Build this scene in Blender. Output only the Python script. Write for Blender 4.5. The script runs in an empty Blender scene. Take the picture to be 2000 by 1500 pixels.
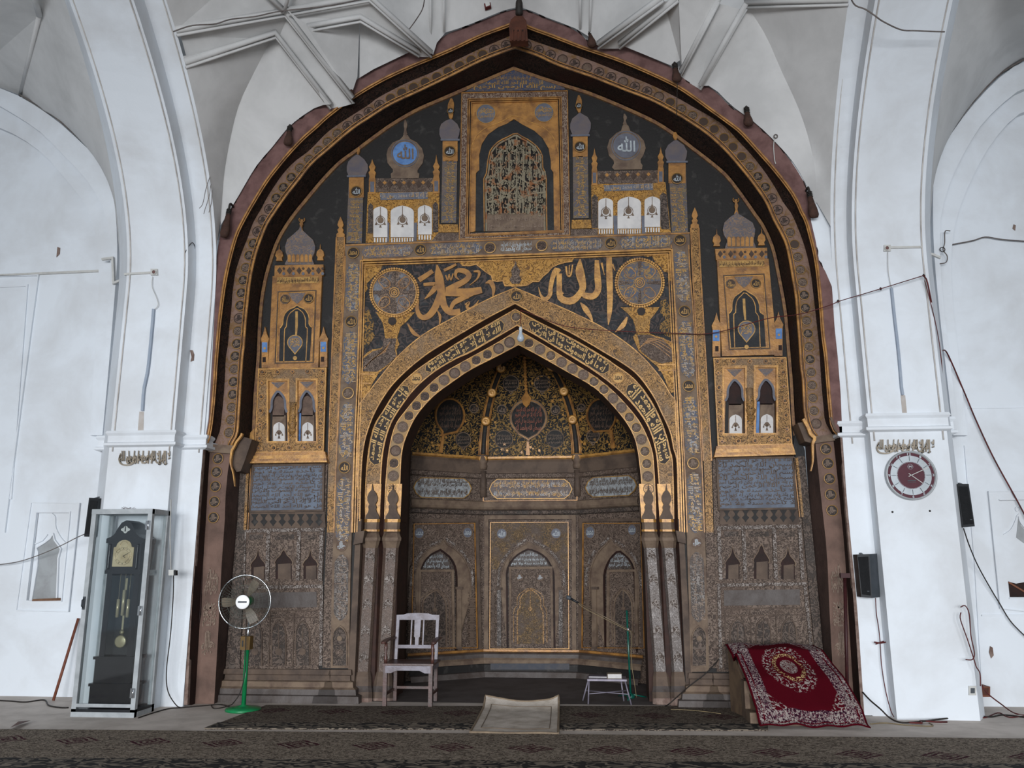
import bpy, math, random
import numpy as np
from mathutils import Vector, Matrix
random.seed(7)
D = bpy.data
SC = bpy.context.scene
COL = SC.collection
# ------------------------------------------------------------ camera
F = 1612.3
PIT, YAW, ROL = .215207, .090747, -.001928
_cp, _sp, _cy, _sy, _cr, _sr = math.cos(PIT), math.sin(PIT), math.cos(YAW), math.sin(YAW), math.cos(ROL), math.sin(ROL)
FW = Vector((-_sy*_cp, _cy*_cp, _sp)); _r = Vector((_cy, _sy, 0)); _u = _r.cross(FW)
RT = _cr*_r+_sr*_u; UP = -_sr*_r+_cr*_u
CAM = Vector((0, 0, 1.6))
cd = D.cameras.new('camera'); cam = D.objects.new('camera', cd); COL.objects.link(cam)
cd.sensor_width = 36; cd.lens = F/2000*36; cd.clip_end = 200
M = Matrix((RT, UP, -FW)).transposed().to_4x4(); M.translation = CAM
cam.matrix_world = M; SC.camera = cam
# ------------------------------------------------------------ light: daylight through the open front behind the camera
W = D.worlds.new('world'); SC.world = W; W.use_nodes = True
bg = W.node_tree.nodes['Background']; bg.inputs[0].default_value = (.78, .88, 1, 1); bg.inputs[1].default_value = .16
def area(name, loc, target, sx, sy, power, col, spread=180):
    l = D.lights.new(name, 'AREA'); l.shape = 'RECTANGLE'; l.size = sx; l.size_y = sy; l.energy = power; l.color = col; l.spread = math.radians(spread)
    o = D.objects.new(name, l); COL.objects.link(o); o.location = loc
    o.rotation_euler = (Vector(target)-Vector(loc)).to_track_quat('-Z', 'Y').to_euler(); return o
area('daylight_left_arch', (-7.5, -13, 2.6), (-5.5, 10, -1.2), 5, 4.5, 195, (.90, .95, 1), 76)
area('daylight_middle_arch', (-.8, -13, 2.8), (-.9, 10, -.4), 5.4, 5, 360, (.98, .98, 1), 76)
area('daylight_right_arch', (6.0, -13, 2.6), (4, 10, -1.2), 5, 4.5, 160, (.90, .95, 1), 76)
SC.view_settings.view_transform = 'Standard'; SC.view_settings.look = 'None'; SC.view_settings.gamma = 1
SC.view_settings.use_curve_mapping = False; SC.view_settings.exposure = 0.65
# ------------------------------------------------------------ geometry helpers
def ray(x, y): return FW+(x-1000)/F*RT+(750-y)/F*UP
class Plane:
    def __init__(s, o, n): s.o = Vector(o); s.n = Vector(n).normalized()
    def at(s, x, y, d=0):
        r = ray(x, y); o = s.o+s.n*d
        return CAM+r*((o-CAM).dot(s.n)/r.dot(s.n))
    def off(s, d): return Plane(s.o+s.n*d, s.n)
def PY(Y): return Plane((0, Y, 0), (0, -1, 0))
def PX(X): return Plane((X, 0, 0), (-1 if X > 0 else 1, 0, 0))
FL = Plane((0, 0, 0), (0, 0, 1))
def gp(x, y, z=0): return FL.at(x, y, z)
def spl(P, n, smooth=True):
    P = [Vector(p) if len(p) == 3 else Vector((p[0], p[1], 0)) for p in P]
    Q = []
    if smooth and len(P) > 2:
        for i in range(len(P)-1):
            a, b, c, d = P[max(i-1, 0)], P[i], P[i+1], P[min(i+2, len(P)-1)]
            for k in range(8):
                t = k/8; Q.append(.5*((2*b)+(c-a)*t+(2*a-5*b+4*c-d)*t*t+(3*b-a-3*c+d)*t**3))
        Q.append(P[-1])
    else: Q = P
    L = [0]
    for a, b in zip(Q, Q[1:]): L.append(L[-1]+(b-a).length)
    out = []; j = 0
    for k in range(n):
        s = L[-1]*k/(n-1)
        while j < len(L)-2 and L[j+1] < s: j += 1
        t = (s-L[j])/max(L[j+1]-L[j], 1e-9); out.append(Q[j].lerp(Q[j+1], min(1, t)))
    return out
def s2(P, n, smooth=True): return [(p.x, p.y) for p in spl(P, n, smooth)]
def sharp(L, R, n):
    """pointed curve: left branch bottom->apex, right branch apex->bottom, each smoothed on its own"""
    return s2(L, n)+s2(R, n)[1:]
def clean(p):
    q = []
    for v in p:
        if not q or (Vector(v)-Vector(q[-1])).length > 1e-6: q.append(v)
    return q
class MB:
    def __init__(s): s.v = []; s.f = []; s.m = []; s.sm = []
    def add(s, vs, fs, mi=0, sm=False):
        b = len(s.v); s.v += [Vector(v) for v in vs]; s.f += [tuple(i+b for i in f) for f in fs]; s.m += [mi]*len(fs); s.sm += [sm]*len(fs)
        return s
    def poly(s, pl, pts, d=0, t=.02, mi=0):
        a = [pl.at(x, y, d) for x, y in clean(pts)]; n = len(a); b = [p-pl.n*t for p in a]
        return s.add(a+b, [tuple(range(n))]+[(i, (i+1) % n, n+(i+1) % n, n+i) for i in range(n)], mi)
    def band(s, pl, A, B, d=0, t=.02, mi=0, closed=False):
        n = len(A); a = [pl.at(*p, d) for p in A]; b = [pl.at(*p, d) for p in B]
        vs = a+b+[p-pl.n*t for p in a]+[p-pl.n*t for p in b]; fs = []
        for i in range(n if closed else n-1):
            j = (i+1) % n; fs += [(i, j, n+j, n+i), (i, j, 2*n+j, 2*n+i), (n+i, n+j, 3*n+j, 3*n+i)]
        if not closed: fs += [(0, n, 3*n, 2*n), (n-1, 2*n-1, 4*n-1, 3*n-1)]
        return s.add(vs, fs, mi)
    def loft(s, A, B, mi=0, sm=False):
        n = len(A); return s.add(list(A)+list(B), [(i, i+1, n+i+1, n+i) for i in range(n-1)], mi, sm)
    def line(s, pl, pts, w, d=0, t=.02, mi=0, n=None, closed=False):
        if n: 
            ws = w if hasattr(w, '__len__') else None
            if ws:
                q = spl([(p[0], p[1], ws[i]) for i, p in enumerate(pts)], n); pts = [(p.x, p.y) for p in q]; w = [p.z for p in q]
            else: pts = s2(pts, n)
        m = len(pts); A = []; B = []
        for i, p in enumerate(pts):
            a = Vector(pts[(i-1) % m] if closed else pts[max(i-1, 0)]).to_2d(); c = Vector(pts[(i+1) % m] if closed else pts[min(i+1, m-1)]).to_2d(); q = Vector(p).to_2d()
            t1 = (q-a).normalized() if (q-a).length > 1e-6 else (c-q).normalized()
            t2 = (c-q).normalized() if (c-q).length > 1e-6 else t1
            nn = Vector((-(t1+t2).y, (t1+t2).x))
            nn = nn.normalized() if nn.length > 1e-6 else Vector((-t1.y, t1.x))
            k = 1/max(.5, nn.dot(Vector((-t1.y, t1.x))))
            hw = (w[i] if hasattr(w, '__len__') else w)/2*k
            A.append(tuple(q+nn*hw)); B.append(tuple(q-nn*hw))
        return s.band(pl, A, B, d, t, mi, closed)
    def disc(s, pl, x, y, r, d=0, t=.02, mi=0, n=24, sq=1.0):
        return s.poly(pl, [(x+r*sq*math.cos(a), y+r*math.sin(a)) for a in [2*math.pi*i/n for i in range(n)]], d, t, mi)
    def ring(s, pl, x, y, r, w, d=0, t=.02, mi=0, n=28):
        an = [2*math.pi*i/n for i in range(n)]
        return s.band(pl, [(x+r*math.cos(a), y+r*math.sin(a)) for a in an], [(x+(r-w)*math.cos(a), y+(r-w)*math.sin(a)) for a in an], d, t, mi, True)
    def rect(s, pl, x0, y0, x1, y1, d=0, t=.02, mi=0): return s.poly(pl, [(x0, y0), (x1, y0), (x1, y1), (x0, y1)], d, t, mi)
    def box(s, c, sz, mi=0, R=None):
        h = [a/2 for a in sz]; vs = []
        for dx in (-1, 1):
            for dy in (-1, 1):
                for dz in (-1, 1):
                    v = Vector((dx*h[0], dy*h[1], dz*h[2])); vs.append((R @ v if R else v)+Vector(c))
        return s.add(vs, [(0, 1, 3, 2), (4, 6, 7, 5), (0, 4, 5, 1), (2, 3, 7, 6), (0, 2, 6, 4), (1, 5, 7, 3)], mi)
    def bx(s, x0, x1, y0, y1, z0, z1, mi=0): return s.box(((x0+x1)/2, (y0+y1)/2, (z0+z1)/2), (abs(x1-x0), abs(y1-y0), abs(z1-z0)), mi)
    def bar(s, a, b, w, h=None, mi=0, up=(0, 0, 1)):
        a = Vector(a); b = Vector(b); z = (b-a).normalized(); u = Vector(up)
        if abs(z.dot(u)) > .95: u = Vector((0, 1, 0))
        x = z.cross(u).normalized(); y = x.cross(z); R = Matrix((x, y, z)).transposed()
        return s.box((a+b)/2, (w, h or w, (b-a).length), mi, R)
    def flat(s, c, r, axis, mi=0, n=48):
        ax = Vector(axis).normalized(); u = ax.orthogonal().normalized(); w = ax.cross(u); c = Vector(c)
        return s.add([c+(u*math.cos(2*math.pi*k/n)+w*math.sin(2*math.pi*k/n))*r for k in range(n)], [tuple(range(n))], mi)
    def tube(s, pts, r, n=8, mi=0, closed=False):
        P = [Vector(p) for p in pts]; m = len(P); vs = []; pu = None
        for i, p in enumerate(P):
            a = P[(i-1) % m] if closed else P[max(i-1, 0)]; c = P[(i+1) % m] if closed else P[min(i+1, m-1)]
            t = (c-a).normalized() if (c-a).length > 1e-9 else Vector((0, 0, 1))
            u = (pu-t*pu.dot(t)) if pu else t.orthogonal()
            if u.length < 1e-6: u = t.orthogonal()
            u.normalize(); pu = u; w = t.cross(u); rr = r[i] if hasattr(r, '__len__') else r
            vs += [p+(u*math.cos(2*math.pi*k/n)+w*math.sin(2*math.pi*k/n))*rr for k in range(n)]
        fs = []
        for i in range(m if closed else m-1):
            j = (i+1) % m; fs += [(i*n+k, i*n+(k+1) % n, j*n+(k+1) % n, j*n+k) for k in range(n)]
        if not closed: fs += [tuple(range(n))[::-1], tuple((m-1)*n+k for k in range(n))]
        return s.add(vs, fs, mi, True)
    def lathe(s, prof, c, axis=(0, 0, 1), n=24, mi=0, half=False, sq=1.0):
        ax = Vector(axis).normalized(); u = ax.orthogonal().normalized() if abs(ax.z) < .9 else Vector((1, 0, 0)); w = ax.cross(u); c = Vector(c)
        m = len(prof); vs = []
        for r, h in prof: vs += [c+ax*h+(u*math.cos(2*math.pi*k/n)+w*math.sin(2*math.pi*k/n)*sq)*r for k in range(n)]
        fs = [(i*n+k, i*n+(k+1) % n, (i+1)*n+(k+1) % n, (i+1)*n+k) for i in range(m-1) for k in range(n)]
        if prof[0][0] > 1e-4: fs.append(tuple(range(n))[::-1])
        if prof[-1][0] > 1e-4: fs.append(tuple((m-1)*n+k for k in range(n)))
        return s.add(vs, fs, mi, True)
    def text(s, fn, txt, mi=0, split=1):
        """lay a line of writing into fn(u,v) -> point"""
        vs, fs = glyphs(txt); return s.add([fn(u, v) for u, v in vs], fs, mi)
    def tq(s, pl, txt, q, d=.03, mi=0):
        """writing in a pixel rectangle (x0,y0,x1,y1) or quad TL,TR,BR,BL on plane"""
        if len(q) == 4 and not hasattr(q[0], '__len__'): x0, y0, x1, y1 = q; q = ((x0, y0), (x1, y0), (x1, y1), (x0, y1))
        a, b, c, e = [pl.at(*p, d) for p in q]
        return s.text(lambda u, v: (e.lerp(c, u)).lerp(a.lerp(b, u), v), txt, mi)
    def build(s, name, mats, parent=None, label=None, cat=None, group=None, kind=None, loc=None):
        if not hasattr(mats, '__len__'): mats = [mats]
        me = D.meshes.new(name)
        if parent is not None: o0 = Vector(parent['_w'])
        elif loc is not None: o0 = Vector(loc)
        elif kind == 'structure' or not s.v: o0 = Vector((0, 0, 0))
        else:
            lo = Vector([min(v[i] for v in s.v) for i in range(3)]); hi = Vector([max(v[i] for v in s.v) for i in range(3)])
            o0 = Vector(((lo.x+hi.x)/2, (lo.y+hi.y)/2, lo.z))
        me.from_pydata([v-o0 for v in s.v], [], s.f); me.validate()
        for m in mats: me.materials.append(m)
        if len(me.polygons) == len(s.m):
            me.polygons.foreach_set('material_index', s.m); me.polygons.foreach_set('use_smooth', s.sm)
        else:
            print('VALIDATE changed', name)
        me.update()
        o = D.objects.new(name, me); COL.objects.link(o)
        if parent is not None: o.parent = parent; o['_w'] = list(o0)
        else: o.location = o0; o['_w'] = list(o0)
        if parent is not None and parent.type == 'MESH': pass
        tag(o, label, cat, group, kind); return o
def tag(o, label=None, cat=None, group=None, kind=None):
    if label: o['label'] = label
    if cat: o['category'] = cat
    if group: o['group'] = group
    if kind: o['kind'] = kind
    return o
def thing(name, label, cat, loc, group=None):
    o = D.objects.new(name, None); COL.objects.link(o); o.location = loc; o['_w'] = list(Vector(loc)); o.empty_display_size = .1
    return tag(o, label, cat, group)
# ------------------------------------------------------------ writing
TB = {'ا':(0xFE8D,2),'ب':(0xFE8F,4),'ة':(0xFE93,2),'ت':(0xFE95,4),'ج':(0xFE9D,4),'ح':(0xFEA1,4),'خ':(0xFEA5,4),'د':(0xFEA9,2),'ذ':(0xFEAB,2),'ر':(0xFEAD,2),'ز':(0xFEAF,2),'س':(0xFEB1,4),'ش':(0xFEB5,4),'ص':(0xFEB9,4),'ض':(0xFEBD,4),'ط':(0xFEC1,4),'ع':(0xFEC9,4),'ف':(0xFED1,4),'ق':(0xFED5,4),'ك':(0xFED9,4),'ل':(0xFEDD,4),'م':(0xFEE1,4),'ن':(0xFEE5,4),'ه':(0xFEE9,4),'و':(0xFEED,2),'ى':(0xFEEF,2),'ي':(0xFEF1,4),'أ':(0xFE83,2),'إ':(0xFE87,2),'#':(0xFEFB,2),'ء':(0xFE80,1)}
def shape(s):
    if not any(c in TB for c in s): return s
    s = s.replace('لا', '#'); o = []
    for i, c in enumerate(s):
        if c not in TB: o.append(c); continue
        b, n = TB[c]; pv = n > 1 and i > 0 and s[i-1] in TB and TB[s[i-1]][1] == 4
        nx = n == 4 and i+1 < len(s) and s[i+1] in TB and TB[s[i+1]][1] > 1
        o.append(chr(b+(3 if pv and nx else 2 if nx else 1 if pv else 0)))
    return ''.join(reversed(o))
_G = {}
BOLD = .018
def glyphs(txt):
    key = (txt, BOLD)
    if key in _G: return _G[key]
    c = D.curves.new('t', 'FONT'); c.body = shape(txt); c.resolution_u = 2; c.offset = BOLD; o = D.objects.new('t', c); COL.objects.link(o)
    bpy.context.view_layer.update()
    m = D.meshes.new_from_object(o.evaluated_get(bpy.context.evaluated_depsgraph_get()))
    P = [(v.co.x, v.co.y) for v in m.vertices]; fs = [tuple(f.vertices) for f in m.polygons]
    D.objects.remove(o); D.curves.remove(c); D.meshes.remove(m)
    x0 = min(p[0] for p in P); x1 = max(p[0] for p in P); y0 = min(p[1] for p in P); y1 = max(p[1] for p in P)
    _G[key] = ([((x-x0)/(x1-x0), (y-y0)/(y1-y0)) for x, y in P], fs); return _G[key]
ALLAH, MUH, JALLA, SALLA, BISM = '\ufdf2', 'محمد', '\ufdfb', '\ufdfa', '\ufdfd'
SHAH = 'لا إله إلا الله محمد رسول الله'
LINES = ['بسم الله الرحمن الرحيم', 'قل هو الله أحد الله الصمد', 'لم يلد ولم يولد ولم يكن له كفوا أحد', 'الله لا إله إلا هو الحي القيوم', 'لا تأخذه سنة ولا نوم', 'له ما في السموات وما في الأرض'.replace('لأ', 'لا'), 'وسع كرسيه السموات والأرض'.replace('لأ', 'لا'), 'سبحان الله والحمد لله', 'إنا أعطيناك الكوثر فصل لربك']
# ------------------------------------------------------------ materials
def _mk(name):
    m = D.materials.new(name); m.use_nodes = True; nt = m.node_tree; b = nt.nodes['Principled BSDF']; tc = nt.nodes.new('ShaderNodeTexCoord'); return m, nt, b, tc
def _noise(nt, vec, sc, det=2, dist=0, rough=.5):
    n = nt.nodes.new('ShaderNodeTexNoise'); n.inputs['Scale'].default_value = sc; n.inputs['Detail'].default_value = det; n.inputs['Distortion'].default_value = dist; n.inputs['Roughness'].default_value = rough
    nt.links.new(vec, n.inputs['Vector']); return n.outputs['Fac']
def _map(nt, vec, s):
    n = nt.nodes.new('ShaderNodeMapping'); n.inputs['Scale'].default_value = s; nt.links.new(vec, n.inputs['Vector']); return n.outputs[0]
def _mr(nt, v, a, b, c=0, d=1):
    n = nt.nodes.new('ShaderNodeMapRange'); n.clamp = True
    for i, x in zip((1, 2, 3, 4), (a, b, c, d)): n.inputs[i].default_value = x
    nt.links.new(v, n.inputs[0]); return n.outputs[0]
def _mt(nt, op, a, b=None):
    n = nt.nodes.new('ShaderNodeMath'); n.operation = op
    for i, x in enumerate((a, b)):
        if x is None: continue
        if isinstance(x, (int, float)): n.inputs[i].default_value = x
        else: nt.links.new(x, n.inputs[i])
    return n.outputs[0]
def _mix(nt, f, a, b):
    n = nt.nodes.new('ShaderNodeMix'); n.data_type = 'RGBA'
    if isinstance(f, (int, float)): n.inputs[0].default_value = f
    else: nt.links.new(f, n.inputs[0])
    for i, x in ((6, a), (7, b)):
        if isinstance(x, (tuple, list)): n.inputs[i].default_value = (*x[:3], 1)
        else: nt.links.new(x, n.inputs[i])
    return n.outputs[2]
def _bump(nt, b, h, st, dist=.01):
    n = nt.nodes.new('ShaderNodeBump'); n.inputs['Strength'].default_value = st; n.inputs['Distance'].default_value = dist
    nt.links.new(h, n.inputs['Height']); nt.links.new(n.outputs[0], b.inputs['Normal'])
def plain(name, c, c2=None, sc=4, rough=.7, metal=0, bump=0, bsc=40, lo=.4, hi=.65, stretch=(1, 1, 1), spec=.3):
    m, nt, b, tc = _mk(name); b.inputs['Roughness'].default_value = rough; b.inputs['Metallic'].default_value = metal; b.inputs['Specular IOR Level'].default_value = spec
    v = _map(nt, tc.outputs['Object'], stretch)
    if c2:
        f = _mr(nt, _noise(nt, v, sc, 5, .3, .6), lo, hi); nt.links.new(_mix(nt, f, c, c2), b.inputs['Base Color'])
    else: b.inputs['Base Color'].default_value = (*c, 1)
    if bump: _bump(nt, b, _noise(nt, v, bsc, 4, 0, .6), bump)
    return m
def pat(name, bgc, fg, sc=14, mult=5, w0=.14, w1=.24, wear=None, wlo=.5, whi=.68, wsc=2.2, rough=.6, metal=0, bump=.5, stretch=(1, 1, 1), dist=.7, spec=.3):
    """curling arabesque / dense writing carved in a surface: contour lines of a warped noise"""
    m, nt, b, tc = _mk(name); b.inputs['Roughness'].default_value = rough; b.inputs['Metallic'].default_value = metal; b.inputs['Specular IOR Level'].default_value = spec
    v = _map(nt, tc.outputs['Object'], stretch)
    n = _noise(nt, v, sc, 1.2, dist); p = _mt(nt, 'PINGPONG', _mt(nt, 'MULTIPLY', n, mult), .5)
    mask = _mr(nt, p, w0, w1, 0, 1)
    col = _mix(nt, mask, bgc, fg)
    f2 = _noise(nt, tc.outputs['Object'], 9, 5, .3, .65)
    col = _mix(nt, _mr(nt, f2, .35, .7, 0, .45), col, tuple(x*.55 for x in bgc))
    if wear: col = _mix(nt, _mr(nt, _noise(nt, tc.outputs['Object'], wsc, 5, .4, .65), wlo, whi), col, wear)
    nt.links.new(col, b.inputs['Base Color'])
    if bump: _bump(nt, b, mask, bump, .012)
    return m
def sh(h):
    r = [int(h[i:i+2], 16)/255 for i in (0, 2, 4)]; return tuple(x/12.92 if x <= .04045 else ((x+.055)/1.055)**2.4 for x in r)
K = .90
KG = 1.04
KW = 1.25
def C(h, k=None):
    k = K if k is None else k
    return _C(h, k)
def Cw(h): return _C(h, KW)
def Cg(h): return _C(h, KG)
def _C(h, k): return tuple(min(.92, x*k) for x in sh(h))
m_white = plain('limewash', Cw('c9ced3'), Cw('bdc0c3'), 1.2, .85, 0, .25, 14)
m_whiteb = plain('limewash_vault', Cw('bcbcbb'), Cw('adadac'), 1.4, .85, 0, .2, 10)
m_whiteg = plain('limewash_grey', Cw('b4b1ad'), Cw('9b9691'), 5, .85, 0, .25, 14)
m_line = plain('old_cable_grey', C('77706c'), C('5b5452'), 9, .8)
m_pink = plain('pink_plaster', C('7a5c58'), C('604542'), 5, .85, 0, .4, 20)
m_plast = plain('bare_plaster', C('8d7a70'), C('6b564e'), 12, .9, 0, .5, 20)
m_gold = plain('gilding', Cg('a8783e'), Cg('74502e'), 6, .42, .15, .35, 30, spec=.5)
m_goldb = plain('gilding_bright', Cg('bc8c48'), Cg('8a6236'), 10, .4, .15, .3, 30, spec=.5)
m_goldA = pat('gilded_arabesque', Cg('4c3826'), Cg('a37b48'), 17, 7, .10, .2, Cg('77634f'), .48, .66, 1.5, .5, .1)
m_goldB = pat('gilded_arabesque_bright', Cg('6b4a26'), Cg('b28440'), 15, 6, .08, .18, Cg('84653c'), .5, .7, 3, .45, .12)
m_brownA = pat('brown_carving', C('483c35'), C('7e6d61'), 18, 6, .12, .26, C('5d4d43'), .5, .7, 2, .7, 0, .6)
m_brownB = pat('dark_brown_carving', C('3e3631'), C('6a5c53'), 15, 5, .12, .3, C('4d4743'), .5, .7, 2, .7, 0, .6)
m_brown = plain('brown_stone', C('655549'), C('4b3f38'), 4, .75, 0, .4, 30)
m_brownl = plain('brown_stone_light', C('7c6a59'), C('5f4e43'), 6, .75, 0, .4, 30)
m_grey = plain('grey_worn_stone', C('5a5350'), C('463c37'), 5, .6, 0, .4, 30, spec=.4)
m_greyA = pat('silvered_carving', C('453d39'), C('8d8681'), 16, 6, .18, .3, C('554a44'), .45, .66, 3, .55, .1, .6)
m_greyM = pat('white_mosaic_carving', C('4c3f37'), C('99908a'), 22, 5, .2, .32, None, rough=.7)
m_greyK = pat('key_pattern', C('5c4438'), C('958272'), 20, 6, .16, .3, None, rough=.7, stretch=(1, 1, .6))
m_dark = plain('dark_maroon', C('2c1712'), C('1d110e'), 7, .7, 0, .3, 30)
m_darkA = pat('dark_maroon_writing', C('160f0c'), C('3a2820'), 13, 6, .16, .3, C('301812'), .5, .66, 1.6, .7)
m_rev = plain('reveal_maroon', C('3b241c'), C('2c1c17'), 9, .7)
m_black = plain('black_paint', C('252322'), C('4a4744'), 7, .65, 0, .3, 30, .56, .82)
m_blackp = plain('black_paint_peeling', C('212224'), C('3c3e3f'), 4, .6, 0, .3, 30, .52, .78)
m_spand = pat('black_ground_grey_scrolls', C('202124'), C('4a3f3b'), 8, 5, .2, .34, C('33373a'), .55, .7, 3, .6, 0, .4)
m_blueA = pat('blue_ground_gold_writing', C('5a5e6c'), C('9b7d4e'), 13, 5, .20, .32, C('5f5a5c'), .46, .66, 3, .6, .05, .4)
m_blueB = pat('slate_blue_brown_writing', C('4b443f'), C('68707e'), 15, 4.6, .10, .22, C('5a5c62'), .5, .7, 2.5, .6, 0, .5)
m_blueC = pat('slate_blue_gilt_worn', C('68646a'), C('8a7462'), 16, 5, .2, .34, C('6d6460'), .5, .7, 3, .65, 0, .3)
m_bluef = plain('bright_blue_paint', Cg('5e83b4'), Cg('4a6a9a'), 12, .6)
m_bluegab = pat('gable_blue_writing', C('3e4a66'), C('6b5b52'), 16, 6, .2, .3, C('54545c'), .45, .62, 4, .6)
m_bluel = plain('grey_blue_paint', C('6a6d78'), C('5c5c64'), 9, .6)
m_silt = plain('silver_letters', C('b7bfc4'), C('8d9294'), 10, .5)
m_darkl = plain('dark_letters', C('2a211c'), C('352a24'), 10, .6)
m_goldl = plain('gold_letters', Cg('b08a50'), Cg('8c6c42'), 14, .45, .25)
m_goldt = plain('ochre_letters', Cg('a0743f'), Cg('85603c'), 9, .55, .1)
m_goldw = plain('worn_gold_letters', Cg('b48a45'), Cg('8d9196'), 11, .5, .15)
m_mdk = plain('medallion_dark', C('2f2622'), C('221b18'), 20, .6)
m_mdb = plain('medallion_brown', C('4d3d33'), C('3d3029'), 20, .6)
m_mdg = plain('medallion_faded', C('6c584c'), C('57463d'), 14, .7)
m_mpk = plain('medallion_pinkish_worn', C('806a5f'), C('5a463c'), 22, .75)
m_mlt = plain('medallion_letters_buff', C('8a7768'), C('6d5b4e'), 20, .6)
m_mring = plain('medallion_ring', Cg('8d6c3a'), Cg('6b4f2e'), 15, .5, .2)
m_wht = plain('white_painted_panel', Cw('b9b6b3'), Cw('a9a7a6'), 6, .7)
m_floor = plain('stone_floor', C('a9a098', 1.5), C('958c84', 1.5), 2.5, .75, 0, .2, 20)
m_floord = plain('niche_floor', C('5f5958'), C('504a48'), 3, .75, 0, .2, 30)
# ============================================================ SETTING: floor, white walls, piers, vault
def S(name, mb, mats): return mb.build(name, mats, kind='structure')
Y0 = 10.3; FP = PY(Y0)
XC = -.87
S('floor', MB().bx(-12, 12, -7, 14, -.2, 0), m_floor)
def V(x, y, Y): return PY(Y).at(x, y)
def zat(A, z):
    for a, c in zip(A, A[1:]):
        if a.z <= z <= c.z: return a.lerp(c, (z-a.z)/(c.z-a.z))
    return A[-1]
def fan(mb, A, B, n=16, k=8):
    A = spl(A, n); B = spl(B, n); rows = [[a.lerp(c, j/k) for a, c in zip(A, B)] for j in range(k+1)]
    mb.add([p for r in rows for p in r], [(j*n+i, j*n+i+1, (j+1)*n+i+1, (j+1)*n+i) for j in range(k) for i in range(n-1)], 0, True)
# transverse arches / piers: (X, Yface, curl, z range)
ZZ = [0, .5, 1, 1.5, 2, 2.5, 2.95, 3.3, 3.7, 4.1, 4.5, 5.0]+[5+k*.16 for k in range(1, 25)]
def rib(X, Yf, a): return [Vector((X, Yf-a*max(0, z-5)**2, z)) for z in ZZ]
L1 = rib(-4.71, 9.72, .20); L2 = rib(-4.98, 9.72, .20); L3 = rib(-4.98, 9.50, .22); L4 = rib(-5.79, 9.50, .20); L5 = rib(-6.13, 9.9, .165); L5b = rib(-6.13, 10.4, .17)
R1 = rib(3.0, 9.75, .19); R2 = rib(3.185, 9.75, .21); R3 = rib(3.185, 9.55, .23); R4 = rib(4.02, 9.55, .215); R5 = rib(4.2, 9.85, .2); R5b = rib(4.2, 10.5, .2)
def moulding(mb, A, w=.012, inset=.05, out=(0, -1, 0)):
    pass
b = MB().loft(L1, L2).loft(L2, L3).loft(L3, L4).loft(L4, L5).loft(L5, L5b)
S('trim_1', b, m_white)
b = MB().loft(R1, R2).loft(R2, R3).loft(R3, R4).loft(R4, R5).loft(R5, R5b)
S('trim_2', b, m_white)
# thin edge fillets in a greyer limewash that outline the arrises of the ribs
def edge(A, dx, dy=-.012, r=.011): return [p+Vector((dx, dy, 0)) for p in A[6:]]
b = MB()
for A, dx in ((L1, -.045), (L3, -.04), (L4, .05), (L5, .05)): b.tube(edge(A, dx), .008, 6)
S('trim_3', b, m_whiteg)
b = MB()
for A, dx in ((R1, .045), (R3, .04), (R4, -.05), (R5, -.05)): b.tube(edge(A, dx), .008, 6)
S('trim_4', b, m_whiteg)
# impost mouldings of the piers
def impost(x0, x1, yf, yb, z0, z1):
    prof = [(0, z1), (.035, z1), (.045, z1-.03), (.02, z1-.06), (.02, z0+.06), (.05, z0+.05), (.05, z0+.02), (0, z0)]
    mb = MB()
    for k in range(len(prof)-1):
        (a, za), (c, zc) = prof[k], prof[k+1]
        mb.add([(x0-a, yf-a, za), (x1+a, yf-a, za), (x1+c, yf-c, zc), (x0-c, yf-c, zc)], [(0, 1, 2, 3)])
        mb.add([(x1+a, yf-a, za), (x1+a, yb, za), (x1+c, yb, zc), (x1+c, yf-c, zc)], [(0, 1, 2, 3)])
        mb.add([(x0-a, yb, za), (x0-a, yf-a, za), (x0-c, yf-c, zc), (x0-c, yb, zc)], [(0, 1, 2, 3)])
    return mb
for i, a in enumerate([(-5.79, -4.98, 9.5, 9.9, 3.0, 3.2), (-4.98, -4.69, 9.72, 9.9, 2.99, 3.17), (-6.13, -5.79, 9.85, 10.3, 3.0, 3.2),
                       (3.185, 4.02, 9.55, 9.9, 3.05, 3.26), (2.93, 3.185, 9.75, 9.9, 3.02, 3.21), (4.02, 4.2, 9.85, 10.4, 3.05, 3.26)]):
    S('trim_%d' % (5+i), impost(*a), m_white)
# side bay walls
WL = PY(10.32); WR = PY(10.48)
b = MB().bx(-14, -6.1, 10.32, 10.6, 0, 9)
wl = S('wall_left', b, m_white)
b = MB().bx(4.18, 12, 10.48, 10.8, 0, 9)
S('wall_right', b, m_white)
def arcs(pl, name, outer, mid, inner, dd):
    """blind wall arch of a side bay: raised archivolt in two orders"""
    mb = MB(); n = 26
    o, m_, i_ = s2(outer, n), s2(mid, n), s2(inner, n)
    mb.band(pl, o, m_, dd+.20, .2); mb.band(pl, m_, i_, dd+.10, .1)
    return S(name, mb, m_white)
crkL = [(-60, 150), (-20, 165), (40, 189), (105, 231), (150, 270), (182, 301), (206, 329), (217, 360), (226, 420), (229, 500), (222, 600), (212, 720), (200, 850)]
ribL = [(-60, 178), (-20, 196), (35, 228), (80, 259), (122, 301), (168, 350), (196, 395), (210, 437), (216, 520), (210, 620), (203, 730), (190, 850)]
inL = [(-60, 230), (-20, 242), (35, 266), (88, 304), (122, 343), (154, 381), (175, 420), (188, 470), (193, 540), (188, 640), (182, 740), (176, 850)]
arcs(WL, 'trim_11', crkL, ribL, inL, .0)
crkR = [(2080, 95), (2000, 120), (1955, 149), (1909, 195), (1874, 238), (1848, 277), (1832, 305), (1825, 330), (1822, 400), (1825, 500), (1836, 620), (1850, 740), (1862, 850)]
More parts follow.
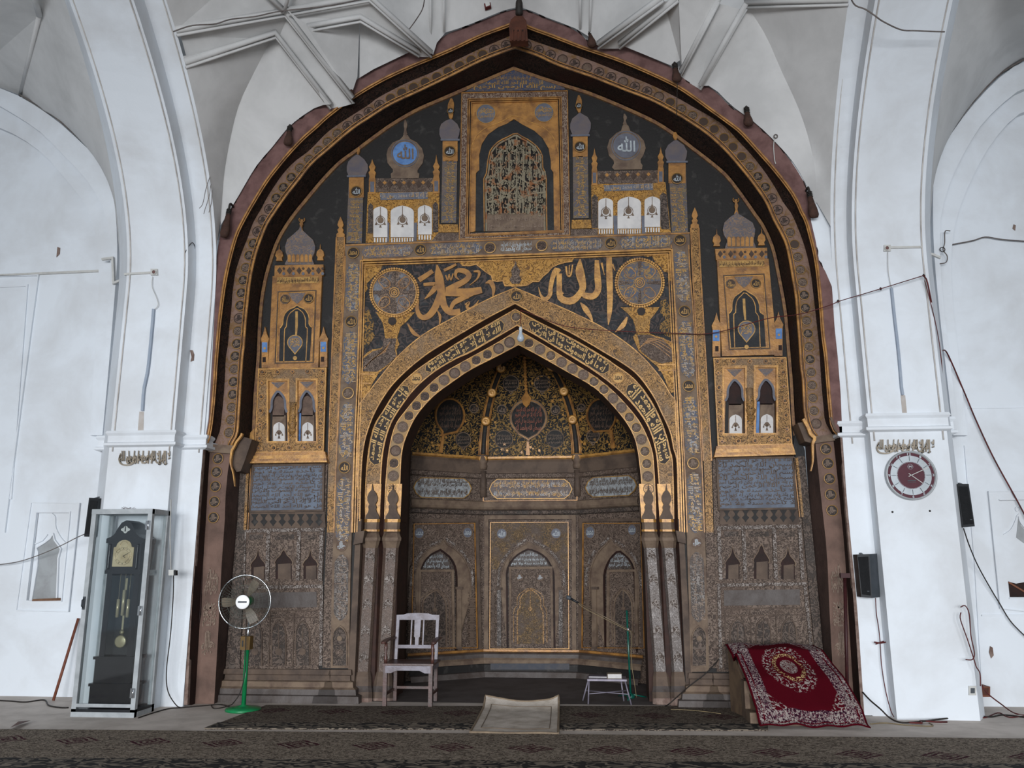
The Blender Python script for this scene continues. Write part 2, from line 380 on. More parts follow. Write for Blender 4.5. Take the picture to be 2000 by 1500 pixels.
ribR = [(2080, 150), (2000, 172), (1955, 205), (1916, 245), (1888, 290), (1860, 345), (1842, 400), (1836, 450), (1838, 540), (1848, 640), (1860, 740), (1874, 850)]
inR = [(2080, 200), (2000, 218), (1965, 245), (1930, 290), (1905, 335), (1882, 385), (1866, 435), (1858, 500), (1860, 580), (1868, 660), (1878, 750), (1890, 850)]
arcs(WR, 'trim_12', crkR, ribR, inR, .0)
# dark crack lines over the blind arches are old stained grooves in the plaster
b = MB().line(WL, [(37, 184), (70, 203), (105, 226), (150, 265), (182, 296), (206, 324), (216, 350), (220, 380)], [2, 3, 4, 5, 5, 5, 6, 1], .215, .02, n=30)
S('trim_13', b, m_line)
b = MB().line(WR, [(2003, 114), (1955, 143), (1909, 189), (1874, 232), (1848, 271), (1832, 299), (1824, 330)], [3, 3, 4, 5, 5, 5, 1], .215, .02, n=30)
S('trim_14', b, m_line)
# vault facets between the blind arch and the transverse rib of each side bay
def top(A, z0, z1, n): 
    a = [p for p in A if z0-.01 <= p.z <= z1+.01]; return spl(a, n, False)
qL = [PY(8.0).at(60, -30), PY(8.6).at(77, 30)]+[WL.at(x, y-3, .12) for x, y in [(40, 189), (105, 231), (150, 270), (182, 301), (206, 329), (218, 362), (226, 420)]]
cl = spl(top(L5, 5.6, 8.84, 20)[::-1], 20, False)
b = MB(); fan(b, cl, qL, 24)
b.add([qL[0], qL[1], qL[2], WL.at(-60, 150, .1), PY(8.0).at(-60, -40)], [(0, 1, 2, 3, 4)])
b.tube([qL[1], qL[2]], .03, 6); b.tube([qL[0], qL[1]], .04, 6)
S('ceiling', b, m_whiteb)
qR = [PY(8.0).at(1990, -60), PY(8.6).at(2030, 20)]+[WR.at(x, y-3, .12) for x, y in [(2000, 120), (1955, 149), (1909, 195), (1874, 238), (1848, 277), (1832, 305), (1824, 340)]]
cr = spl(top(R5, 5.6, 8.84, 20)[::-1], 20, False)
b = MB(); fan(b, cr, qR, 24); b.add([qR[1], qR[2], WR.at(2080, 90, .1), PY(8.2).at(2080, -40), qR[0]], [(0, 1, 2, 3, 4)])
S('ceiling', b, m_whiteb)
# ---- main vault above the great arch
b = MB(); n = 18
c1 = [zat(L1, z) for z in (7.55, 7.2, 6.8, 6.5, 6.2, 5.9, 5.6)]
fold = [V(533, 70, 9.15), V(483, 168, 9.3), V(465, 210, 9.4), V(451, 266, 9.5), V(439, 332, 9.58), V(434, 390, 9.64), V(431, 430, 9.69)]
fan(b, c1, fold)
bd = [V(645, 204, 9.55), V(616, 210, 9.68), V(567, 245, 9.7), V(532, 287, 9.7), V(500, 325, 9.7), V(465, 384, 9.7), V(431, 440, 9.7)]
fan(b, fold, bd)
S('ceiling', b, m_whiteb)
b = MB()
U1 = [zat(L1, 7.75), V(555, 22, 8.85), V(688, 192, 9.6)]; D1 = [zat(L1, 7.5), V(537, 64, 9.0), V(645, 204, 9.62)]
b.loft([p+Vector((0, .12, 0)) for p in U1], [p+Vector((0, .12, 0)) for p in D1])
for P_ in (U1, D1): b.tube(P_, .045, 4); b.tube([p+Vector((0, .03, -.05)) for p in P_], .02, 4)
U2 = [V(563, 20, 8.8), V(720, -8, 8.8), V(842, 103, 9.55)]; D2 = [V(600, 52, 8.95), V(703, 33, 9.0), V(818, 102, 9.55)]
b.loft([p+Vector((0, .1, 0)) for p in U2], [p+Vector((0, .1, 0)) for p in D2])
for P_ in (U2, D2): b.tube(P_, .04, 4); b.tube([p+Vector((0, .03, -.05)) for p in P_], .018, 4)
b.tube([V(555, 22, 8.8), V(470, -60, 8.3)], .04, 4); b.tube([V(555, 22, 8.8), V(580, -60, 8.4)], .03, 4)
S('trim_15', b, m_whiteb)
b = MB()  # second panel with its fold
b.add([V(560, 18, 8.7), V(598, 50, 8.9), V(703, 31, 9.3), V(698, 150, 9.6), V(686, 186, 9.62)], [(0, 1, 2, 3, 4)])
b.add([V(703, 31, 9.3), V(826, 106, 9.5), V(797, 103, 9.66), V(730, 135, 9.66), V(702, 152, 9.66)], [(0, 1, 2, 3, 4)])
b.add([zat(L1, 7.75), V(555, 22, 8.9), V(480, -60, 8.4), zat(L1, 8.84)], [(0, 1, 2, 3)])
b.add([V(555, 22, 8.9), V(720, -8, 8.9), V(700, -80, 8.5), V(500, -80, 8.4)], [(0, 1, 2, 3)])
# centre web
cw = [V(846, 107, 9.6), V(863, 68, 9.66), V(912, 50, 9.66), V(993, 17, 9.66), V(1021, 15, 9.66), V(1070, 35, 9.66), V(1129, 58, 9.66), V(1168, 86, 9.6)]
ct = [V(720, -8, 8.85)]+[V(x, -60, 9.2) for x in (790, 870, 940, 1020, 1100, 1200)]+[V(1296, -8, 8.85)]
fan(b, cw, ct, 14)
b.tube([V(841, 75, 9.6), V(841, -40, 9.2)], .02, 4); b.tube([V(867, 62, 9.6), V(867, -40, 9.2)], .02, 4)
b.tube([V(1133, 55, 9.6), V(1133, -40, 9.2)], .02, 4); b.tube([V(1152, 62, 9.6), V(1155, -40, 9.2)], .02, 4)
S('ceiling', b, m_whiteb)
b = MB()  # right half
U2r = [V(1296, -8, 8.85), V(1168, 86, 9.55)]; D2r = [V(1325, -8, 8.9), V(1210, 86, 9.55)]
b.loft([p+Vector((0, .1, 0)) for p in U2r], [p+Vector((0, .1, 0)) for p in D2r])
U1r = [V(1405, -6, 8.9), V(1331, 138, 9.6)]; D1r = [V(1457, 7, 9.0), V(1368, 166, 9.62)]
b.loft([p+Vector((0, .12, 0)) for p in U1r], [p+Vector((0, .12, 0)) for p in D1r])
T1 = [V(1457, 5, 9.0), zat(R1, 7.72)]; T2_ = [V(1455, -20, 8.85), zat(R1, 7.95)]
b.loft([p+Vector((0, .1, 0)) for p in T1], [p+Vector((0, .1, 0)) for p in T2_])
for P_ in (U2r, D2r, U1r, D1r, T1, T2_): b.tube(P_, .042, 4); b.tube([p+Vector((0, .03, -.05)) for p in P_], .018, 4)
S('trim_16', b, m_whiteb)
b = MB()
b.add([V(1325, -8, 8.9), V(1300, 14, 9.2), V(1328, 118, 9.6), V(1311, 128, 9.66), V(1262, 106, 9.66), V(1208, 86, 9.6)], [(0, 1, 2, 3, 4, 5)])
b.add([V(1300, 14, 9.2), V(1325, -8, 8.9), V(1405, -6, 8.9), V(1332, 138, 9.6), V(1328, 118, 9.6)], [(0, 1, 2, 3, 4)])
foldR = [V(1462, 16, 9.1), V(1496, 70, 9.25), V(1527, 140, 9.38), V(1559, 210, 9.5), V(1580, 273, 9.6), V(1592, 332, 9.6), V(1595, 395, 9.72)]
bdR = [V(1366, 168, 9.6), V(1391, 170, 9.68), V(1430, 207, 9.7), V(1475, 240, 9.7), V(1517, 280, 9.7), V(1556, 327, 9.72), V(1594, 400, 9.74)]
c1R = [zat(R1, z) for z in (7.68, 7.3, 6.9, 6.5, 6.2, 5.9, 5.6)]
fan(b, foldR, bdR); fan(b, c1R, foldR)
S('ceiling', b, m_whiteb)
b = MB().bx(-14, 12, 4.5, 7.9, 9.6, 9.8); S('ceiling', b, m_whiteb)
# ============================================================ GREAT OUTER ARCH
A_L = [(402, 864), (407, 848), (412, 814), (417, 760), (420, 712), (426, 640), (430, 604), (435, 566), (442, 527), (452, 486), (462, 454), (477, 424), (494, 394), (520, 352), (544, 321), (566, 295), (592, 268), (616, 247), (640, 225), (687, 190), (740, 158), (794, 132), (842, 112), (884, 94), (937, 69), (993, 48), (1012, 40)]
A_R = [(1012, 40), (1031, 51), (1083, 70), (1140, 92), (1202, 113), (1256, 135), (1316, 163), (1354, 187), (1388, 212), (1424, 238), (1448, 257), (1480, 292), (1510, 326), (1540, 364), (1556, 389), (1568, 416), (1576, 431), (1586, 467), (1593, 496), (1598, 527), (1601, 556), (1605, 600), (1609, 654), (1614, 692), (1618, 740), (1623, 800), (1628, 834), (1640, 848)]
B_L = [(420, 866), (427, 848), (431, 832), (438, 760), (441, 700), (445, 676), (448, 640), (452, 604), (454, 574), (459, 538), (462, 524), (472, 494), (484, 464), (494, 436), (510, 408), (524, 382), (551, 342), (575, 316), (604, 294), (640, 258), (674, 234), (718, 206), (740, 190), (794, 162), (842, 142), (884, 121), (936, 96), (987, 74), (1010, 64)]
B_R = [(1010, 64), (1032, 76), (1083, 94), (1140, 113), (1208, 140), (1274, 167), (1321, 190), (1354, 209), (1388, 228), (1416, 247), (1442, 275), (1468, 303), (1494, 336), (1516, 370), (1530, 396), (1545, 416), (1557, 442), (1569, 474), (1578, 506), (1584, 538), (1588, 570), (1595, 632), (1600, 680), (1604, 746), (1609, 800), (1612, 824), (1626, 849)]
C_L = [(453, 876), (460, 858), (466, 848), (470, 796), (472, 760), (476, 700), (479, 676), (482, 634), (486, 592), (490, 556), (496, 522), (503, 494), (512, 468), (524, 439), (538, 417), (560, 385), (587, 351), (611, 321), (642, 294), (688, 255), (724, 231), (764, 206), (824, 178), (884, 149), (945, 119), (1006, 96)]
C_R = [(1006, 96), (1049, 111), (1088, 129), (1140, 147), (1160, 154), (1220, 178), (1274, 199), (1320, 224), (1352, 244), (1382, 265), (1415, 295), (1449, 334), (1474, 366), (1494, 396), (1508, 428), (1521, 452), (1533, 478), (1541, 514), (1547, 550), (1552, 580), (1555, 618), (1559, 668), (1562, 716), (1566, 746), (1568, 794), (1572, 822), (1579, 842), (1590, 858)]
D_L = [(488, 870), (491, 856), (494, 796), (496, 760), (501, 700), (504, 634), (508, 586), (514, 550), (521, 522), (534, 482), (546, 456), (568, 422), (597, 386), (628, 349), (660, 316), (694, 291), (730, 264), (764, 240), (812, 212), (860, 191), (920, 165), (960, 148), (1003, 130)]
D_R = [(1003, 130), (1049, 146), (1101, 163), (1140, 175), (1170, 186), (1220, 207), (1280, 235), (1322, 262), (1356, 288), (1390, 314), (1420, 340), (1444, 370), (1462, 395), (1478, 418), (1492, 438), (1508, 472), (1517, 502), (1524, 538), (1531, 574), (1537, 612), (1542, 668), (1546, 716), (1549, 752), (1552, 812), (1556, 850)]
N = 90
A_, B_, C_, D_ = [sharp(l, r, N) for l, r in ((A_L, A_R), (B_L, B_R), (C_L, C_R), (D_L, D_R))]
PA, PB, PC = PY(9.74), PY(9.95), PY(9.92)
O_ = [(399, 872), (408, 817), (416, 677), (420, 590), (423, 500), (429, 463), (440, 430), (451, 406), (469, 378), (500, 325), (532, 287), (567, 245), (616, 210), (647, 199), (672, 178), (702, 150), (730, 133), (797, 101), (838, 96), (863, 70), (912, 52), (993, 19), (1021, 17), (1070, 37), (1129, 60), (1150, 84), (1200, 86), (1230, 92), (1262, 108), (1311, 130), (1350, 165), (1375, 166), (1391, 171), (1430, 213), (1454, 220), (1475, 241), (1517, 280), (1552, 325), (1574, 362), (1580, 395), (1584, 432), (1593, 470), (1600, 510), (1612, 530), (1625, 560), (1630, 640), (1636, 695), (1642, 770), (1645, 849)]
def inward(P, C0, k):  # offset in pixels towards the polyline's inner side
    out = []
    for i, p in enumerate(P):
        a = Vector(P[max(i-1, 0)]); c = Vector(P[min(i+1, len(P)-1)]); t = (c-a).normalized(); out.append((p[0]-t.y*k*C0, p[1]+t.x*k*C0))
    return out
oa = thing('outer_arch', 'great pointed outer arch with rows of dark round medallions, framing the whole gilded wall', 'arch', (XC, 9.9, 0))
fr = MB()
On = s2(O_, 2*N-1, False)
# match the ragged plaster edge to the nearest outer gold line point
Om = []
for (x, y) in A_:
    k = min(On, key=lambda q: (q[0]-x)**2+(q[1]-y)**2); Om.append(k)
# spread duplicates
fr.band(PY(9.73), Om, A_, .0, .05)
# thin white-side edge shadow, painted as broken dark scabs of plaster
fr.build('plaster_margin', m_pink, oa)
rg = random.Random(3); b = MB()
for i in range(6, len(On)-10, 2):
    if rg.random() < .45 and On[i][1] < 520:
        (x, y), (x2, y2) = On[i], On[i+1]; w = rg.uniform(1.5, 4.5)
        b.line(PY(9.73), [(x, y-1), ((x+x2)/2+rg.uniform(-1, 1), (y+y2)/2+rg.uniform(-1, 1)), (x2, y2)], [w*.4, w, w*.4], .006, .008)
b.build('scab_edge_shadow', m_dark, oa, kind='stuff')
g = MB(); g.tube([PA.at(*p) for p in A_], .015, 6); g.tube([PA.at(*p) for p in inward(A_, 1, 4)], .009, 5); g.build('outer_gilt_moulding', m_gold, oa)
d = MB(); d.loft([PA.at(*p) for p in A_], [PB.at(*p) for p in B_]); d.build('splayed_writing_band', m_darkA, oa)
d = MB(); d.loft([PB.at(*p) for p in B_], [PB.at(*p) for p in C_]); d.build('medallion_band', pat('medallion_band_ground', C('7b5c38'), C('84695a'), 9, 4, .12, .3, C('866c60'), .42, .6, 3.5, .6, 0, .4), oa, label='buff gilt band carrying the round medallions')
g = MB(); g.tube([PC.at(*p) for p in inward(C_, 1, -3)], .018, 6); g.tube([PC.at(*p) for p in inward(C_, 1, -9)], .008, 5); g.build('inner_gilt_moulding', m_gold, oa)
d = MB(); d.loft([PC.at(*p) for p in C_], [FP.at(*p) for p in D_]); d.build('soffit', m_darkA, oa)
g = MB(); g.band(FP, D_, inward(D_, 1, 6), .03, .05); g.build('gilt_rim', plain('worn_gilt_rim', C('94704a'), C('6f5040'), 14, .5, .15, .3, 30), oa)
# capitals at the springing and jambs below
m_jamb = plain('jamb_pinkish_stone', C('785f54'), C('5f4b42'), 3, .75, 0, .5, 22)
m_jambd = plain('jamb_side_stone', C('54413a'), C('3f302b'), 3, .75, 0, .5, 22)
def jamb(side):
    if side == 'L':
        ow = [(397, 878), (387, 975), (378, 1080), (368, 1200), (359, 1377)]; o = [(398, 878), (393, 944), (388, 1004), (383, 1080), (374, 1200), (366, 1377)]
        m = [(410, 878), (406, 944), (403, 1004), (398, 1080), (391, 1200), (381, 1377)]; i = [(452, 878), (442, 944), (439, 1016), (433, 1100), (427, 1220), (418, 1377)]
        k = [(476, 895), (468, 956), (464, 1020), (459, 1080), (449, 1200), (437, 1377)]
    else:
        ow = [(1645, 852), (1654, 975), (1664, 1080), (1674, 1185), (1688, 1393)]; o = [(1641, 852), (1650, 975), (1659, 1080), (1669, 1200), (1682, 1391)]
        m = [(1627, 852), (1640, 975), (1650, 1080), (1657, 1200), (1669, 1389)]; i = [(1592, 860), (1604, 975), (1615, 1080), (1621, 1210), (1631, 1388)]
        k = [(1572, 860), (1580, 975), (1593, 1110), (1604, 1240), (1612, 1380)]
    n = 12
    ow, o, m, i, k = [s2(q, n) for q in (ow, o, m, i, k)]
    e = MB(); e.band(PA, ow, o, 0, .05, 0); e.loft([PA.at(*p) for p in o], [PB.at(*p) for p in m], 1)
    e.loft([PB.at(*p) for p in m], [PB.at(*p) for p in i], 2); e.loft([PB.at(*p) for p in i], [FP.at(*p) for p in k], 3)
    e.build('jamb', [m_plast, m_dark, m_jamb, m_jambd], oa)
    e = MB(); q = m[5:10]; r_ = i[5:10]
    def f(t): return lambda u, v: PB.at(*(Vector(q[0]).lerp(Vector(q[-1]), 1-v)), .012).lerp(PB.at(*(Vector(r_[0]).lerp(Vector(r_[-1]), 1-v)), .012), .12+.76*u)
    for a_, c_, tx in ((.02, .3, JALLA), (.34, .62, SALLA), (.66, .98, BISM)):
        e.text((lambda a_, c_: lambda u, v: PB.at(*(Vector(q[0]).lerp(Vector(q[-1]), 1-(a_+(c_-a_)*v))), .012).lerp(PB.at(*(Vector(r_[0]).lerp(Vector(r_[-1]), 1-(a_+(c_-a_)*v))), .012), .15+.7*u))(a_, c_), tx)
    e.build('carved_writing', m_mlt, oa)
jamb('L'); jamb('R')
def capital(side):
    e = MB()
    if side == 'L':
        e.poly(PB, [(399, 866), (455, 870), (452, 886), (396, 882)], .05, .12, 0)
        e.line(PC, [(472, 846), (470, 852), (462, 862), (457, 872), (452, 882), (450, 905), (455, 925), (458, 950)], [3, 4, 4, 4, 4, 3, 2, 1], .03, .04, 1, n=24)
        e.poly(PC, [(466, 850), (492, 858), (478, 900), (470, 920), (462, 922), (452, 905), (453, 884)], -.06, .25, 2)
        e.poly(FP, [(488, 846), (497, 836), (496, 904), (472, 906), (478, 880)], .04, .06, 1)
    else:
        e.poly(PB, [(1592, 852), (1641, 846), (1645, 858), (1590, 866)], .05, .12, 0)
        e.line(PC, [(1569, 818), (1574, 826), (1580, 838), (1584, 848), (1592, 856), (1588, 866), (1588, 900), (1584, 920)], [5, 6, 6, 6, 6, 5, 3, 2], .03, .04, 1, n=24)
        e.line(PA, [(1623, 815), (1627, 826), (1633, 840), (1642, 849)], [4, 5, 5, 3], .03, .04, 0, n=12)
        e.poly(PC, [(1558, 826), (1572, 824), (1586, 852), (1588, 866), (1572, 862)], -.05, .3, 2)
        e.poly(FP, [(1553, 838), (1562, 850), (1572, 880), (1574, 905), (1556, 905), (1550, 870)], .04, .06, 3)
    e.build('capital', [m_brownl, m_goldb, m_brown, m_blackp], oa)
capital('L'); capital('R')
# white plaster between the arch and the piers, and the web behind the vault facets
e = MB()
Rf = [(1545, 315), (1574, 362), (1580, 395), (1584, 432), (1593, 470), (1600, 510), (1612, 530), (1625, 560), (1630, 640), (1636, 695), (1642, 770), (1645, 849), (1646, 860), (1654, 975), (1664, 1080), (1674, 1185), (1688, 1397)]
PF = PY(9.745)
a = [PF.at(*p) for p in Rf]; e.loft(a, [Vector((3.02, 9.745, p.z)) for p in a])
Lf = [(480, 350), (451, 406), (432, 440), (426, 463), (423, 500), (419, 590), (415, 677), (407, 817), (398, 872), (397, 878), (387, 975), (378, 1080), (368, 1200), (359, 1381)]
a = [PF.at(*p) for p in Lf]; e.loft(a, [Vector((-4.73, 9.745, p.z)) for p in a])
kk = [q for q in A_ if q[1] < 470]
e.poly(PY(9.79), [(300, -90), (330, 470)]+kk+[(1660, 470), (1700, -90)], 0, .05, 1)
S('wall_back', e, [m_white, m_whiteb])
# ---- medallions: unit meshes, one per look, shared by all copies
def unit_med(name, disc, ring, let, txt, oct_=False):
    n = 8 if oct_ else 24; mb = MB()
    def c(r, y, n=n): return [Vector((r*math.cos(2*math.pi*(k+.5)/n), y, r*math.sin(2*math.pi*(k+.5)/n))) for k in range(n)]
    a, b0, c0, d0 = c(1, -.10), c(.86, -.12), c(.84, -.05), c(1, 0)
    for P_, Q_, mi in ((d0, a, 1), (a, b0, 1), (b0, c0, 1)): mb.add(P_+Q_, [(i, (i+1) % n, n+(i+1) % n, n+i) for i in range(n)], mi)
    mb.add(c0, [tuple(range(n))], 0)
    if txt:
        for k, (t, x0, x1, z0, z1) in enumerate(txt): mb.text(lambda u, v: Vector((x0+(x1-x0)*u, -.12, z0+(z1-z0)*v)), t, 2)
    me = D.meshes.new(name); me.from_pydata(mb.v, [], mb.f); me.validate()
    for m in (disc, ring, let): me.materials.append(m)
    me.polygons.foreach_set('material_index', mb.m); me.update(); return me
tA = [(ALLAH, -.6, .62, -.5, .6)]; tM = [(MUH, -.66, .66, -.4, .45)]; tD = [(JALLA, -.7, .7, -.66, .66)]; tS = [(SALLA, -.72, .72, -.7, .7)]
tD2 = [(ALLAH, -.6, .1, -.1, .7), (MUH, -.2, .7, -.6, .05), (SALLA, -.6, .1, -.62, -.1)]
U = dict(dk=unit_med('m_dk', m_mdk, m_mring, m_mlt, tD), br=unit_med('m_br', m_mdb, m_mring, m_mlt, tS), fd=unit_med('m_fd', m_mdg, m_mdb, m_mlt, tD2),
         pk=unit_med('m_pk', m_mpk, m_mdb, m_mdk, tD), dn=unit_med('m_dn', m_mdb, m_mring, m_mdb, None),
         al=unit_med('m_al', m_darkl, m_mring, m_silt, tA), alg=unit_med('m_alg', m_darkl, m_mring, m_goldl, tA), mug=unit_med('m_mug', m_darkl, m_mring, m_goldl, tM),
         gr=unit_med('m_gr', m_mdg, m_goldl, m_darkl, tS), gr2=unit_med('m_gr2', m_brown, m_goldl, m_mlt, tD), gr3=unit_med('m_gr3', m_mdb, m_brownl, m_goldl, tD2, True),
         bl=unit_med('m_bl', m_bluel, m_goldl, m_goldl, tD2), sv=unit_med('m_sv', m_bluel, m_brownl, m_silt, tM), sva=unit_med('m_sva', m_bluel, m_brownl, m_silt, tA),
         mga=unit_med('m_mga', m_goldl, m_goldb, m_darkl, tM), kf=unit_med('m_kf', m_mdg, m_brownl, m_silt, tD), kg=unit_med('m_kg', m_mdg, m_brownl, m_mlt, tS))
def med(kind, pl, x, y, r, parent, d=.01, name='medallion', sub=None, label=None):
    p = pl.at(x, y, d); R = (pl.at(x+r, y, d)-p).length
    o = D.objects.new(name, U[kind]); COL.objects.link(o); o.parent = parent; o.location = p-Vector(parent['_w']); o.scale = (R, R, R)
    n = pl.n; o.rotation_euler = (0, 0, math.atan2(n.x, -n.y)); o['_w'] = list(p)
    if label: o['label'] = label
    return o
def along(P, start, step, n):
    Q = s2(P, 3000, False); L = [0]
    for a_, c_ in zip(Q, Q[1:]): L.append(L[-1]+math.hypot(a_[0]-c_[0], a_[1]-c_[1]))
    out = []; i = 0
    for k in range(n):
        s_ = start+k*step
        while i < len(L)-1 and L[i] < s_: i += 1
        if s_ > L[-1]: break
        out.append(Q[i])
    return out
mid = [((b_[0]+c_[0])/2+.5, (b_[1]+c_[1])/2) for b_, c_ in zip(B_, C_)]
rg = random.Random(11)
half = len(mid)//2
Lh = mid[:half+1]; Rh = mid[half:][::-1]
ptsL = along(Lh, 28, 24.9, 60); ptsR = along(Rh, 30, 25.2, 60)
def pick(x, y, side):
    if side == 'L':
        if y > 520: return rg.choice(['dk', 'dk', 'pk', 'br'])
        if 395 < y <= 470: return 'pk'
        if y > 345: return 'dk'
        if 250 < y <= 345: return 'br'
        if x < 745: return 'pk'
        return 'dn' if x < 945 else 'pk'
    if x < 1300 and y < 200: return rg.choice(['pk', 'pk', 'fd'])
    if y < 330: return rg.choice(['dn', 'br', 'dn'])
    if 385 < y < 450: return 'pk'
    if y > 560: return rg.choice(['dk', 'fd', 'br'])
    return rg.choice(['br', 'dk', 'dn'])
for P_, sd in ((ptsL, 'L'), (ptsR, 'R')):
    for (x, y) in P_:
        if abs(x-1012) < 12: continue
        med(pick(x, y, sd), PB, x, y, 10.3, oa)
for x, y in ((426, 896), (423, 922), (421, 950), (419, 980), (417, 1011)): med('dk', PB, x, y, 10.5, oa)
for x, y in ((1613, 877), (1617, 905), (1620, 935), (1622, 966), (1625, 997)): med('dk', PB, x, y, 11.5, oa)
# dark maroon writing tail strips on the jamb's outer splay
b = MB().poly(PB, [(388, 1084), (392, 1080), (396, 1090), (392, 1200), (384, 1240), (378, 1230)], .02, .01); b.build('dark_pendant_panel', m_dark, oa)
# ---- the built wall behind everything: recess wall with the opening of the prayer niche
b_L = [(704, 1018), (706, 934), (710, 880), (720, 838), (738, 796), (764, 756), (794, 725), (824, 700), (850, 682), (901, 652), (952, 622), (1006, 594)]
b_R = [(1006, 594), (1054, 620), (1122, 655), (1190, 695), (1212, 708), (1244, 732), (1274, 772), (1292, 808), (1308, 844), (1315, 878), (1321, 900), (1323, 968), (1324, 1014)]
n2 = 60; b_ = sharp(b_L, b_R, n2)
Dw = [FP.at(430, 1374)]+[FP.at(*p) for p in D_]+[FP.at(1618, 1386)]
hole = [FP.at(*p) for p in b_]
Dw[0].z = Dw[-1].z = 0
hl = hole[0].copy(); hl.z = 0; hr = hole[-1].copy(); hr.z = 0
pts = Dw+[hr]+hole[::-1]+[hl]
wb = MB(); nn = len(pts); wb.add(pts+[p+Vector((0, .12, 0)) for p in pts], [tuple(range(nn))]+[(i, (i+1) % nn, nn+(i+1) % nn, nn+i) for i in range(nn)])
S('wall_back', wb, m_black)
# ============================================================ PAINTED AND CARVED RECESS WALL
def G3(pts, x0, y0, k): return [(x0+a*k, y0+c*k) for a, c in pts]
def arch_pts(cx, w, yb, ys, ya, cx2=None, n=8, keel=1.0):
    """pointed-arch outline, left foot -> apex -> right foot, pixels"""
    cx2 = cx if cx2 is None else cx2
    q = [(-1, 0), (-.985, .22), (-.9, .45), (-.72, .66), (-.46, .83), (-.2, .94), (0, 1)]
    q = s2(q, n)
    L = [(cx-w/2, yb)]+[(cx2+a*w/2 if False else cx+a*w/2+(cx2-cx)*c, ys+(ya-ys)*c) for a, c in q]
    return L+[(2*(cx+(cx2-cx)*((p[1]-ys)/(ya-ys) if ya != ys else 0))-p[0], p[1]) for p in L[::-1][1:]][:-1]+[(cx+w/2, yb)]
# ---------- inscription frame around the prayer arch
fL = [(691, 500), (690, 540), (686, 628), (680, 768), (673, 913), (669, 1040), (667, 1100), (665, 1200), (664, 1305)]
fR = [(1328, 478), (1331, 540), (1337, 608), (1345, 754), (1354, 905), (1359, 1040), (1361, 1100), (1364, 1200), (1367, 1312)]
sf = thing('calligraphy_border', 'tall blue and gold inscription border framing the prayer arch on three sides', 'carved border', FP.at(1010, 500))
b = MB()
for P_ in (fL, fR): b.line(FP, P_, 36, .035, .035, n=24)
b.line(FP, [(674, 494), (1010, 480), (1347, 470)], 34, .034, .034, n=3)
b.build('border_ground', m_brownl, sf)
b = MB()
for P_, s_ in ((fL, -1), (fR, 1)):
    for o_ in (-17, 17): b.line(FP, [(x+o_, y) for x, y in P_ if y < 1100], 2.2, .045, .02, n=20)
b.line(FP, [(676, 479), (1347, 455)], 2.5, .045, .02); b.line(FP, [(708, 507), (1312, 486)], 2.5, .045, .02)
b.build('border_gilt_edge', m_gold, sf)
def cart_v(P_, y0, y1, mat, lm, txts, w=27, name='cartouche', par=None, up=True):
    ym = [p[1] for p in P_]; xm = [p[0] for p in P_]
    X = lambda y: float(np.interp(y, ym, xm))
    r = w/2; pts = []
    ys = [y0, y0+5, y0+12, y0+r+4]; ws = [2, r*.55, r*.9, r]
    up_ = list(zip(ys, ws)); dn = [(y1-(y-y0), q) for y, q in up_][::-1]
    for y, q in up_+dn: pts.append((X(y)-q, y))
    for y, q in (up_+dn)[::-1]: pts.append((X(y)+q, y))
    mb = MB().poly(FP, pts, .042, .01, 0)
    if txts:
        n = len(txts); H = (y1-y0-8)
        for i, t in enumerate(txts):   # writing runs up the strip
            u0 = -r+2+(2*r-4)*i/n; u1 = u0+(2*r-4)/n*1.25
            a_, c_ = y0+4, y1-4
            q = ((X(c_)+u0, c_), (X(a_)+u0, a_), (X(a_)+u1, a_), (X(c_)+u1, c_))
            mb.tq(FP, t, q, .046, 1)
    o = mb.build(name, [mat, lm], par or sf); return o
rt = random.Random(5)
def two(n=2): return [LINES[rt.randrange(len(LINES))] for _ in range(n)]
for (y0, y1, mt) in ((512, 611, m_blueA), (646, 750, m_blueA), (786, 896, m_blueA), (931, 1062, m_blueA)): cart_v(fL, y0, y1, mt, m_goldw, two())
cart_v(fL, 1083, 1212, m_greyA, m_mlt, two())
for (y0, y1, mt) in ((488, 591, m_blueA), (625, 738, m_blueA), (772, 889, m_blueA), (922, 1041, m_blueA)): cart_v(fR, y0, y1, mt, m_goldw, two())
cart_v(fR, 1078, 1215, m_greyA, m_mlt, two())
for x, y, k in ((690, 494, 'mug'), (686, 628, 'alg'), (680, 768, 'gr2'), (673, 913, 'alg')): med(k, FP, x, y, 11.5, sf, .05)
for x, y, k in ((1328, 469, 'mug'), (1337, 608, 'alg'), (1345, 754, 'mug'), (1354, 905, 'gr2')): med(k, FP, x, y, 12, sf, .05)
med('kf', FP, 667, 1066, 11, sf, .04); med('kf', FP, 1361, 1060, 11, sf, .04)
for x, y, k in ((821, 488, 'alg'), (957, 484, 'gr'), (1058, 480, 'gr'), (1193, 475, 'alg')): med(k, FP, x, y, 11.5, sf, .05)
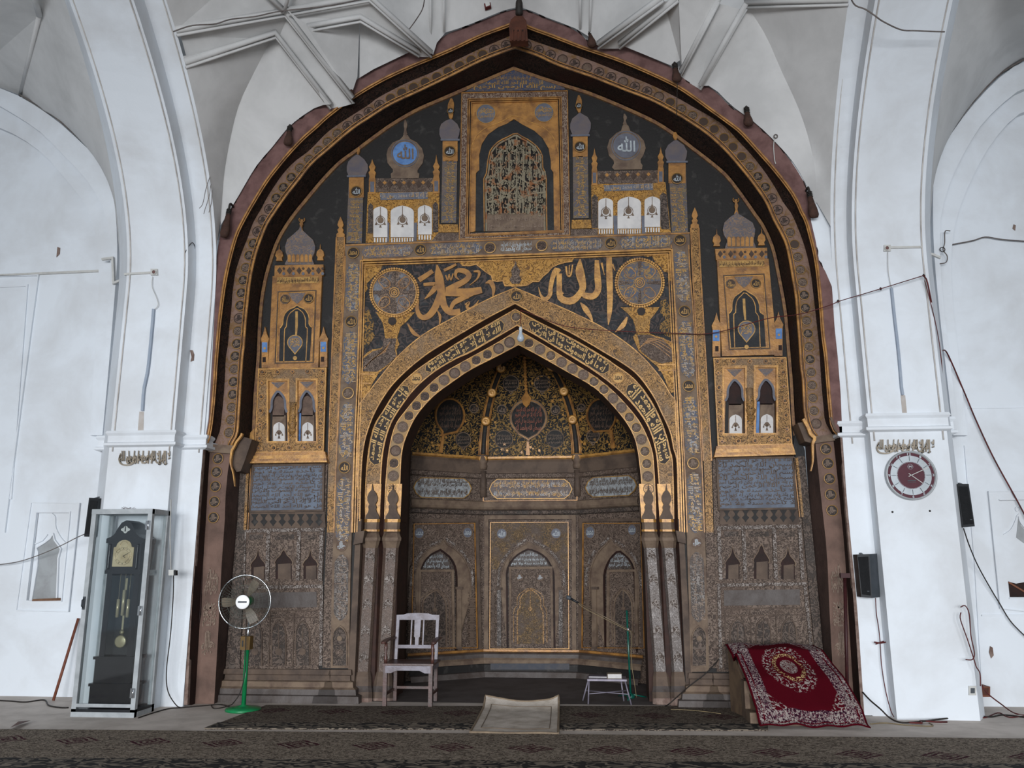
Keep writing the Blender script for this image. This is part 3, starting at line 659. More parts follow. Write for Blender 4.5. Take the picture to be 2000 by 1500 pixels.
for x0, x1, ml, mt in ((706, 807, m_goldw, m_blueC), (836, 942, m_goldw, m_blueA), (972, 1044, m_silt, m_brownl), (1073, 1179, m_goldw, m_blueA), (1208, 1314, m_goldw, m_blueA)):
    sl = -.034; yc = lambda x: 488+(x-821)*-.035
    pts = [(x0, yc(x0)), (x0+6, yc(x0)-9), (x0+14, yc(x0)-12), (x1-14, yc(x1)-12), (x1-6, yc(x1)-9), (x1, yc(x1)), (x1-6, yc(x1)+9), (x1-14, yc(x1)+12), (x0+14, yc(x0)+12), (x0+6, yc(x0)+9)]
    mb = MB().poly(FP, pts, .042, .01, 0)
    mb.tq(FP, two(1)[0], ((x0+6, yc(x0)-11), (x1-6, yc(x1)-11), (x1-6, yc(x1)+2), (x0+6, yc(x0)+2)), .046, 1); mb.tq(FP, two(1)[0], ((x0+6, yc(x0)-2), (x1-6, yc(x1)-2), (x1-6, yc(x1)+11), (x0+6, yc(x0)+11)), .046, 1)
    mb.build('cartouche', [mt, ml], sf)
for P_, s_ in ((fL, 'l'), (fR, 'r')):   # blind niche at the foot of each side
    x = P_[-1][0]-1; mb = MB(); mb.poly(FP, arch_pts(x, 26, 1300, 1250, 1225), .045, .01, 0); mb.line(FP, arch_pts(x, 28, 1300, 1250, 1222), 2, .055, .02, 1); mb.disc(FP, x, 1247, 5, .055, .01, 1, 12); mb.disc(FP, x, 1275, 8, .052, .01, 2, 8)
    mb.build('blind_niche', [m_brownB, m_brownl, m_brownA], sf)
# ---------- slim gilt minaret pilasters outside the border
def slim(P_, label, fin):
    t = thing('minaret_pilaster', label, 'carved pilaster', FP.at(*P_[-1]), 'slim gilt pilasters beside the inscription border')
    MB().line(FP, [p for p in P_ if p[1] <= 1040], 15, .03, .03, n=24).build('shaft', m_goldA, t); MB().line(FP, [p for p in P_ if p[1] >= 1040], 16, .03, .03, n=12).build('lower_shaft', m_brownA, t)
    b = MB()
    for o_ in (-8, 8): b.line(FP, [(x+o_, y) for x, y in P_ if y < 1000], 2.4, .04, .02, n=16)
    b.build('gilt_edge', m_gold, t)
    x, y = P_[0]; MB().poly(FP, [(x+a_, y+c_) for a_, c_ in ((-8, 0), (-8, -6), (-4, -9), (-6, -14), (-3, -18), (-6, -24), (-4, -31), (0, -40), (4, -31), (6, -24), (3, -18), (6, -14), (4, -9), (8, -6), (8, 0))], .035, .035).build('bulb_finial', m_gold, t)
slim([(665, 463), (663, 520), (658, 640), (653, 780), (649, 900), (646, 1040), (641, 1160), (638, 1305)], 'slim gilt minaret pilaster with bulb top, left of the prayer arch border', 1)
slim([(1357, 445), (1360, 520), (1367, 640), (1375, 780), (1382, 900), (1386, 1040), (1389, 1160), (1392, 1305)], 'slim gilt minaret pilaster with bulb top, right of the prayer arch border', 1)
# ---------- spandrel panel
a_L = [(698, 1014), (698, 900), (700, 800), (708, 782), (740, 740), (779, 694), (826, 654), (884, 621), (952, 585), (1006, 562)]
a_R = [(1006, 562), (1054, 582), (1122, 612), (1183, 643), (1241, 684), (1285, 731), (1310, 771), (1321, 793), (1327, 900), (1331, 1010)]
a_ = sharp(a_L, a_R, n2)
sp = thing('spandrel_panel', 'black spandrel panel above the prayer arch with two giant gold calligraphic names and vases', 'painted panel', FP.at(1010, 560))
au = [p for p in a_ if p[1] < 796]
MB().poly(FP, [(706, 511), (1313, 489), (1322, 795)]+au[::-1]+[(699, 795)], .008, .01).build('black_ground', m_spand, sp)
b = MB()
for i, (o_, w_) in enumerate(((0, 2.4), (4.5, 2.4), (9, 2))):
    b.line(FP, [(689-1+o_, 1040), (693-1+o_, 880), (699-1+o_, 740), (705-1+o_, 509+o_), (1313-o_, 487+o_), (1320-o_, 640), (1327-o_, 780), (1333-o_, 900), (1337-o_, 1040)], w_, .05-.008*i, .03, n=None)
b.build('gilt_moulding', m_goldb, sp)
z1 = lambda P_: G3(P_, 680, 480, .2)
z2 = lambda P_: G3(P_, 1000, 480, .2)
MB().poly(FP, z1([(155, 180), (340, 180), (320, 230), (290, 270), (240, 310), (180, 370), (190, 420), (155, 470)]), .016, .012).build('gilt_corner', m_goldB, sp)
MB().poly(FP, z2([(1250, 85), (1320, 110), (1370, 100), (1400, 170), (1450, 200), (1480, 250), (1540, 265), (1520, 310), (1552, 350), (1552, 78)]), .016, .012).build('gilt_corner', m_goldB, sp)
cl_ = z1([(1070, 150), (1110, 190), (1180, 195), (1250, 180), (1300, 220), (1350, 260), (1400, 290), (1410, 340), (1460, 350), (1510, 340), (1530, 390), (1600, 390)])+z2([(0, 395), (100, 390), (150, 385), (200, 350), (260, 350), (300, 300), (350, 260), (390, 210), (450, 180), (530, 160), (590, 150), (610, 115)])
b = MB().poly(FP, cl_, .02, .015, 0); b.line(FP, cl_[1:-1], 2, .026, .01, 1)
b.build('gilt_cloud_pendant', [m_goldB, m_goldb], sp)
MB().poly(FP, z2([(0, 370), (-25, 330), (0, 290), (-10, 240), (20, 200), (35, 140), (50, 200), (80, 240), (72, 290), (95, 330), (70, 370)]), .03, .02).build('small_vase', m_brownA, sp)
# letters
def letters(name, S_, f, mat, label):
    mb = MB()
    for k_, (P_, w) in enumerate(S_): mb.line(FP, f(P_), [x*.2 for x in w], .026+.0008*k_, .02, n=26)
    mb.build(name, mat, sp, label=label)
letters('giant_name', [([(868, 185), (885, 300), (905, 420), (918, 520), (945, 600), (1000, 650), (1095, 640)], [10, 80, 78, 72, 62, 60, 55]),
    ([(900, 470), (850, 600), (790, 680), (730, 700), (690, 670), (672, 600), (690, 520)], [60, 66, 60, 50, 45, 34, 8]),
    ([(690, 335), (760, 290), (825, 245)], [50, 46, 40]), ([(735, 378), (850, 375), (842, 420), (790, 480), (745, 520)], [30, 38, 50, 30, 5]),
    ([(960, 430), (1060, 385), (1150, 335), (1180, 285), (1130, 245), (1060, 245), (1050, 300), (1085, 330)], [50, 58, 52, 52, 50, 36, 22, 10]),
    ([(950, 448), (1080, 455), (1200, 450), (1305, 430)], [80, 78, 74, 62]), ([(1230, 470), (1100, 520), (1030, 560), (1000, 625)], [20, 50, 44, 30]),
    ([(1140, 575), (1180, 555), (1160, 600), (1200, 612), (1250, 570), (1275, 530)], [16, 22, 26, 26, 16, 3]), ([(1340, 365), (1390, 355), (1420, 420), (1410, 515)], [6, 44, 36, 4]),
    ([(935, 240), (1000, 210), (1055, 180)], [28, 26, 22]), ([(952, 285), (972, 335), (985, 280), (1002, 335), (1025, 270)], [12]*5), ([(1225, 250), (1280, 255), (1260, 320), (1185, 385)], [16, 26, 16, 3]),
    ([(1100, 470), (1180, 500)], [20, 40]),
    ([(580, 760), (640, 850), (715, 892)], [8, 38, 5]), ([(868, 630), (897, 690), (890, 785)], [6, 26, 3])], z1, m_goldt, 'giant ochre Arabic name Muhammad')
letters('giant_name', [([(948, 112), (952, 300), (957, 500), (952, 650), (940, 775)], [52, 62, 56, 46, 6]), ([(828, 140), (835, 300), (842, 420), (800, 488), (730, 490), (675, 462)], [40, 62, 62, 60, 60, 40]),
    ([(665, 128), (662, 250), (692, 400), (660, 470), (600, 530), (530, 538), (470, 500), (462, 400), (462, 270)], [10, 84, 64, 60, 68, 66, 60, 52, 52]),
    ([(465, 258), (430, 242), (400, 300), (378, 400), (370, 480), (322, 522), (280, 480), (258, 400)], [52, 54, 46, 42, 40, 36, 20, 3]),
    ([(528, 200), (540, 285), (572, 285), (592, 185)], [16, 18, 18, 12]), ([(560, 190), (558, 275)], [10, 12]), ([(668, 555), (720, 620), (770, 700), (792, 755)], [10, 52, 30, 3]),
    ([(1125, 695), (1080, 780), (1005, 845)], [16, 48, 3]), ([(875, 165), (902, 285)], [22, 4]), ([(978, 180), (1008, 245)], [24, 4]), ([(500, 470), (440, 380)], [14, 3])], z2, m_goldb, 'giant bright gold Arabic name Allah')
# discs on vases
for cx, cy, nm in ((770, 571, 'left'), (1249.5, 552, 'right')):
    f = z1 if nm == 'left' else z2
    L_ = [(270, 650), (330, 740), (345, 790), (352, 840), (360, 900), (350, 960), (320, 1000), (240, 1010), (190, 1040), (140, 1090), (130, 1200), (118, 1400), (105, 1480), (170, 1500), (200, 1420), (240, 1340), (300, 1240), (380, 1180), (440, 1110), (480, 1080), (470, 1020), (500, 960), (478, 900), (500, 830), (510, 790), (570, 740), (650, 650)] if nm == 'left' else \
        [(1060, 600), (1130, 660), (1180, 720), (1200, 780), (1215, 850), (1180, 890), (1210, 960), (1240, 1030), (1300, 1080), (1360, 1130), (1420, 1180), (1470, 1250), (1500, 1320), (1530, 1400), (1560, 1440), (1590, 1420), (1590, 1340), (1572, 1270), (1590, 1200), (1575, 960), (1530, 930), (1480, 900), (1400, 880), (1340, 850), (1345, 780), (1350, 720), (1400, 660), (1440, 600)]
    v = MB().poly(FP, f(L_), .02, .015, 0).build('vase', [m_goldB], sp, label='gilded vase carrying a round disc')
    mb = MB()
    if nm == 'left':
        bod = [(350, 905), (470, 905), (455, 1010), (470, 1080), (380, 1165), (280, 1230), (140, 1225), (150, 1100), (240, 1030), (330, 1010)]
        mb.poly(FP, f(bod), .026, .008); 
        for k_ in range(5): mb.line(FP, f([(150+k_*20, 1200-k_*22), (250+k_*22, 1100-k_*18), (370+k_*10, 1030-k_*22)]), 1.2, .03, .006, 1, n=10)
        mb.line(FP, f([(110, 1250), (260, 1255)]), 2.4, .03, .01, 2); mb.line(FP, f([(110, 1340), (220, 1345)]), 2.4, .03, .01, 2)
    else:
        bod = [(1225, 870), (1340, 870), (1480, 920), (1560, 1000), (1570, 1130), (1460, 1150), (1360, 1110), (1260, 1030)]
        mb.poly(FP, f(bod), .026, .008)
        for k_ in range(5): mb.line(FP, f([(1240+k_*20, 1000-k_*22), (1350+k_*22, 950-k_*12), (1540+k_*5, 1080-k_*35)]), 1.2, .03, .006, 1, n=10)
        mb.line(FP, f([(1430, 1160), (1590, 1160)]), 2.4, .03, .01, 2); mb.line(FP, f([(1430, 1215), (1590, 1215)]), 2.4, .03, .01, 2)
    mb.build('vase_belly', [m_brownA, m_gold, m_goldb], v)
    s_ = 1 if nm == 'left' else 1
    mb = MB(); x0 = cx; 
    mb.disc(FP, x0-4 if nm == 'left' else x0+3, cy+56, 8, .028, .008, 0, 16)
    mb.build('vase_flower', [m_darkl], v)
    d_ = MB().disc(FP, cx, cy, 44, .035, .03, 0, 48); d_.ring(FP, cx, cy, 44, 2, .045, .03, 1, 48)
    for r_ in (10, 6, 2.5): d_.ring(FP, cx, cy, r_, 1.5, .05, .01, 1, 24)
    for k_ in range(8):
        an = k_*math.pi/4; 
        if k_ % 2 == 0: d_.poly(FP, [(cx+math.cos(an+o_)*r_, cy+math.sin(an+o_)*r_) for o_, r_ in ((-.12, 18), (-.09, 41), (.09, 41), (.12, 18), (0, 13))], .04, .006, 2)
        else: d_.line(FP, [(cx+math.cos(an+o_)*r_, cy+math.sin(an+o_)*r_) for o_, r_ in ((-.38, 22), (-.2, 36), (0, 40), (.2, 36), (.38, 22), (0, 15), (-.38, 22))], 1.5, .042, .008, 3, n=20)
    dd = d_.build('vase_disc', [m_blueA if nm == 'right' else pat('disc_worn', C('4a3f3a'), C('8c7460'), 17, 6, .15, .3, C('777c84'), .52, .68, 5, .5), m_goldb, m_brownA, m_gold], sp, label='round carved disc above the vase')
    mb = MB()
    for k_ in range(60):
        an = 2*math.pi*k_/60; mb.disc(FP, cx+46.8*math.cos(an), cy+46.8*math.sin(an), 2.3, .04, .035, 0, 6)
    mb.build('beading', m_goldb, sp)
    q = z1([(160, 640), (200, 620), (225, 690), (250, 750), (240, 840), (260, 880), (210, 960), (150, 1010), (133, 960), (145, 800)]) if nm == 'left' else z2([(1450, 540), (1500, 520), (1540, 600), (1560, 700), (1565, 900), (1500, 880), (1440, 820), (1450, 760), (1500, 720), (1450, 650)])
    MB().poly(FP, q, .014, .01).build('flower_spray', pat('spray_'+nm, C('33302c'), C('9a7338'), 14, 5, .16, .24, None), sp)
# ---------- prayer arch: three recessed orders
c_L = [(713, 1014), (713, 952), (719, 880), (730, 832), (748, 802), (776, 758), (806, 728), (836, 706), (850, 697), (901, 664), (952, 634), (1006, 603)]
c_R = [(1006, 603), (1054, 629), (1122, 663), (1183, 699), (1200, 711), (1234, 735), (1262, 767), (1286, 808), (1302, 850), (1309, 878), (1314, 900), (1316, 951), (1317, 1014)]
d2L = [(742, 1014), (744, 940), (749, 880), (762, 832), (784, 794), (812, 758), (848, 727), (889, 702), (918, 689), (969, 660), (1010, 636)]
d2R = [(1010, 636), (1054, 660), (1122, 701), (1160, 725), (1200, 755), (1232, 786), (1258, 820), (1273, 852), (1280, 880), (1283, 900), (1287, 951), (1289, 1014)]
e_L = [(750, 1014), (753, 940), (759, 880), (771, 832), (793, 800), (824, 764), (860, 732), (902, 707), (918, 698), (969, 670), (1011, 644)]
e_R = [(1011, 644), (1054, 668), (1122, 710), (1158, 732), (1194, 760), (1225, 792), (1250, 824), (1266, 856), (1274, 880), (1277, 900), (1280, 951), (1282, 1014)]
f_L = [(780, 1018), (782, 940), (786, 880), (800, 838), (818, 806), (848, 773), (884, 746), (920, 722), (969, 697), (1013, 674)]
f_R = [(1013, 674), (1054, 696), (1105, 725), (1160, 757), (1196, 792), (1224, 827), (1239, 856), (1245, 880), (1248, 900), (1253, 951), (1255, 1020)]
c2_, d2_, e2_, f2_ = [sharp(l, r, n2) for l, r in ((c_L, c_R), (d2L, d2R), (e_L, e_R), (f_L, f_R))]
I1, I2, I3 = PY(10.42), PY(10.50), PY(10.95)
pa = thing('prayer_arch', 'gilded pointed arch of the prayer niche with inscription and medallion orders', 'arch', Vector((XC, 10.4, 0)))
# reparametrise border so both edges line up
MB().band(FP, a_, b_, .03, .05).build('outer_arabesque_order', m_goldA, pa)
b = MB(); b.line(FP, a_[6:-6], 2, .036, .03); b.line(FP, inward(b_, 1, -1.5), 2, .036, .03); b.build('arris_moulding', m_goldb, pa)
b = MB().loft([FP.at(*p, .03) for p in b_], [I1.at(*p) for p in c2_]); b.build('outer_reveal', m_rev, pa)
MB().loft([I1.at(*p) for p in c2_], [I1.at(*p) for p in d2_]).build('inscription_order', m_goldA, pa)
b = MB(); b.line(I1, inward(c2_, 1, 1), 2, .01, .02); b.line(I1, inward(d2_, 1, -1), 2, .01, .02); b.build('arris_moulding', m_goldb, pa)
MB().loft([I1.at(*p) for p in d2_], [I2.at(*p) for p in e2_]).build('inner_reveal', m_rev, pa)
m_pale = plain('pale_gilt_ground', C('8f7654'), C('a37c45'), 6, .5, .1, .3, 40)
MB().loft([I2.at(*p) for p in e2_], [I2.at(*p) for p in f2_]).build('medallion_order', m_pale, pa)
b = MB(); b.line(I2, inward(e2_, 1, 1), 1.6, .01, .02); b.line(I2, inward(f2_, 1, -1), 1.6, .01, .02); b.build('arris_moulding', m_goldb, pa)
f3 = [I2.at(*p) for p in f2_]; MB().loft(f3, [p+Vector((0, .45, 0)) for p in f3]).build('intrados', m_rev, pa)
# writing cartouches on the inscription order
def arcfn(A, B, s0, s1, pl, d=.012, flip=False):
    n = len(A); 
    def fn(u, v):
        s_ = s0+(s1-s0)*u; k = s_*(n-1); i = min(int(k), n-2); t = k-i
        o = Vector(A[i]).lerp(Vector(A[i+1]), t); q = Vector(B[i]).lerp(Vector(B[i+1]), t)
        p = q.lerp(o, .12+.76*v); return pl.at(p.x, p.y, d)
    return fn
def cart_a(A, B, s0, s1, pl, mat, lm, rows, n=30):
    pts = []; N1 = len(A)-1
    def P_(s_, v):
        k = s_*N1; i = min(int(k), N1-1); t = k-i; o = Vector(A[i]).lerp(Vector(A[i+1]), t); q = Vector(B[i]).lerp(Vector(B[i+1]), t); p = q.lerp(o, v); return (p.x, p.y)
    tt = [0, .03, .07]+[.07+.86*k/12 for k in range(1, 12)]+[.93, .97, 1]; hh = [.5, .8, .9]+[.92]*11+[.9, .8, .5]
    top_ = [P_(s0+(s1-s0)*t, h) for t, h in zip(tt, hh)]; bot = [P_(s0+(s1-s0)*t, 1-h) for t, h in zip(tt, hh)]
    mb = MB().poly(pl, top_+bot[::-1], .006, .006, 0)
    mb.line(pl, top_+bot[::-1], 1.2, .012, .008, 2, closed=True)
    m_ = len(rows)
    for i, t in enumerate(rows):
        v0 = .04+.42*i; v1 = v0+.54
        k0, k1 = s0+(s1-s0)*.05, s0+(s1-s0)*.95
        mb.text((lambda v0, v1: lambda u, v: pl.at(*P_(k0+(k1-k0)*u, v0+(v1-v0)*v), .012))(v0, v1), t, 1)
    mb.build('cartouche', [mat, lm, m_goldl], pa)
W_ = [' '.join([LINES[i], LINES[j]]) for i, j in ((0, 3), (1, 2), (4, 5), (6, 7), (8, 0), (3, 4), (2, 7), (5, 1))]
BOLD = .034
# the order runs 0..1 with the apex at .5
for s0, s1, a1, a2 in ((.10, .262, 0, 1), (.305, .475, 2, 3), (.525, .695, 4, 5), (.738, .90, 6, 7)):
    cart_a(c2_, d2_, s0, s1, I1, m_darkl, plain('arch_letters', Cg('b4925a'), Cg('96794c'), 14, .45, .2), [LINES[a1+1], LINES[a2]])
BOLD = .018
def pos(A, B, s_):
    k = s_*(len(A)-1); i = min(int(k), len(A)-2); t = k-i; o = Vector(A[i]).lerp(Vector(A[i+1]), t); q = Vector(B[i]).lerp(Vector(B[i+1]), t); return (o+q)/2
p = pos(c2_, d2_, .283); med('mga', I1, p.x, p.y, 11.5, pa, .01); p = pos(c2_, d2_, .716); med('mga', I1, p.x, p.y, 11.5, pa, .01)
med('gr2', I1, 1008, 619, 10, pa, .01); med('alg', FP, 1009, 579, 12, pa, .04)
m3 = [((p[0]+q[0])/2, (p[1]+q[1])/2) for p, q in zip(e2_, f2_)]; h_ = len(m3)//2
rg = random.Random(4)
for P_ in (m3[:h_+1], m3[h_:][::-1]):
    for (x, y) in along(P_, 62, 24.6, 22):
        if abs(x-1012) < 14: continue
        med(rg.choice(['gr', 'kg', 'fd']) if x < 1000 else rg.choice(['gr2', 'gr2', 'kg', 'gr']), I2, x, y, 10.6, pa, .006)
m_colL = pat('column_brown', C('5e4d44'), C('6d5a4e'), 24, 5, .15, .35, C('55483f'), .45, .65, 4, .5, 0, .35, spec=.5)
m_colR = pat('column_silvered', C('615854'), C('7d7571'), 24, 5, .15, .35, C('54473f'), .45, .65, 3, .45, .1, .35, spec=.6)
# ---------- engaged columns under the arch
def column(pl, xt, xb, w, label, grp):
    t = thing('engaged_column', label, 'column', pl.at(xb, 1372), grp)
    cc = (xt+xb)/2; X = lambda y: xt+(xb-xt)*(y-1030)/340
    def oct_(y0, y1, w0, w1, d0, d1, mb, mi=0):
        A = [(X(y0)-w0/2, y0, d0-.05), (X(y0)-w0*.32, y0, d0), (X(y0)+w0*.32, y0, d0), (X(y0)+w0/2, y0, d0-.05)]
        B = [(X(y1)-w1/2, y1, d1-.05), (X(y1)-w1*.32, y1, d1), (X(y1)+w1*.32, y1, d1), (X(y1)+w1/2, y1, d1-.05)]
        A = [(A[0][0], A[0][1], -.12)]+A+[(A[-1][0], A[-1][1], -.12)]; B = [(B[0][0], B[0][1], -.12)]+B+[(B[-1][0], B[-1][1], -.12)]
        va = [pl.at(x, y, d) for x, y, d in A]; vb = [pl.at(x, y, d) for x, y, d in B]
        mb.add(va+vb, [(i, i+1, 7+i, 6+i) for i in range(5)], mi)
    s_ = MB(); oct_(1068, 1318, w, w*1.04, .07, .07, s_); s_.build('shaft', m_colR if 'right' in label else m_colL, t)
    k = MB()
    for y0, y1, w0, w1, d0, d1, mi in ((1014, 1020, w+1, w+1, .07, .07, 1), (1020, 1034, w*.98, w*.98, .06, .06, 0), (1034, 1038, w*1.08, w*1.08, .09, .09, 1), (1038, 1041, w*1.06, w*1.04, .09, .06, 0), (1041, 1050, w*1.0, w*1.24, .07, .13, 0), (1050, 1056, w*1.26, w*1.26, .14, .14, 0), (1056, 1070, w*1.2, w*1.0, .13, .075, 0)): oct_(y0, y1, w0, w1, d0, d1, k, mi)
    k.build('capital', [m_brownl, m_goldb], t)
    k = MB()
    for y0, y1, w0, w1, d0, d1, mi in ((1312, 1322, w*1.04, w*1.2, .08, .11, 0), (1322, 1340, w*1.2, w*1.3, .11, .13, 0), (1340, 1352, w*1.3, w*1.45, .13, .18, 1), (1352, 1364, w*1.45, w*1.5, .18, .2, 0), (1364, 1379, w*1.5, w*1.55, .2, .22, 2)): oct_(y0, y1, w0, w1, d0, d1, k, mi)
    k.build('base', [m_brown, m_grey, m_plast], t)
    k = MB()
    for y in (1082, 1128, 1176, 1228, 1280):
        x = X(y); k.poly(pl, [(x-w*.3, y+16), (x-w*.3, y+2), (x, y-8), (x+w*.3, y+2), (x+w*.3, y+16), (x, y+6)], .076, .01)
    k.build('chevron_carving', m_greyM, t)
    f = MB(); x = X(1014); px = .5*(w)/2
    f.poly(pl, [(x-w*.48, 1014), (x-w*.45, 1008), (x-w*.3, 1001), (x-w*.24, 995), (x-w*.28, 990), (x-w*.2, 985), (x-w*.33, 978), (x-w*.34, 970), (x-w*.22, 962), (x-w*.06, 957), (x, 945), (x+w*.06, 957), (x+w*.22, 962), (x+w*.34, 970), (x+w*.33, 978), (x+w*.2, 985), (x+w*.28, 990), (x+w*.24, 995), (x+w*.3, 1001), (x+w*.45, 1008), (x+w*.48, 1014)], .05, .06)
    f.build('vase_finial', m_brown, t)
    f = MB().poly(pl, [(X(1014)-w*.5, 1014), (X(950)-w*.48, 945), (X(950)+w*.48, 945), (X(1014)+w*.5, 1014)], .012, .01); f.build('finial_ground', m_goldb, t)
gc = 'engaged columns carrying the prayer arch'
column(I1, 726, 705, 29, 'brown engaged column, outermost on the left of the prayer arch', gc)
column(I2, 766, 746, 30, 'brown engaged column on the left edge of the niche, behind the armchair', gc)
column(I2, 1268, 1296, 28, 'silvery worn engaged column on the right edge of the niche', gc)
column(I1, 1303, 1331, 27, 'silvery worn engaged column, outermost on the right of the prayer arch', gc)
# plain jamb masonry behind the columns, and small moulded block under the outer gilt order
for q in ([(696, 1014), (706, 1014), (690, 1378), (676, 1378)], [(1324, 1012), (1334, 1012), (1356, 1382), (1342, 1382)]): MB().poly(FP, q, .03, .1).build('jamb', m_brown, pa)
for q in ([(694, 1040), (712, 1036), (708, 1060), (690, 1064)], [(1320, 1036), (1338, 1040), (1340, 1062), (1324, 1058)]): MB().poly(FP, q, .12, .12).build('impost_block', m_brown, pa)
fl_ = lambda p: Vector((p.x, p.y, 0))
b = MB()
for (A_p, B_p) in ((FP.at(703, 1006, 0), I1.at(713, 1006)), (I1.at(713, 1006), I1.at(742, 1006)), (I1.at(742, 1006), I2.at(750, 1006)), (I2.at(750, 1006), I2.at(779, 1006)), (I2.at(779, 1006), I2.at(779, 1006)+Vector((0, .5, 0))), (FP.at(1324, 1006), I1.at(1317, 1006)), (I1.at(1317, 1006), I1.at(1289, 1006)), (I1.at(1289, 1006), I2.at(1282, 1006)), (I2.at(1282, 1006), I2.at(1255.5, 1006)), (I2.at(1255.5, 1006), I2.at(1255.5, 1006)+Vector((0, .5, 0)))):
    b.add([A_p, B_p, fl_(B_p), fl_(A_p)], [(0, 1, 2, 3)])
S('wall_back', b, m_rev)
# ============================================================ UPPER WINDOW, MINARETS, PAVILIONS, SHRINES
zw = lambda P_: G3(P_, 880, 150, .23343)
wn = thing('grille_window', 'arched window with pierced calligraphic grille in a gilt panel under the arch apex', 'window', FP.at(1004, 462))
b = MB()
b.band(FP, [(902, 181), (1108, 177), (1113, 459), (897, 467)], [(914, 194), (1096, 190), (1099, 449), (911, 456)], .03, .03, closed=True)
b.build('carved_border', m_greyK, wn)
b = MB()
for o_, w_ in ((0, 1.6), (12, 1.6), (15, 2.2), (19, 1.5)): b.line(FP, [(902+o_, 181+o_), (1108-o_, 177+o_), (1113-o_*1.02, 459-o_*.5), (897+o_*1.02, 467-o_*.5)], w_, .045, .03, closed=True)
b.build('gilt_fillet', m_gold, wn)
op = zw([(208, 1290), (212, 810), (218, 798), (240, 780), (240, 650), (262, 560), (315, 480), (400, 420), (470, 392), (530, 352), (600, 398), (700, 450), (772, 515), (820, 600), (838, 700), (840, 770), (860, 800), (866, 1285)])
P_ = [(920, 199), (1090, 196), (1094, 449), (917, 454)]
pan = MB(); o_ = op[::-1]
# panel with keyhole opening
out = [P_[3], P_[0], P_[1], P_[2]]
pan.poly(FP, [P_[3], P_[0], P_[1], P_[2], (op[-1][0]+2, 451)]+o_+[(op[0][0]-2, 452)], .02, .03)
pan.build('gilt_panel', m_gold, wn)
for x, y in ((949, 222), (1062.5, 219.5)):
    d_ = MB().disc(FP, x, y, 19, .026, .01, 0, 40); d_.ring(FP, x, y, 19, 1, .03, .01, 1); 
    for t_, q in ((BISM, (x-15, y-12, x+15, y+1)), (SHAH, (x-16, y, x+16, y+10))): d_.tq(FP, t_, q, .029, 2)
    d_.build('round_writing', [m_bluel, m_goldl, m_goldl], wn)
b = MB().line(FP, [(919, 300), (925, 275), (945, 252), (980, 237), (1004, 226), (1030, 236), (1063, 250), (1083, 272), (1090, 297)], 1.3, .026, .01, n=30); b.build('incised_arch_line', m_goldb, wn)
ip = zw([(282, 1292), (278, 840), (302, 805), (310, 700), (330, 620), (372, 560), (450, 512), (510, 490), (540, 460), (580, 490), (660, 530), (732, 590), (768, 650), (772, 760), (800, 820), (806, 1290)])
oo = s2(op, 40, False); ii = s2(ip, 40, False)
W1, W2 = PY(Y0+.02), PY(Y0+.16)
b = MB().loft([FP.at(*p, .02) for p in oo], [W1.at(*p) for p in oo]); b.band(PY(Y0-.0), oo, ii, .012, .012); b.build('black_arch_band', m_blackp, wn)
b = MB().line(FP, ii, 2, .022, .02); b.build('gilt_arch_fillet', m_gold, wn)
b = MB().poly(FP, ii, .009, .005); b.build('shade_backing', plain('window_depth_shade', C('14100e'), C('1f1812'), 6), wn)  # flat dark sheet paints the shade behind the pierced grille
BOLD = .04
gr = MB(); m_gra = plain('grille_verdigris', C('857c68'), C('8a5a38'), 9, .7, .1, .3, 30, .5, .62)
for x in (978, 994.5, 1009, 1022, 1035, 962, 1048): gr.line(FP, [(x, 262+abs(x-1006)*.9), (x-.5, 416)], 3, .022, .012)
for k_ in range(7):
    y0 = 292+k_*19; cut = (950 if y0 > 335 else 958+max(0, 310-y0)*.6); cx2 = 1008+(1008-cut)
    gr.tq(FP, LINES[k_ % 9], (cut, y0-15, cx2, y0+9), .026, 0); gr.tq(FP, LINES[(k_+4) % 9], (cut+3, y0-6, cx2-2, y0+17), .024, 0)
gr.tq(FP, JALLA, (980, 272, 1034, 300), .026, 0)
for (a_p, w) in (([(955, 372), (985, 350), (1000, 330)], 3), ([(952, 395), (985, 385), (1010, 360)], 3), ([(1012, 345), (1035, 358), (1062, 350)], 3), ([(1015, 388), (1040, 378), (1066, 376)], 3), ([(958, 350), (980, 372), (998, 392)], 3), ([(1020, 300), (1040, 310), (1058, 345)], 2.4), ([(958, 320), (975, 300), (990, 280)], 2.4)): gr.line(FP, a_p, w, .028, .01, n=12)
gr.line(FP, inward(ii, 1, 4), 3, .024, .012)
BOLD = .018
g_ = gr.build('pierced_grille', m_gra, wn, label='pierced calligraphic grille of interlaced strokes')
b = MB().poly(FP, [(952, 417), (1064, 415), (1066, 450), (949, 452)], .014, .008, 0)
for k_ in range(2): b.tq(FP, LINES[k_+2], (953, 418+k_*16, 1064, 434+k_*16), .02, 1)
b.build('solid_lower_panel', [m_brownl, m_mlt], wn)
gb = MB().poly(FP, [(908, 179), (960, 152), (1003, 134), (1049, 150), (1102, 171), (1104, 175)], .02, .02); 
for k_ in range(3): gb.tq(FP, LINES[k_], (925+k_*22, 164-k_*9, 1085-k_*24, 176-k_*9), .024, 1)
gb.build('painted_gable', [m_bluegab, m_goldl], label='blue painted triangular gable with gold writing at the arch apex', cat='painted panel')
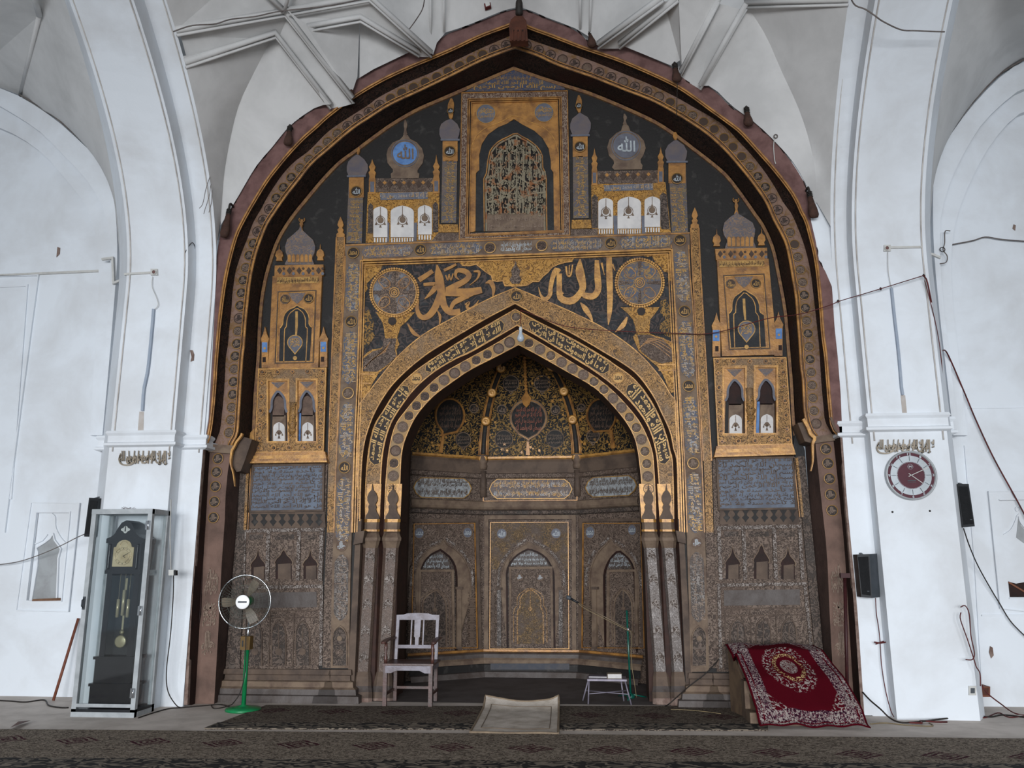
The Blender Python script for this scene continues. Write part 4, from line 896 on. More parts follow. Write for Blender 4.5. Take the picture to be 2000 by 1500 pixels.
# ---------- minarets
def minaret(f, fin, onion, shaft, base, frieze, mcen, mr, fmed, label, mat, dotted=True):
    t = thing('painted_minaret', label, 'painted minaret', FP.at(*f([shaft[2]])[0]), 'painted minarets flanking the upper pavilions')
    MB().poly(FP, f(shaft), .025, .025).build('shaft', mat, t)
    x = f(shaft); b = MB()
    gp_ = [x[0], x[1]]; dy = 26
    b.poly(FP, [x[0], x[1], (x[1][0], x[1][1]+dy+14), (x[0][0], x[0][1]+dy+14)], .03, .005, 0); b.build('gilt_neck', m_gold, t)
    MB().poly(FP, f(onion), .035, .035).build('dome', m_bluel if False else plain('dome_grey', C('6c6260'), C('5e5a62'), 7, .7), t)
    b = MB().line(FP, [(x[0][0]-4, x[0][1]-2), (x[1][0]+4, x[1][1]-2)], 3.4, .045, .03); b.build('balcony', m_bluel, t)
    if fin: b = MB().line(FP, f(fin[0]), fin[1], .035, .03, n=14); b.build('finial', m_gold, t)
    if fmed: med('al', FP, *f([fmed])[0], 6.5, t, .045, 'finial_medallion')
    if base: MB().poly(FP, f(base), .032, .03).build('base', m_goldB, t)
    if frieze: MB().poly(FP, f(frieze), .022, .02).build('frieze', m_brownA, t)
    med('al', FP, *f([mcen])[0], mr, t, .04)
    a_, c_ = f([mcen])[0]; y1 = f([shaft[2]])[0][1]; wv = (x[1][0]-x[0][0])/2-3; xb = (x[2][0]+x[3][0])/2; xt = a_
    mb = MB(); mb.tq(FP, rt.choice(LINES), ((xb-wv, y1-4), (xt-wv, c_+18), (xt+wv*.2, c_+18), (xb+wv*.2, y1-4)), .03, 0); mb.tq(FP, rt.choice(LINES), ((xb-wv*.2, y1-4), (xt-wv*.2, c_+18), (xt+wv, c_+18), (xb+wv, y1-4)), .03, 0)
    mb.build('writing', m_goldl, t)
fA = lambda P_: G3(P_, 640, 150, .23333)
fB = lambda P_: G3(P_, 1110, 150, .24)
m_shb = pat('shaft_blue_gilt', C('605c62'), C('83704f'), 15, 5, .2, .34, C('6c605b'), .48, .66, 3, .6)
minaret(fA, ([(262, 590), (258, 620), (250, 650)], [2, 5, 3]), [(250, 650), (262, 655), (305, 690), (335, 735), (338, 775), (325, 805), (312, 832), (175, 832), (160, 790), (160, 750), (172, 710), (205, 675), (238, 652)], [(178, 840), (302, 838), (286, 1392), (155, 1392)], None, None, (240, 960), 11.5, None, 'painted minaret with grey dome at the far left of the upper tier', m_shb)
minaret(fA, ([(1035, 180), (1035, 215), (1030, 250), (1030, 330), (1030, 352)], [3, 10, 12, 8, 3]), [(1030, 350), (1048, 362), (1085, 395), (1106, 440), (1100, 485), (1085, 525), (950, 525), (935, 480), (936, 435), (950, 395), (985, 368), (1012, 358)], [(962, 535), (1087, 535), (1076, 1222), (950, 1222)], [(935, 1235), (1088, 1235), (1096, 1300), (928, 1302)], [(925, 1306), (1100, 1304), (1100, 1365), (870, 1372)], (1022, 625), 11.8, (1028, 285), 'painted minaret immediately left of the pierced grille window', m_shb)
minaret(fB, ([(85, 150), (88, 190), (85, 240), (88, 275), (92, 292)], [3, 10, 12, 6, 3]), [(92, 288), (110, 300), (158, 328), (184, 375), (182, 420), (165, 468), (32, 470), (14, 420), (15, 385), (32, 340), (75, 305)], [(36, 485), (157, 482), (166, 1150), (40, 1152)], [(28, 1165), (182, 1162), (190, 1230), (24, 1236)], [(20, 1240), (240, 1238), (240, 1285), (20, 1292)], (95, 570), 11.8, (85, 235), 'painted minaret immediately right of the pierced grille window', m_shb)
minaret(fB, ([(868, 450), (870, 480), (875, 515)], [4, 9, 3]), [(876, 512), (890, 520), (940, 555), (967, 605), (962, 650), (948, 692), (812, 692), (790, 650), (788, 600), (812, 555), (855, 522)], [(815, 700), (955, 698), (974, 1275), (842, 1278)], None, None, (885, 828), 12, None, 'painted minaret with grey dome at the far right of the upper tier', m_shb)
# ---------- pavilions
def pavilion(f, k, onion, inset, fin, par, band, body, turrets, wins, darks, cols, label, grp):
    t = thing('domed_pavilion', label, 'painted pavilion', FP.at(*f([body[2]])[0]), grp)
    MB().poly(FP, f(body), .016, .016).build('body', m_goldB, t)
    MB().poly(FP, f(onion), .02, .02).build('dome', m_brownl, t)
    cx, cy, r = inset; (x, y) = f([(cx, cy)])[0]; r *= k*.86
    b = MB().disc(FP, x, y, r, .026, .008, 0, 32, 1.05); b.ring(FP, x, y, r*1.2, 1.6, .026, .008, 1); b.tq(FP, ALLAH, (x-r*.7, y-r*.75, x+r*.75, y+r*.5), .031, 2)
    b.build('dome_inset', [m_bluef if x < 1000 else m_bluel, m_bluel, m_brownl if x < 1000 else m_silt], t)
    MB().line(FP, f(fin), [2, 7, 4, 8], .024, .02, n=12).build('finial', m_brownl, t)
    b = MB().poly(FP, f(par), .02, .01, 0); q = f(par); n = 6
    for i in range(n):
        u = (i+.5)/n; xm = q[0][0]*(1-u)+q[1][0]*u; ym = (q[0][1]*(1-u)+q[1][1]*u+q[3][1]*(1-u)+q[2][1]*u)/2
        b.poly(FP, [(xm, ym-10), (xm+5.5, ym-2), (xm, ym+6), (xm-5.5, ym-2)], .028, .01, 1); b.poly(FP, [(xm+9, ym-9), (xm+13, ym-5), (xm+9, ym-1), (xm+5, ym-5)], .028, .01, 2)
    b.build('parapet', [m_brownA, m_mdb, m_gold], t)
    q = f(band); b = MB().poly(FP, q, .024, .01, 0); b.tq(FP, SHAH, q, .028, 1); b.build('blue_frieze', [m_bluel, m_goldw], t)
    for P_ in turrets:
        (x0, y0, x1, y1) = P_; q = f([((x0+x1)/2, y0), ((x0+x1)/2, y1)]); w = (x1-x0)*k; x_, yt = q[0]; yb = q[1][1]
        b = MB().poly(FP, [(x_-w/2, yb), (x_-w/2, yb-28), (x_-w*.4, yb-34), (x_-w*.55, yb-42), (x_-w*.3, yb-46), (x_-w*.5, yb-53), (x_-w*.2, yb-60), (x_, yt), (x_+w*.2, yb-60), (x_+w*.5, yb-53), (x_+w*.3, yb-46), (x_+w*.55, yb-42), (x_+w*.4, yb-34), (x_+w/2, yb-28), (x_+w/2, yb)], .03, .03, 0)
        b.rect(FP, x_-w*.3, yb-24, x_+w*.3, yb-4, .034, .006, 1); b.build('turret', [m_gold, m_bluel], t)
    for q in darks: MB().poly(FP, f(q), .022, .006).build('dark_side_arch', m_brownB, t)
    for q in cols: MB().poly(FP, f(q), .028, .012).build('blue_column', m_bluel, t)
    for (x0, y0, x1, y1, cx) in wins:
        a0, c0 = f([(x0, y0)])[0]; a1, c1_ = f([(x1, y1)])[0]; cc = (a0+a1)/2; w = a1-a0
        wo = MB().poly(FP, arch_pts(cc, w, c1_, c0+min(14, w*.35), c0), .03, .012, 0).build('white_arch', m_wht, t)
        b = MB(); x, y = f([(cx, (y0+y1)/2-15)])[0]; rb = 6.2
        b.line(FP, [(x, c0+1), (x, y-rb)], 1.1, .036, .008, 0); b.disc(FP, x, y, rb, .038, .012, 0, 16); b.line(FP, [(x, y-rb-4), (x, y-rb)], 3, .038, .008, 0)
        b.ring(FP, x, y+1, rb+3, 1.1, .036, .008, 0)
        for dx, dy in ((-rb-2.3, 4), (0, 9), (rb+2.3, 4)): b.poly(FP, [(x+dx, y+dy), (x+dx+2.4, y+dy+5.5), (x+dx-2.4, y+dy+5.5)], .038, .01, 0)
        b.build('hanging_lamp', m_brownl, wo)
        b = MB(); n = max(4, int(w/4.6))
        for i in range(n):
            xx = a0+w*(i+.5)/n; b.line(FP, [(xx, c1_+1.5), (xx, c1_+10)], w/n*.5, .034, .012, 0)
        b.build('balustrade', m_wht, t)
gp_ = 'domed pavilions with white arches on the upper tier'
pavilion(fA, .2333, [(640, 470), (672, 490), (690, 520), (745, 548), (790, 600), (806, 660), (795, 720), (752, 780), (752, 800), (768, 812), (760, 852), (532, 852), (528, 812), (546, 796), (545, 775), (500, 720), (492, 650), (505, 600), (545, 550), (605, 525), (628, 500)], (647, 640, 112),
    [(648, 360), (652, 400), (650, 440), (650, 480)], [(398, 850), (882, 848), (880, 962), (388, 965)], [(436, 972), (838, 962), (838, 1022), (442, 1030)], [(335, 965), (935, 960), (932, 1385), (318, 1390)],
    [(345, 690, 400, 980), (882, 650, 936, 975)], [(382, 1085, 500, 1342, 441), (527, 1078, 721, 1342, 626), (755, 1074, 872, 1320, 812)],
    [[(336, 1290), (340, 1080), (360, 1055), (380, 1080), (378, 1310), (330, 1310)], [(880, 1300), (880, 1070), (902, 1045), (924, 1070), (926, 1300)]], [[(500, 1220), (516, 1220), (512, 1380), (494, 1380)], [(725, 1220), (748, 1220), (742, 1372), (720, 1372)]], 'painted pavilion with bright blue dome inset, left of the grille window', gp_)
pavilion(fB, .24, [(460, 372), (490, 400), (505, 440), (570, 470), (615, 520), (630, 580), (610, 640), (588, 672), (590, 700), (604, 720), (600, 752), (372, 756), (356, 735), (372, 705), (368, 680), (330, 640), (316, 575), (335, 510), (390, 458), (430, 438), (440, 400)], (470, 560, 116),
    [(455, 300), (462, 330), (460, 355), (460, 385)], [(235, 768), (742, 760), (745, 862), (240, 872)], [(288, 882), (690, 866), (690, 920), (294, 930)], [(186, 872), (790, 858), (836, 1282), (192, 1288)],
    [(190, 580, 236, 880), (728, 570, 776, 870)], [(244, 985, 364, 1235, 306), (400, 975, 592, 1235, 490), (620, 973, 748, 1222, 682)],
    [[(192, 1230), (192, 980), (215, 955), (240, 980), (240, 1230)], [(752, 1220), (745, 965), (770, 940), (800, 960), (825, 1240), (760, 1240)]], [[(366, 1130), (398, 1130), (400, 1280), (372, 1280)], [(595, 1130), (620, 1130), (628, 1275), (600, 1275)]], 'painted pavilion with pale silvered dome inset, right of the grille window', gp_)
# ---------- side shrines (domed gilt towers)
def shrine(f, k, P, label):
    t = thing('domed_shrine', label, 'carved shrine', FP.at(*f([P['bot'][2]])[0]), 'gilt domed shrines at the sides of the wall')
    MB().poly(FP, f(P['body']), .05, .05).build('body', m_gold, t)
    b = MB().poly(FP, f(P['onion']), .05, .05, 0); q = P['onion']
    x0, x1, y0, y1 = P['arc']
    b.poly(FP, f([(x0, y0), (x1, y0), (x1-4, y1), (x0+4, y1)]), .055, .01, 1)
    n = 6
    for i in range(n):
        xx = x0+(x1-x0)*(i+.5)/n; w = (x1-x0)/n*.36; b.poly(FP, f([(xx-w, y1-4), (xx-w, y0+8), (xx, y0-4), (xx+w, y0+8), (xx+w, y1-4)]), .06, .01, 2)
    b.build('dome', [m_blueC, m_brownl, m_gold], t)
    MB().line(FP, f(P['fin']), [6, 4, 7, 4, 9], .045, .03, n=16).build('finial', m_gold, t)
    MB().tube([FP.at(*f([(P['fin'][0][0]+16*math.cos(a), P['fin'][0][1]+2+14*math.sin(a))])[0], .04) for a in [math.radians(v) for v in range(-40, 221, 20)]], .007, 5).build('crescent', m_gold, t)
    for x, y in P['tur']:
        b = MB().poly(FP, f([(x-18, y+50), (x-14, y+34), (x-22, y+22), (x-18, y), (x, y-18), (x+18, y), (x+22, y+22), (x+14, y+34), (x+18, y+50)]), .04, .04); b.poly(FP, f([(x-3, y-16), (x, y-44), (x+3, y-16)]), .04, .02); b.build('turret', m_gold, t)
    q = f(P['par']); b = MB().poly(FP, q, .055, .05, 0); n = 5
    for i in range(n):
        u = (i+.5)/n; xm = q[0][0]*(1-u)+q[1][0]*u; ym = (q[0][1]+q[3][1])/2; b.poly(FP, [(xm, ym-8), (xm+5, ym-1), (xm, ym+6), (xm-5, ym-1)], .062, .01, 1); b.disc(FP, xm+8, ym-5, 2.5, .062, .01, 1, 8); b.disc(FP, xm+8, ym+5, 3, .062, .01, 2, 8)
    b.build('parapet', [m_gold, m_mdb, m_bluel], t)
    q = f(P['ins']); b = MB().poly(FP, q, .06, .01, 0); b.tq(FP, W_[1], q, .064, 1); b.build('inscription', [m_goldl, m_darkl], t)
    b = MB(); b.line(FP, f(P['rect']), 1.6, .062, .02, 0, closed=True); r2 = P['rect']; cx = sum(p[0] for p in r2)/4; cy = sum(p[1] for p in r2)/4
    b.line(FP, f([(cx+(x-cx)*.93, cy+(y-cy)*.965) for x, y in r2]), 1.4, .06, .015, 1, closed=True); b.build('gilt_fillet', [m_brown, m_goldb], t)
    b = MB(); x, y = P['rect'][0]; x1, _ = P['rect'][1]; mx = (x+x1)/2; b.poly(FP, f([(x+60, y+8), (x1-60, y+6), (mx+28, y+45), (mx, y+68), (mx-28, y+45)]), .056, .006); b.build('blue_spandrel', m_blueC, t)
    for c_, kd in zip(P['med'], ('gr3', 'alg')): x, y = f([c_])[0]; med(kd, FP, x, y, 10, t, .062)
    o = f(P['arch']); MB().poly(FP, o, .056, .02).build('black_arch', m_blackp, t)
    b = MB(); b.line(FP, o[1:-1], 2, .062, .02, n=40); ins = [(sum(p[0] for p in o)/len(o), 0)]; ccx = ins[0][0]
    b.line(FP, [(ccx+(x-ccx)*.72, y+ (5 if y < max(p[1] for p in o)-30 else 0)) for x, y in o], 1.6, .06, .01, n=40); b.build('gilt_arch_line', m_goldb, t)
    lc, lr = P['lamp']; (x, y) = f([lc])[0]; r = lr*k; b = MB()
    b.line(FP, f(P['chain']), [5, 5, 3.5], .06, .012, 0); pts = [(x+r*math.cos(a), y+r*.95*math.sin(a)) for a in [math.radians(v) for v in range(140, 401, 20)]]; pts = pts+[(x, y+r*1.55)]
    b.poly(FP, pts, .062, .012, 1); b.line(FP, pts, 1.8, .066, .012, 0, closed=True); b.disc(FP, x, y+r*2.1, 4.2, .064, .014, 0, 10); b.tq(FP, SALLA, (x-r*.65, y-r*.7, x+r*.65, y+r*.6), .066, 0)
    b.build('hanging_lamp', [m_goldl, m_bluel], t)
    for (x0, y0, x1, y1), (bx0, by0, bx1, by1), (hx, hy) in P['pil']:
        p = MB().poly(FP, f([(x0, y1), (x0, y0+40), (x0-4, y0+20), ((x0+x1)/2-10, y0-10), ((x0+x1)/2, y0-50), ((x0+x1)/2+10, y0-10), (x1+4, y0+20), (x1, y0+40), (x1, y1)]), .045, .045, 0)
        p.build('turret_pillar', m_gold, t)
        b = MB().poly(FP, f([(bx0, by0), (bx1, by0), (bx1, by1), (bx0, by1)]), .05, .01, 0); b.disc(FP, *f([((bx0+bx1)/2, (by0+by1)/2+6)])[0], 2.4, .054, .01, 1, 8); b.build('blue_panel', [m_bluef, m_goldl], t)
        b = MB().rect(FP, *f([(hx-9, hy-14)])[0], *f([(hx+9, hy+14)])[0], .05, .01); b.build('dark_opening', m_dark, t)
    # lower double window box
    q = f(P['box']); B0 = .075
    (w1, w2) = P['wins']
    def rc(w): x0, y0, x1, y1 = w; return f([(x0, y0), (x1, y0), (x1, y1), (x0, y1)])
    a_, c_ = rc(w1), rc(w2)
    fr_ = MB()
    fr_.poly(FP, [q[0], q[1], c_[1], a_[0]], B0, B0, 0); fr_.poly(FP, [q[1], q[2], c_[2], c_[1]], B0, B0, 0); fr_.poly(FP, [q[3], q[0], a_[0], a_[3]], B0, B0, 0); fr_.poly(FP, [q[2], q[3], a_[3], c_[2]], B0, B0, 0)
    fr_.poly(FP, [a_[1], c_[0], c_[3], a_[2]], B0, B0, 0); fr_.build('window_box_frame', m_goldA, t)
    b = MB(); b.line(FP, q, 2.2, B0+.008, .03, closed=True)
    for w in (a_, c_): b.line(FP, w, 2.4, B0+.012, .03, closed=True); cc = [sum(p[i] for p in w)/4 for i in (0, 1)]; b.line(FP, [(cc[0]+(x-cc[0])*1.08, cc[1]+(y-cc[1])*1.04) for x, y in w], 1.2, B0+.006, .02, closed=True)
    b.build('window_box_moulding', m_goldb, t)
    cxm = (q[0][0]+q[1][0])/2
    ro = []
    for i in range(5):
        u = .05+.9*i/4; ro.append((q[0][0]*(1-u)+q[1][0]*u, q[0][1]+6+ (q[1][1]-q[0][1])*u)); ro.append((q[3][0]*(1-u)+q[2][0]*u, q[3][1]-8+(q[2][1]-q[3][1])*u))
    for i in range(1, 6):
        u = i/6; ro.append((q[0][0]*(1-u)+q[3][0]*u+7, q[0][1]*(1-u)+q[3][1]*u)); ro.append((q[1][0]*(1-u)+q[2][0]*u-7, q[1][1]*(1-u)+q[2][1]*u))
    for i, (x, y) in enumerate(ro):
        b = MB()
        if i % 3 == 1: b.poly(FP, [(x, y-5), (x+5, y), (x, y+5), (x-5, y)], B0+.012, .02, 0); b.disc(FP, x, y, 1.8, B0+.02, .01, 1, 8)
        else: b.ring(FP, x, y, 5, 1.4, B0+.016, .02, 0, 16); b.disc(FP, x, y, 2, B0+.02, .02, 1, 10)
        b.build('rosette', [m_gold, m_brown], t)
    BK = FP
    for w, jj in ((a_, 0), (c_, 1)):
        x0, x1 = w[0][0], w[1][0]; y0, y1 = w[0][1], w[3][1]; W = x1-x0; cx = (x0+x1)/2; xb0, xb1 = w[3][0], w[2][0]; ys = y0+(y1-y0)*.29
        fp_ = MB(); hole_ = [(xb0+W*.05, y1), (x0+W*.08, ys+28), (x0+W*.18, ys+20), (x0+W*.2, ys+6), (x0+W*.3, ys-4), (cx, ys-13), (x1-W*.26, ys-4), (x1-W*.16, ys+6), (x1-W*.14, ys+20), (x1-W*.06, ys+28), (xb1-W*.03, y1)]
        fp_.poly(FP, [(x0, y0), (x1, y0), (xb1, y1)]+hole_[::-1]+[(xb0, y1)], .05, .05, 0); ff = fp_.build('window_arch_panel', m_gold, t)
        b = MB().line(FP, hole_[1:-1], 4.4, .054, .02, n=24); b.build('slate_arch_border', m_bluel, t)
        b = MB().poly(FP, [(x0+6, y0+4), (x1-6, y0+4), (cx+4, ys-22), (cx, ys-19), (cx-4, ys-22)], .054, .01); b.build('blue_spandrel', m_blueC, t)
        b = MB(); b.poly(FP, hole_, .006, .004, 0); b.poly(FP, [(x0+W*.24, ys+34), (x1-W*.12, ys+34), (xb1-W*.1, y1), (xb0+W*.2, y1)], .012, .01, 1); b.poly(FP, arch_pts(cx+1, W*.56, ys+36, ys+10, ys-4), .012, .01, 2)
        b.poly(FP, [(xb0+W*.05, y1), (x0+W*.1, ys+30), (x0+W*.22, ys+30), (xb0+W*.18, y1)], .014, .006, 3 if jj else 4)
        b.build('inner_niche', [m_dark, m_brownl, m_mdg if P['side'] == 'L' else m_dark, m_bluef, m_black], t)
        wo = MB().poly(FP, arch_pts((xb0+xb1)/2+2, W*.56, y1, y1-26, y1-38), .02, .01, 0).build('white_arch', m_wht, t)
        b = MB(); x = (xb0+xb1)/2+2; y = y1-18; b.line(FP, [(x, y1-36), (x, y-5)], 1, .024, .006); b.disc(FP, x, y, 4.6, .026, .01, 0, 14); b.line(FP, [(x, y), (x, y+9)], 1.2, .026, .006); b.poly(FP, [(x, y+5), (x+2.5, y+12), (x-2.5, y+12)], .026, .008)
        for s_ in (-1, 1): b.line(FP, [(x, y-4), (x+5*s_, y), (x+6.5*s_, y+4)], 1.4, .024, .008); b.disc(FP, x+6.5*s_, y+5, 1.6, .026, .008, 0, 8)
        b.build('hanging_lamp', m_brownl, wo)
    x0 = a_[1][0]; x1 = c_[0][0]; cx = (x0+x1)/2; xb = (a_[2][0]+c_[3][0])/2; y0, y1 = a_[0][1], a_[3][1]
    MB().poly(FP, [(cx-9, y0+46), (cx+10, y0+46), (xb+12, y1), (xb-10, y1)], .03, .03).build('blue_panel', m_bluef, t)
    cb = MB(); ct = FP.at(cx, y0+100, B0); cb.lathe([(.0, -.17), (.022, -.15), (.012, -.125), (.05, -.09), (.055, -.05), (.035, -.04), (.06, .0), (.065, .03), (.05, .05), (.055, .12), (.045, .2), (.05, .3)], FP.at(cx+.5, y0+88, .07), (0, 0, 1), 14)
    cb.build('hanging_corbel', m_goldA, t)
    q = f(P['bot']); b = MB()
    for i, (u0, u1, d_, mi) in enumerate(((0, .3, .09, 0), (.3, .62, .11, 1), (.62, .85, .13, 0), (.85, 1, .15, 1))):
        L_ = lambda u, s_: (q[0][0]*(1-u)+q[3][0]*u, q[0][1]*(1-u)+q[3][1]*u) if s_ == 0 else (q[1][0]*(1-u)+q[2][0]*u, q[1][1]*(1-u)+q[2][1]*u)
        b.poly(FP, [L_(u0, 0), L_(u0, 1), L_(u1, 1), L_(u1, 0)], d_, d_, mi)
    b.build('bottom_moulding', [m_gold, m_goldb], t)
fS = lambda P_: G3(P_, 470, 400, .34667)
fT = lambda P_: G3(P_, 1370, 360, .36)
shrine(fS, .3467, dict(side='L', onion=[(337, 118), (345, 140), (375, 168), (408, 198), (420, 235), (416, 268), (402, 300), (410, 325), (415, 338), (248, 338), (252, 325), (266, 300), (254, 268), (250, 235), (262, 195), (298, 165), (328, 138)], arc=(262, 405, 280, 325), fin=[(345, 82), (343, 96), (341, 108), (340, 122), (338, 145)], tur=[(217, 265), (448, 262)],
    par=[(192, 342), (466, 336), (466, 398), (190, 404)], ins=[(205, 408), (438, 404), (440, 440), (203, 446)], body=[(180, 402), (458, 398), (437, 916), (155, 922)], rect=[(210, 490), (424, 482), (408, 888), (193, 892)], arch=[(216, 886), (222, 694), (236, 672), (240, 640), (250, 612), (275, 588), (300, 578), (317, 566), (334, 576), (360, 588), (380, 616), (386, 640), (386, 672), (400, 690), (388, 884)],
    chain=[(315, 600), (315, 680), (312, 735)], lamp=((306, 775), 42), med=((251, 532), (384, 528)), pil=(((118, 735, 156, 918), (120, 775, 150, 830), (132, 872)), ((446, 735, 488, 915), (450, 772, 482, 828), (461, 870))),
    box=[(102, 925), (480, 920), (464, 1388), (80, 1394)], wins=((152, 988, 268, 1334), (316, 986, 428, 1334)), bot=[(72, 1396), (475, 1390), (486, 1450), (20, 1456)]), 'gilt domed shrine with lamp niche and double window box, left of the prayer arch')
shrine(fT, .36, dict(side='R', onion=[(190, 148), (200, 160), (235, 180), (278, 208), (292, 245), (288, 280), (280, 305), (292, 330), (296, 345), (128, 350), (130, 335), (142, 305), (122, 275), (116, 245), (124, 208), (155, 178), (182, 160)], arc=(138, 285, 285, 340), fin=[(187, 82), (188, 98), (190, 118), (190, 135), (190, 160)], tur=[(83, 285), (326, 280)],
    par=[(74, 350), (356, 344), (358, 404), (80, 410)], ins=[(95, 415), (340, 410), (342, 444), (97, 450)], body=[(84, 410), (364, 404), (412, 924), (112, 932)], rect=[(120, 494), (340, 486), (372, 890), (152, 896)], arch=[(158, 894), (150, 700), (164, 682), (166, 645), (178, 612), (206, 590), (232, 572), (258, 586), (294, 610), (314, 650), (318, 690), (338, 706), (350, 890)],
    chain=[(230, 620), (234, 690), (238, 735)], lamp=((245, 785), 46), med=((159, 540), (296, 538)), pil=(((60, 745, 103, 935), (62, 790, 98, 850), (84, 892)), ((396, 740, 440, 930), (403, 782, 438, 838), (428, 886))),
    box=[(68, 944), (458, 940), (490, 1408), (92, 1418)], wins=((120, 992, 240, 1354), (290, 990, 410, 1352)), bot=[(82, 1420), (496, 1410), (512, 1466), (70, 1480)]), 'gilt domed shrine with lamp niche and double window box, right of the prayer arch')
# ---------- lower wall: inscription panels, merlons, triple niches, dado, plinth
def lower(side):
    L = side == 'L'
    # brown ground
    b = MB()
    g_ = [(480, 905), (640, 902), (634, 1040), (628, 1180), (622, 1312), (442, 1312), (452, 1180), (462, 1040)] if L else [(1392, 896), (1556, 892), (1566, 1000), (1580, 1130), (1600, 1312), (1400, 1312), (1396, 1150), (1394, 1000)]
    g2 = [(470, 900), (484, 905), (478, 1040), (468, 1312), (440, 1312), (452, 1150), (464, 1010)] if L else [(1556, 892), (1572, 890), (1594, 1115), (1611, 1312), (1596, 1312), (1578, 1130), (1566, 1000)]
    t = thing('carved_dado', 'brown carved lower wall bay with blind arches, %s' % ('behind the green fan' if L else 'above the draped red rug'), 'carved wall panel', FP.at(540 if L else 1495, 1312), 'carved lower wall bays')
    b.poly(FP, g_, .02, .02, 0); b.poly(FP, g2, .05, .05, 1); b.build('ground', [m_brownA, m_brownB], t)
    b = MB(); e = [(484, 905), (478, 1035)] if L else [(1556, 894), (1568, 1010)]
    b.line(FP, e, 5, .06, .02, 1); b.line(FP, [(x+ (6 if L else -6), y) for x, y in e], 1.6, .06, .02, 0); b.build('gilt_strip', [m_gold, m_goldA], t)
    # lower blind panel
    x0, x1, xb0, xb1 = (462, 636, 448, 640) if L else (1396, 1580, 1402, 1602)
    yt = 1148 if L else 1143
    b = MB(); b.line(FP, [(xb0+6, 1306), (x0+8, yt), (x1-8, yt-3), (xb1-14, 1300)], 6, .04, .03, 0); b.build('mosaic_border', m_greyM, t)
    b = MB().poly(FP, [(x0+18, yt+10), (x1-18, yt+8), (x1-17, yt+38), (x0+18, yt+40)], .03, .01); b.build('dark_frieze', m_grey, t)
    b = MB(); n = 3; 
    for i in range(n):
        u0 = (i+.08)/n; u1 = (i+.92)/n; a0 = x0+16+(x1-x0-34)*u0; a1 = x0+16+(x1-x0-34)*u1; cc = (a0+a1)/2+(-4 if L else 4); w = (a1-a0)*.62
        b.poly(FP, arch_pts(cc, w, 1300, yt+95, yt+68), .028, .008, 1); b.line(FP, arch_pts(cc, w+3, 1300, yt+95, yt+64), 2, .036, .014, 0); b.line(FP, [(a0-1, yt+50), (a0-4 if L else a0+4, 1304)], 2, .034, .012, 0)
        b.disc(FP, cc, yt+125, 7, .034, .01, 0, 8); b.line(FP, [(cc, yt+75), (cc, yt+118)], 1.4, .034, .01, 0)
    b.line(FP, [(x0+18, yt+46), (x1-18, yt+44)], 2, .036, .012, 0); b.line(FP, [(x0+18, yt+60), (x1-18, yt+58)], 1.4, .036, .012, 0)
    b.build('blind_arcade', [m_brown, m_brownB], t)
    # triple niche cabinet
    n_ = thing('niche_row', 'row of three small dark cusped niches in mosaic frames, %s' % ('left of the prayer arch' if L else 'right of the prayer arch'), 'niche panel', FP.at(556 if L else 1490, 1140), 'triple niche panels on the lower wall')
    if L: cols = [(477, 480), (524, 525), (584, 584), (628, 628)]; yt_, yb_ = 1037, 1134; ns = [(504, 27, 1131, 1110, 1080, 'k'), (554, 32, 1131, 1104, 1073, 'c'), (606, 27, 1131, 1108, 1080, 'k')]
    else: cols = [(1404, 1408), (1452, 1456), (1512, 1516), (1562, 1568)]; yt_, yb_ = 1031, 1132; ns = [(1431, 27, 1131, 1106, 1075, 'k'), (1487, 29, 1131, 1100, 1063, 'c'), (1539, 27, 1131, 1106, 1077, 'k')]
    b = MB()
    for i, (a_, c_) in enumerate(cols): b.line(FP, [(a_, yt_), (c_ if not L else a_-3, yb_)], 7, .045, .03)
    b.line(FP, [(cols[0][0]-4, yt_), (cols[3][0]+4, yt_-3)], 6.5, .046, .03); b.build('mosaic_frame', m_greyM, n_)
    for i, (cx, w, yb, ys, ya, kd) in enumerate(ns):
        a0 = cols[i][0]+4; a1 = cols[i+1][0]-4
        hl_ = [(cx-w/2, yb), (cx-w/2, ys), (cx-w/2-2, ys-6), (cx-w/2+2, ys-13), (cx-w*.22, (ys+ya)/2-4), (cx-w*.12, ya+5), (cx, ya-8 if kd == 'k' else ya), (cx+w*.12, ya+5), (cx+w*.22, (ys+ya)/2-4), (cx+w/2-2, ys-13), (cx+w/2+2, ys-6), (cx+w/2, ys), (cx+w/2, yb)]
        # recess panel with hole
        b = MB().poly(FP, [(a0, yt_+3), (a1, yt_+2), (a1, yb+2)]+[(cx+w/2+1, yb+2)]+hl_[::-1]+[(cx-w/2-1, yb+2), (a0, yb+2)], .036, .03, 0)
        b.build('niche_facing', m_brownA, n_)
        b = MB().line(FP, hl_[1:-1], 2, .044, .02); b.rect(FP, a0+6, yt_+7, a1-6, yt_+17, .04, .01, 1); b.build('niche_moulding', [m_brownl, m_brownB], n_)
        b = MB().poly(FP, hl_, .026, .003, 0)
        b.poly(FP, [(cx-w/2+5, yb), (cx-w/2+5, ys-2), (cx+w/2-2, ys-4), (cx+w/2-2, yb)], .03, .004, 1); b.build('niche_back', [m_dark, m_brown], n_)
    # merlons
    mt = MB(); x0, x1, y = (490, 630, 1014) if L else (1412, 1556, 1006)
    mt.poly(FP, [(x0-6, y-14), (x1+4, y-16), (x1+6, y+16), (x0-10, y+18)] if L else [(x0-6, y-14), (x1+1, y-16), (x1+5, y+17), (x0-6, y+18)], .034, .02, 0)
    n = 8
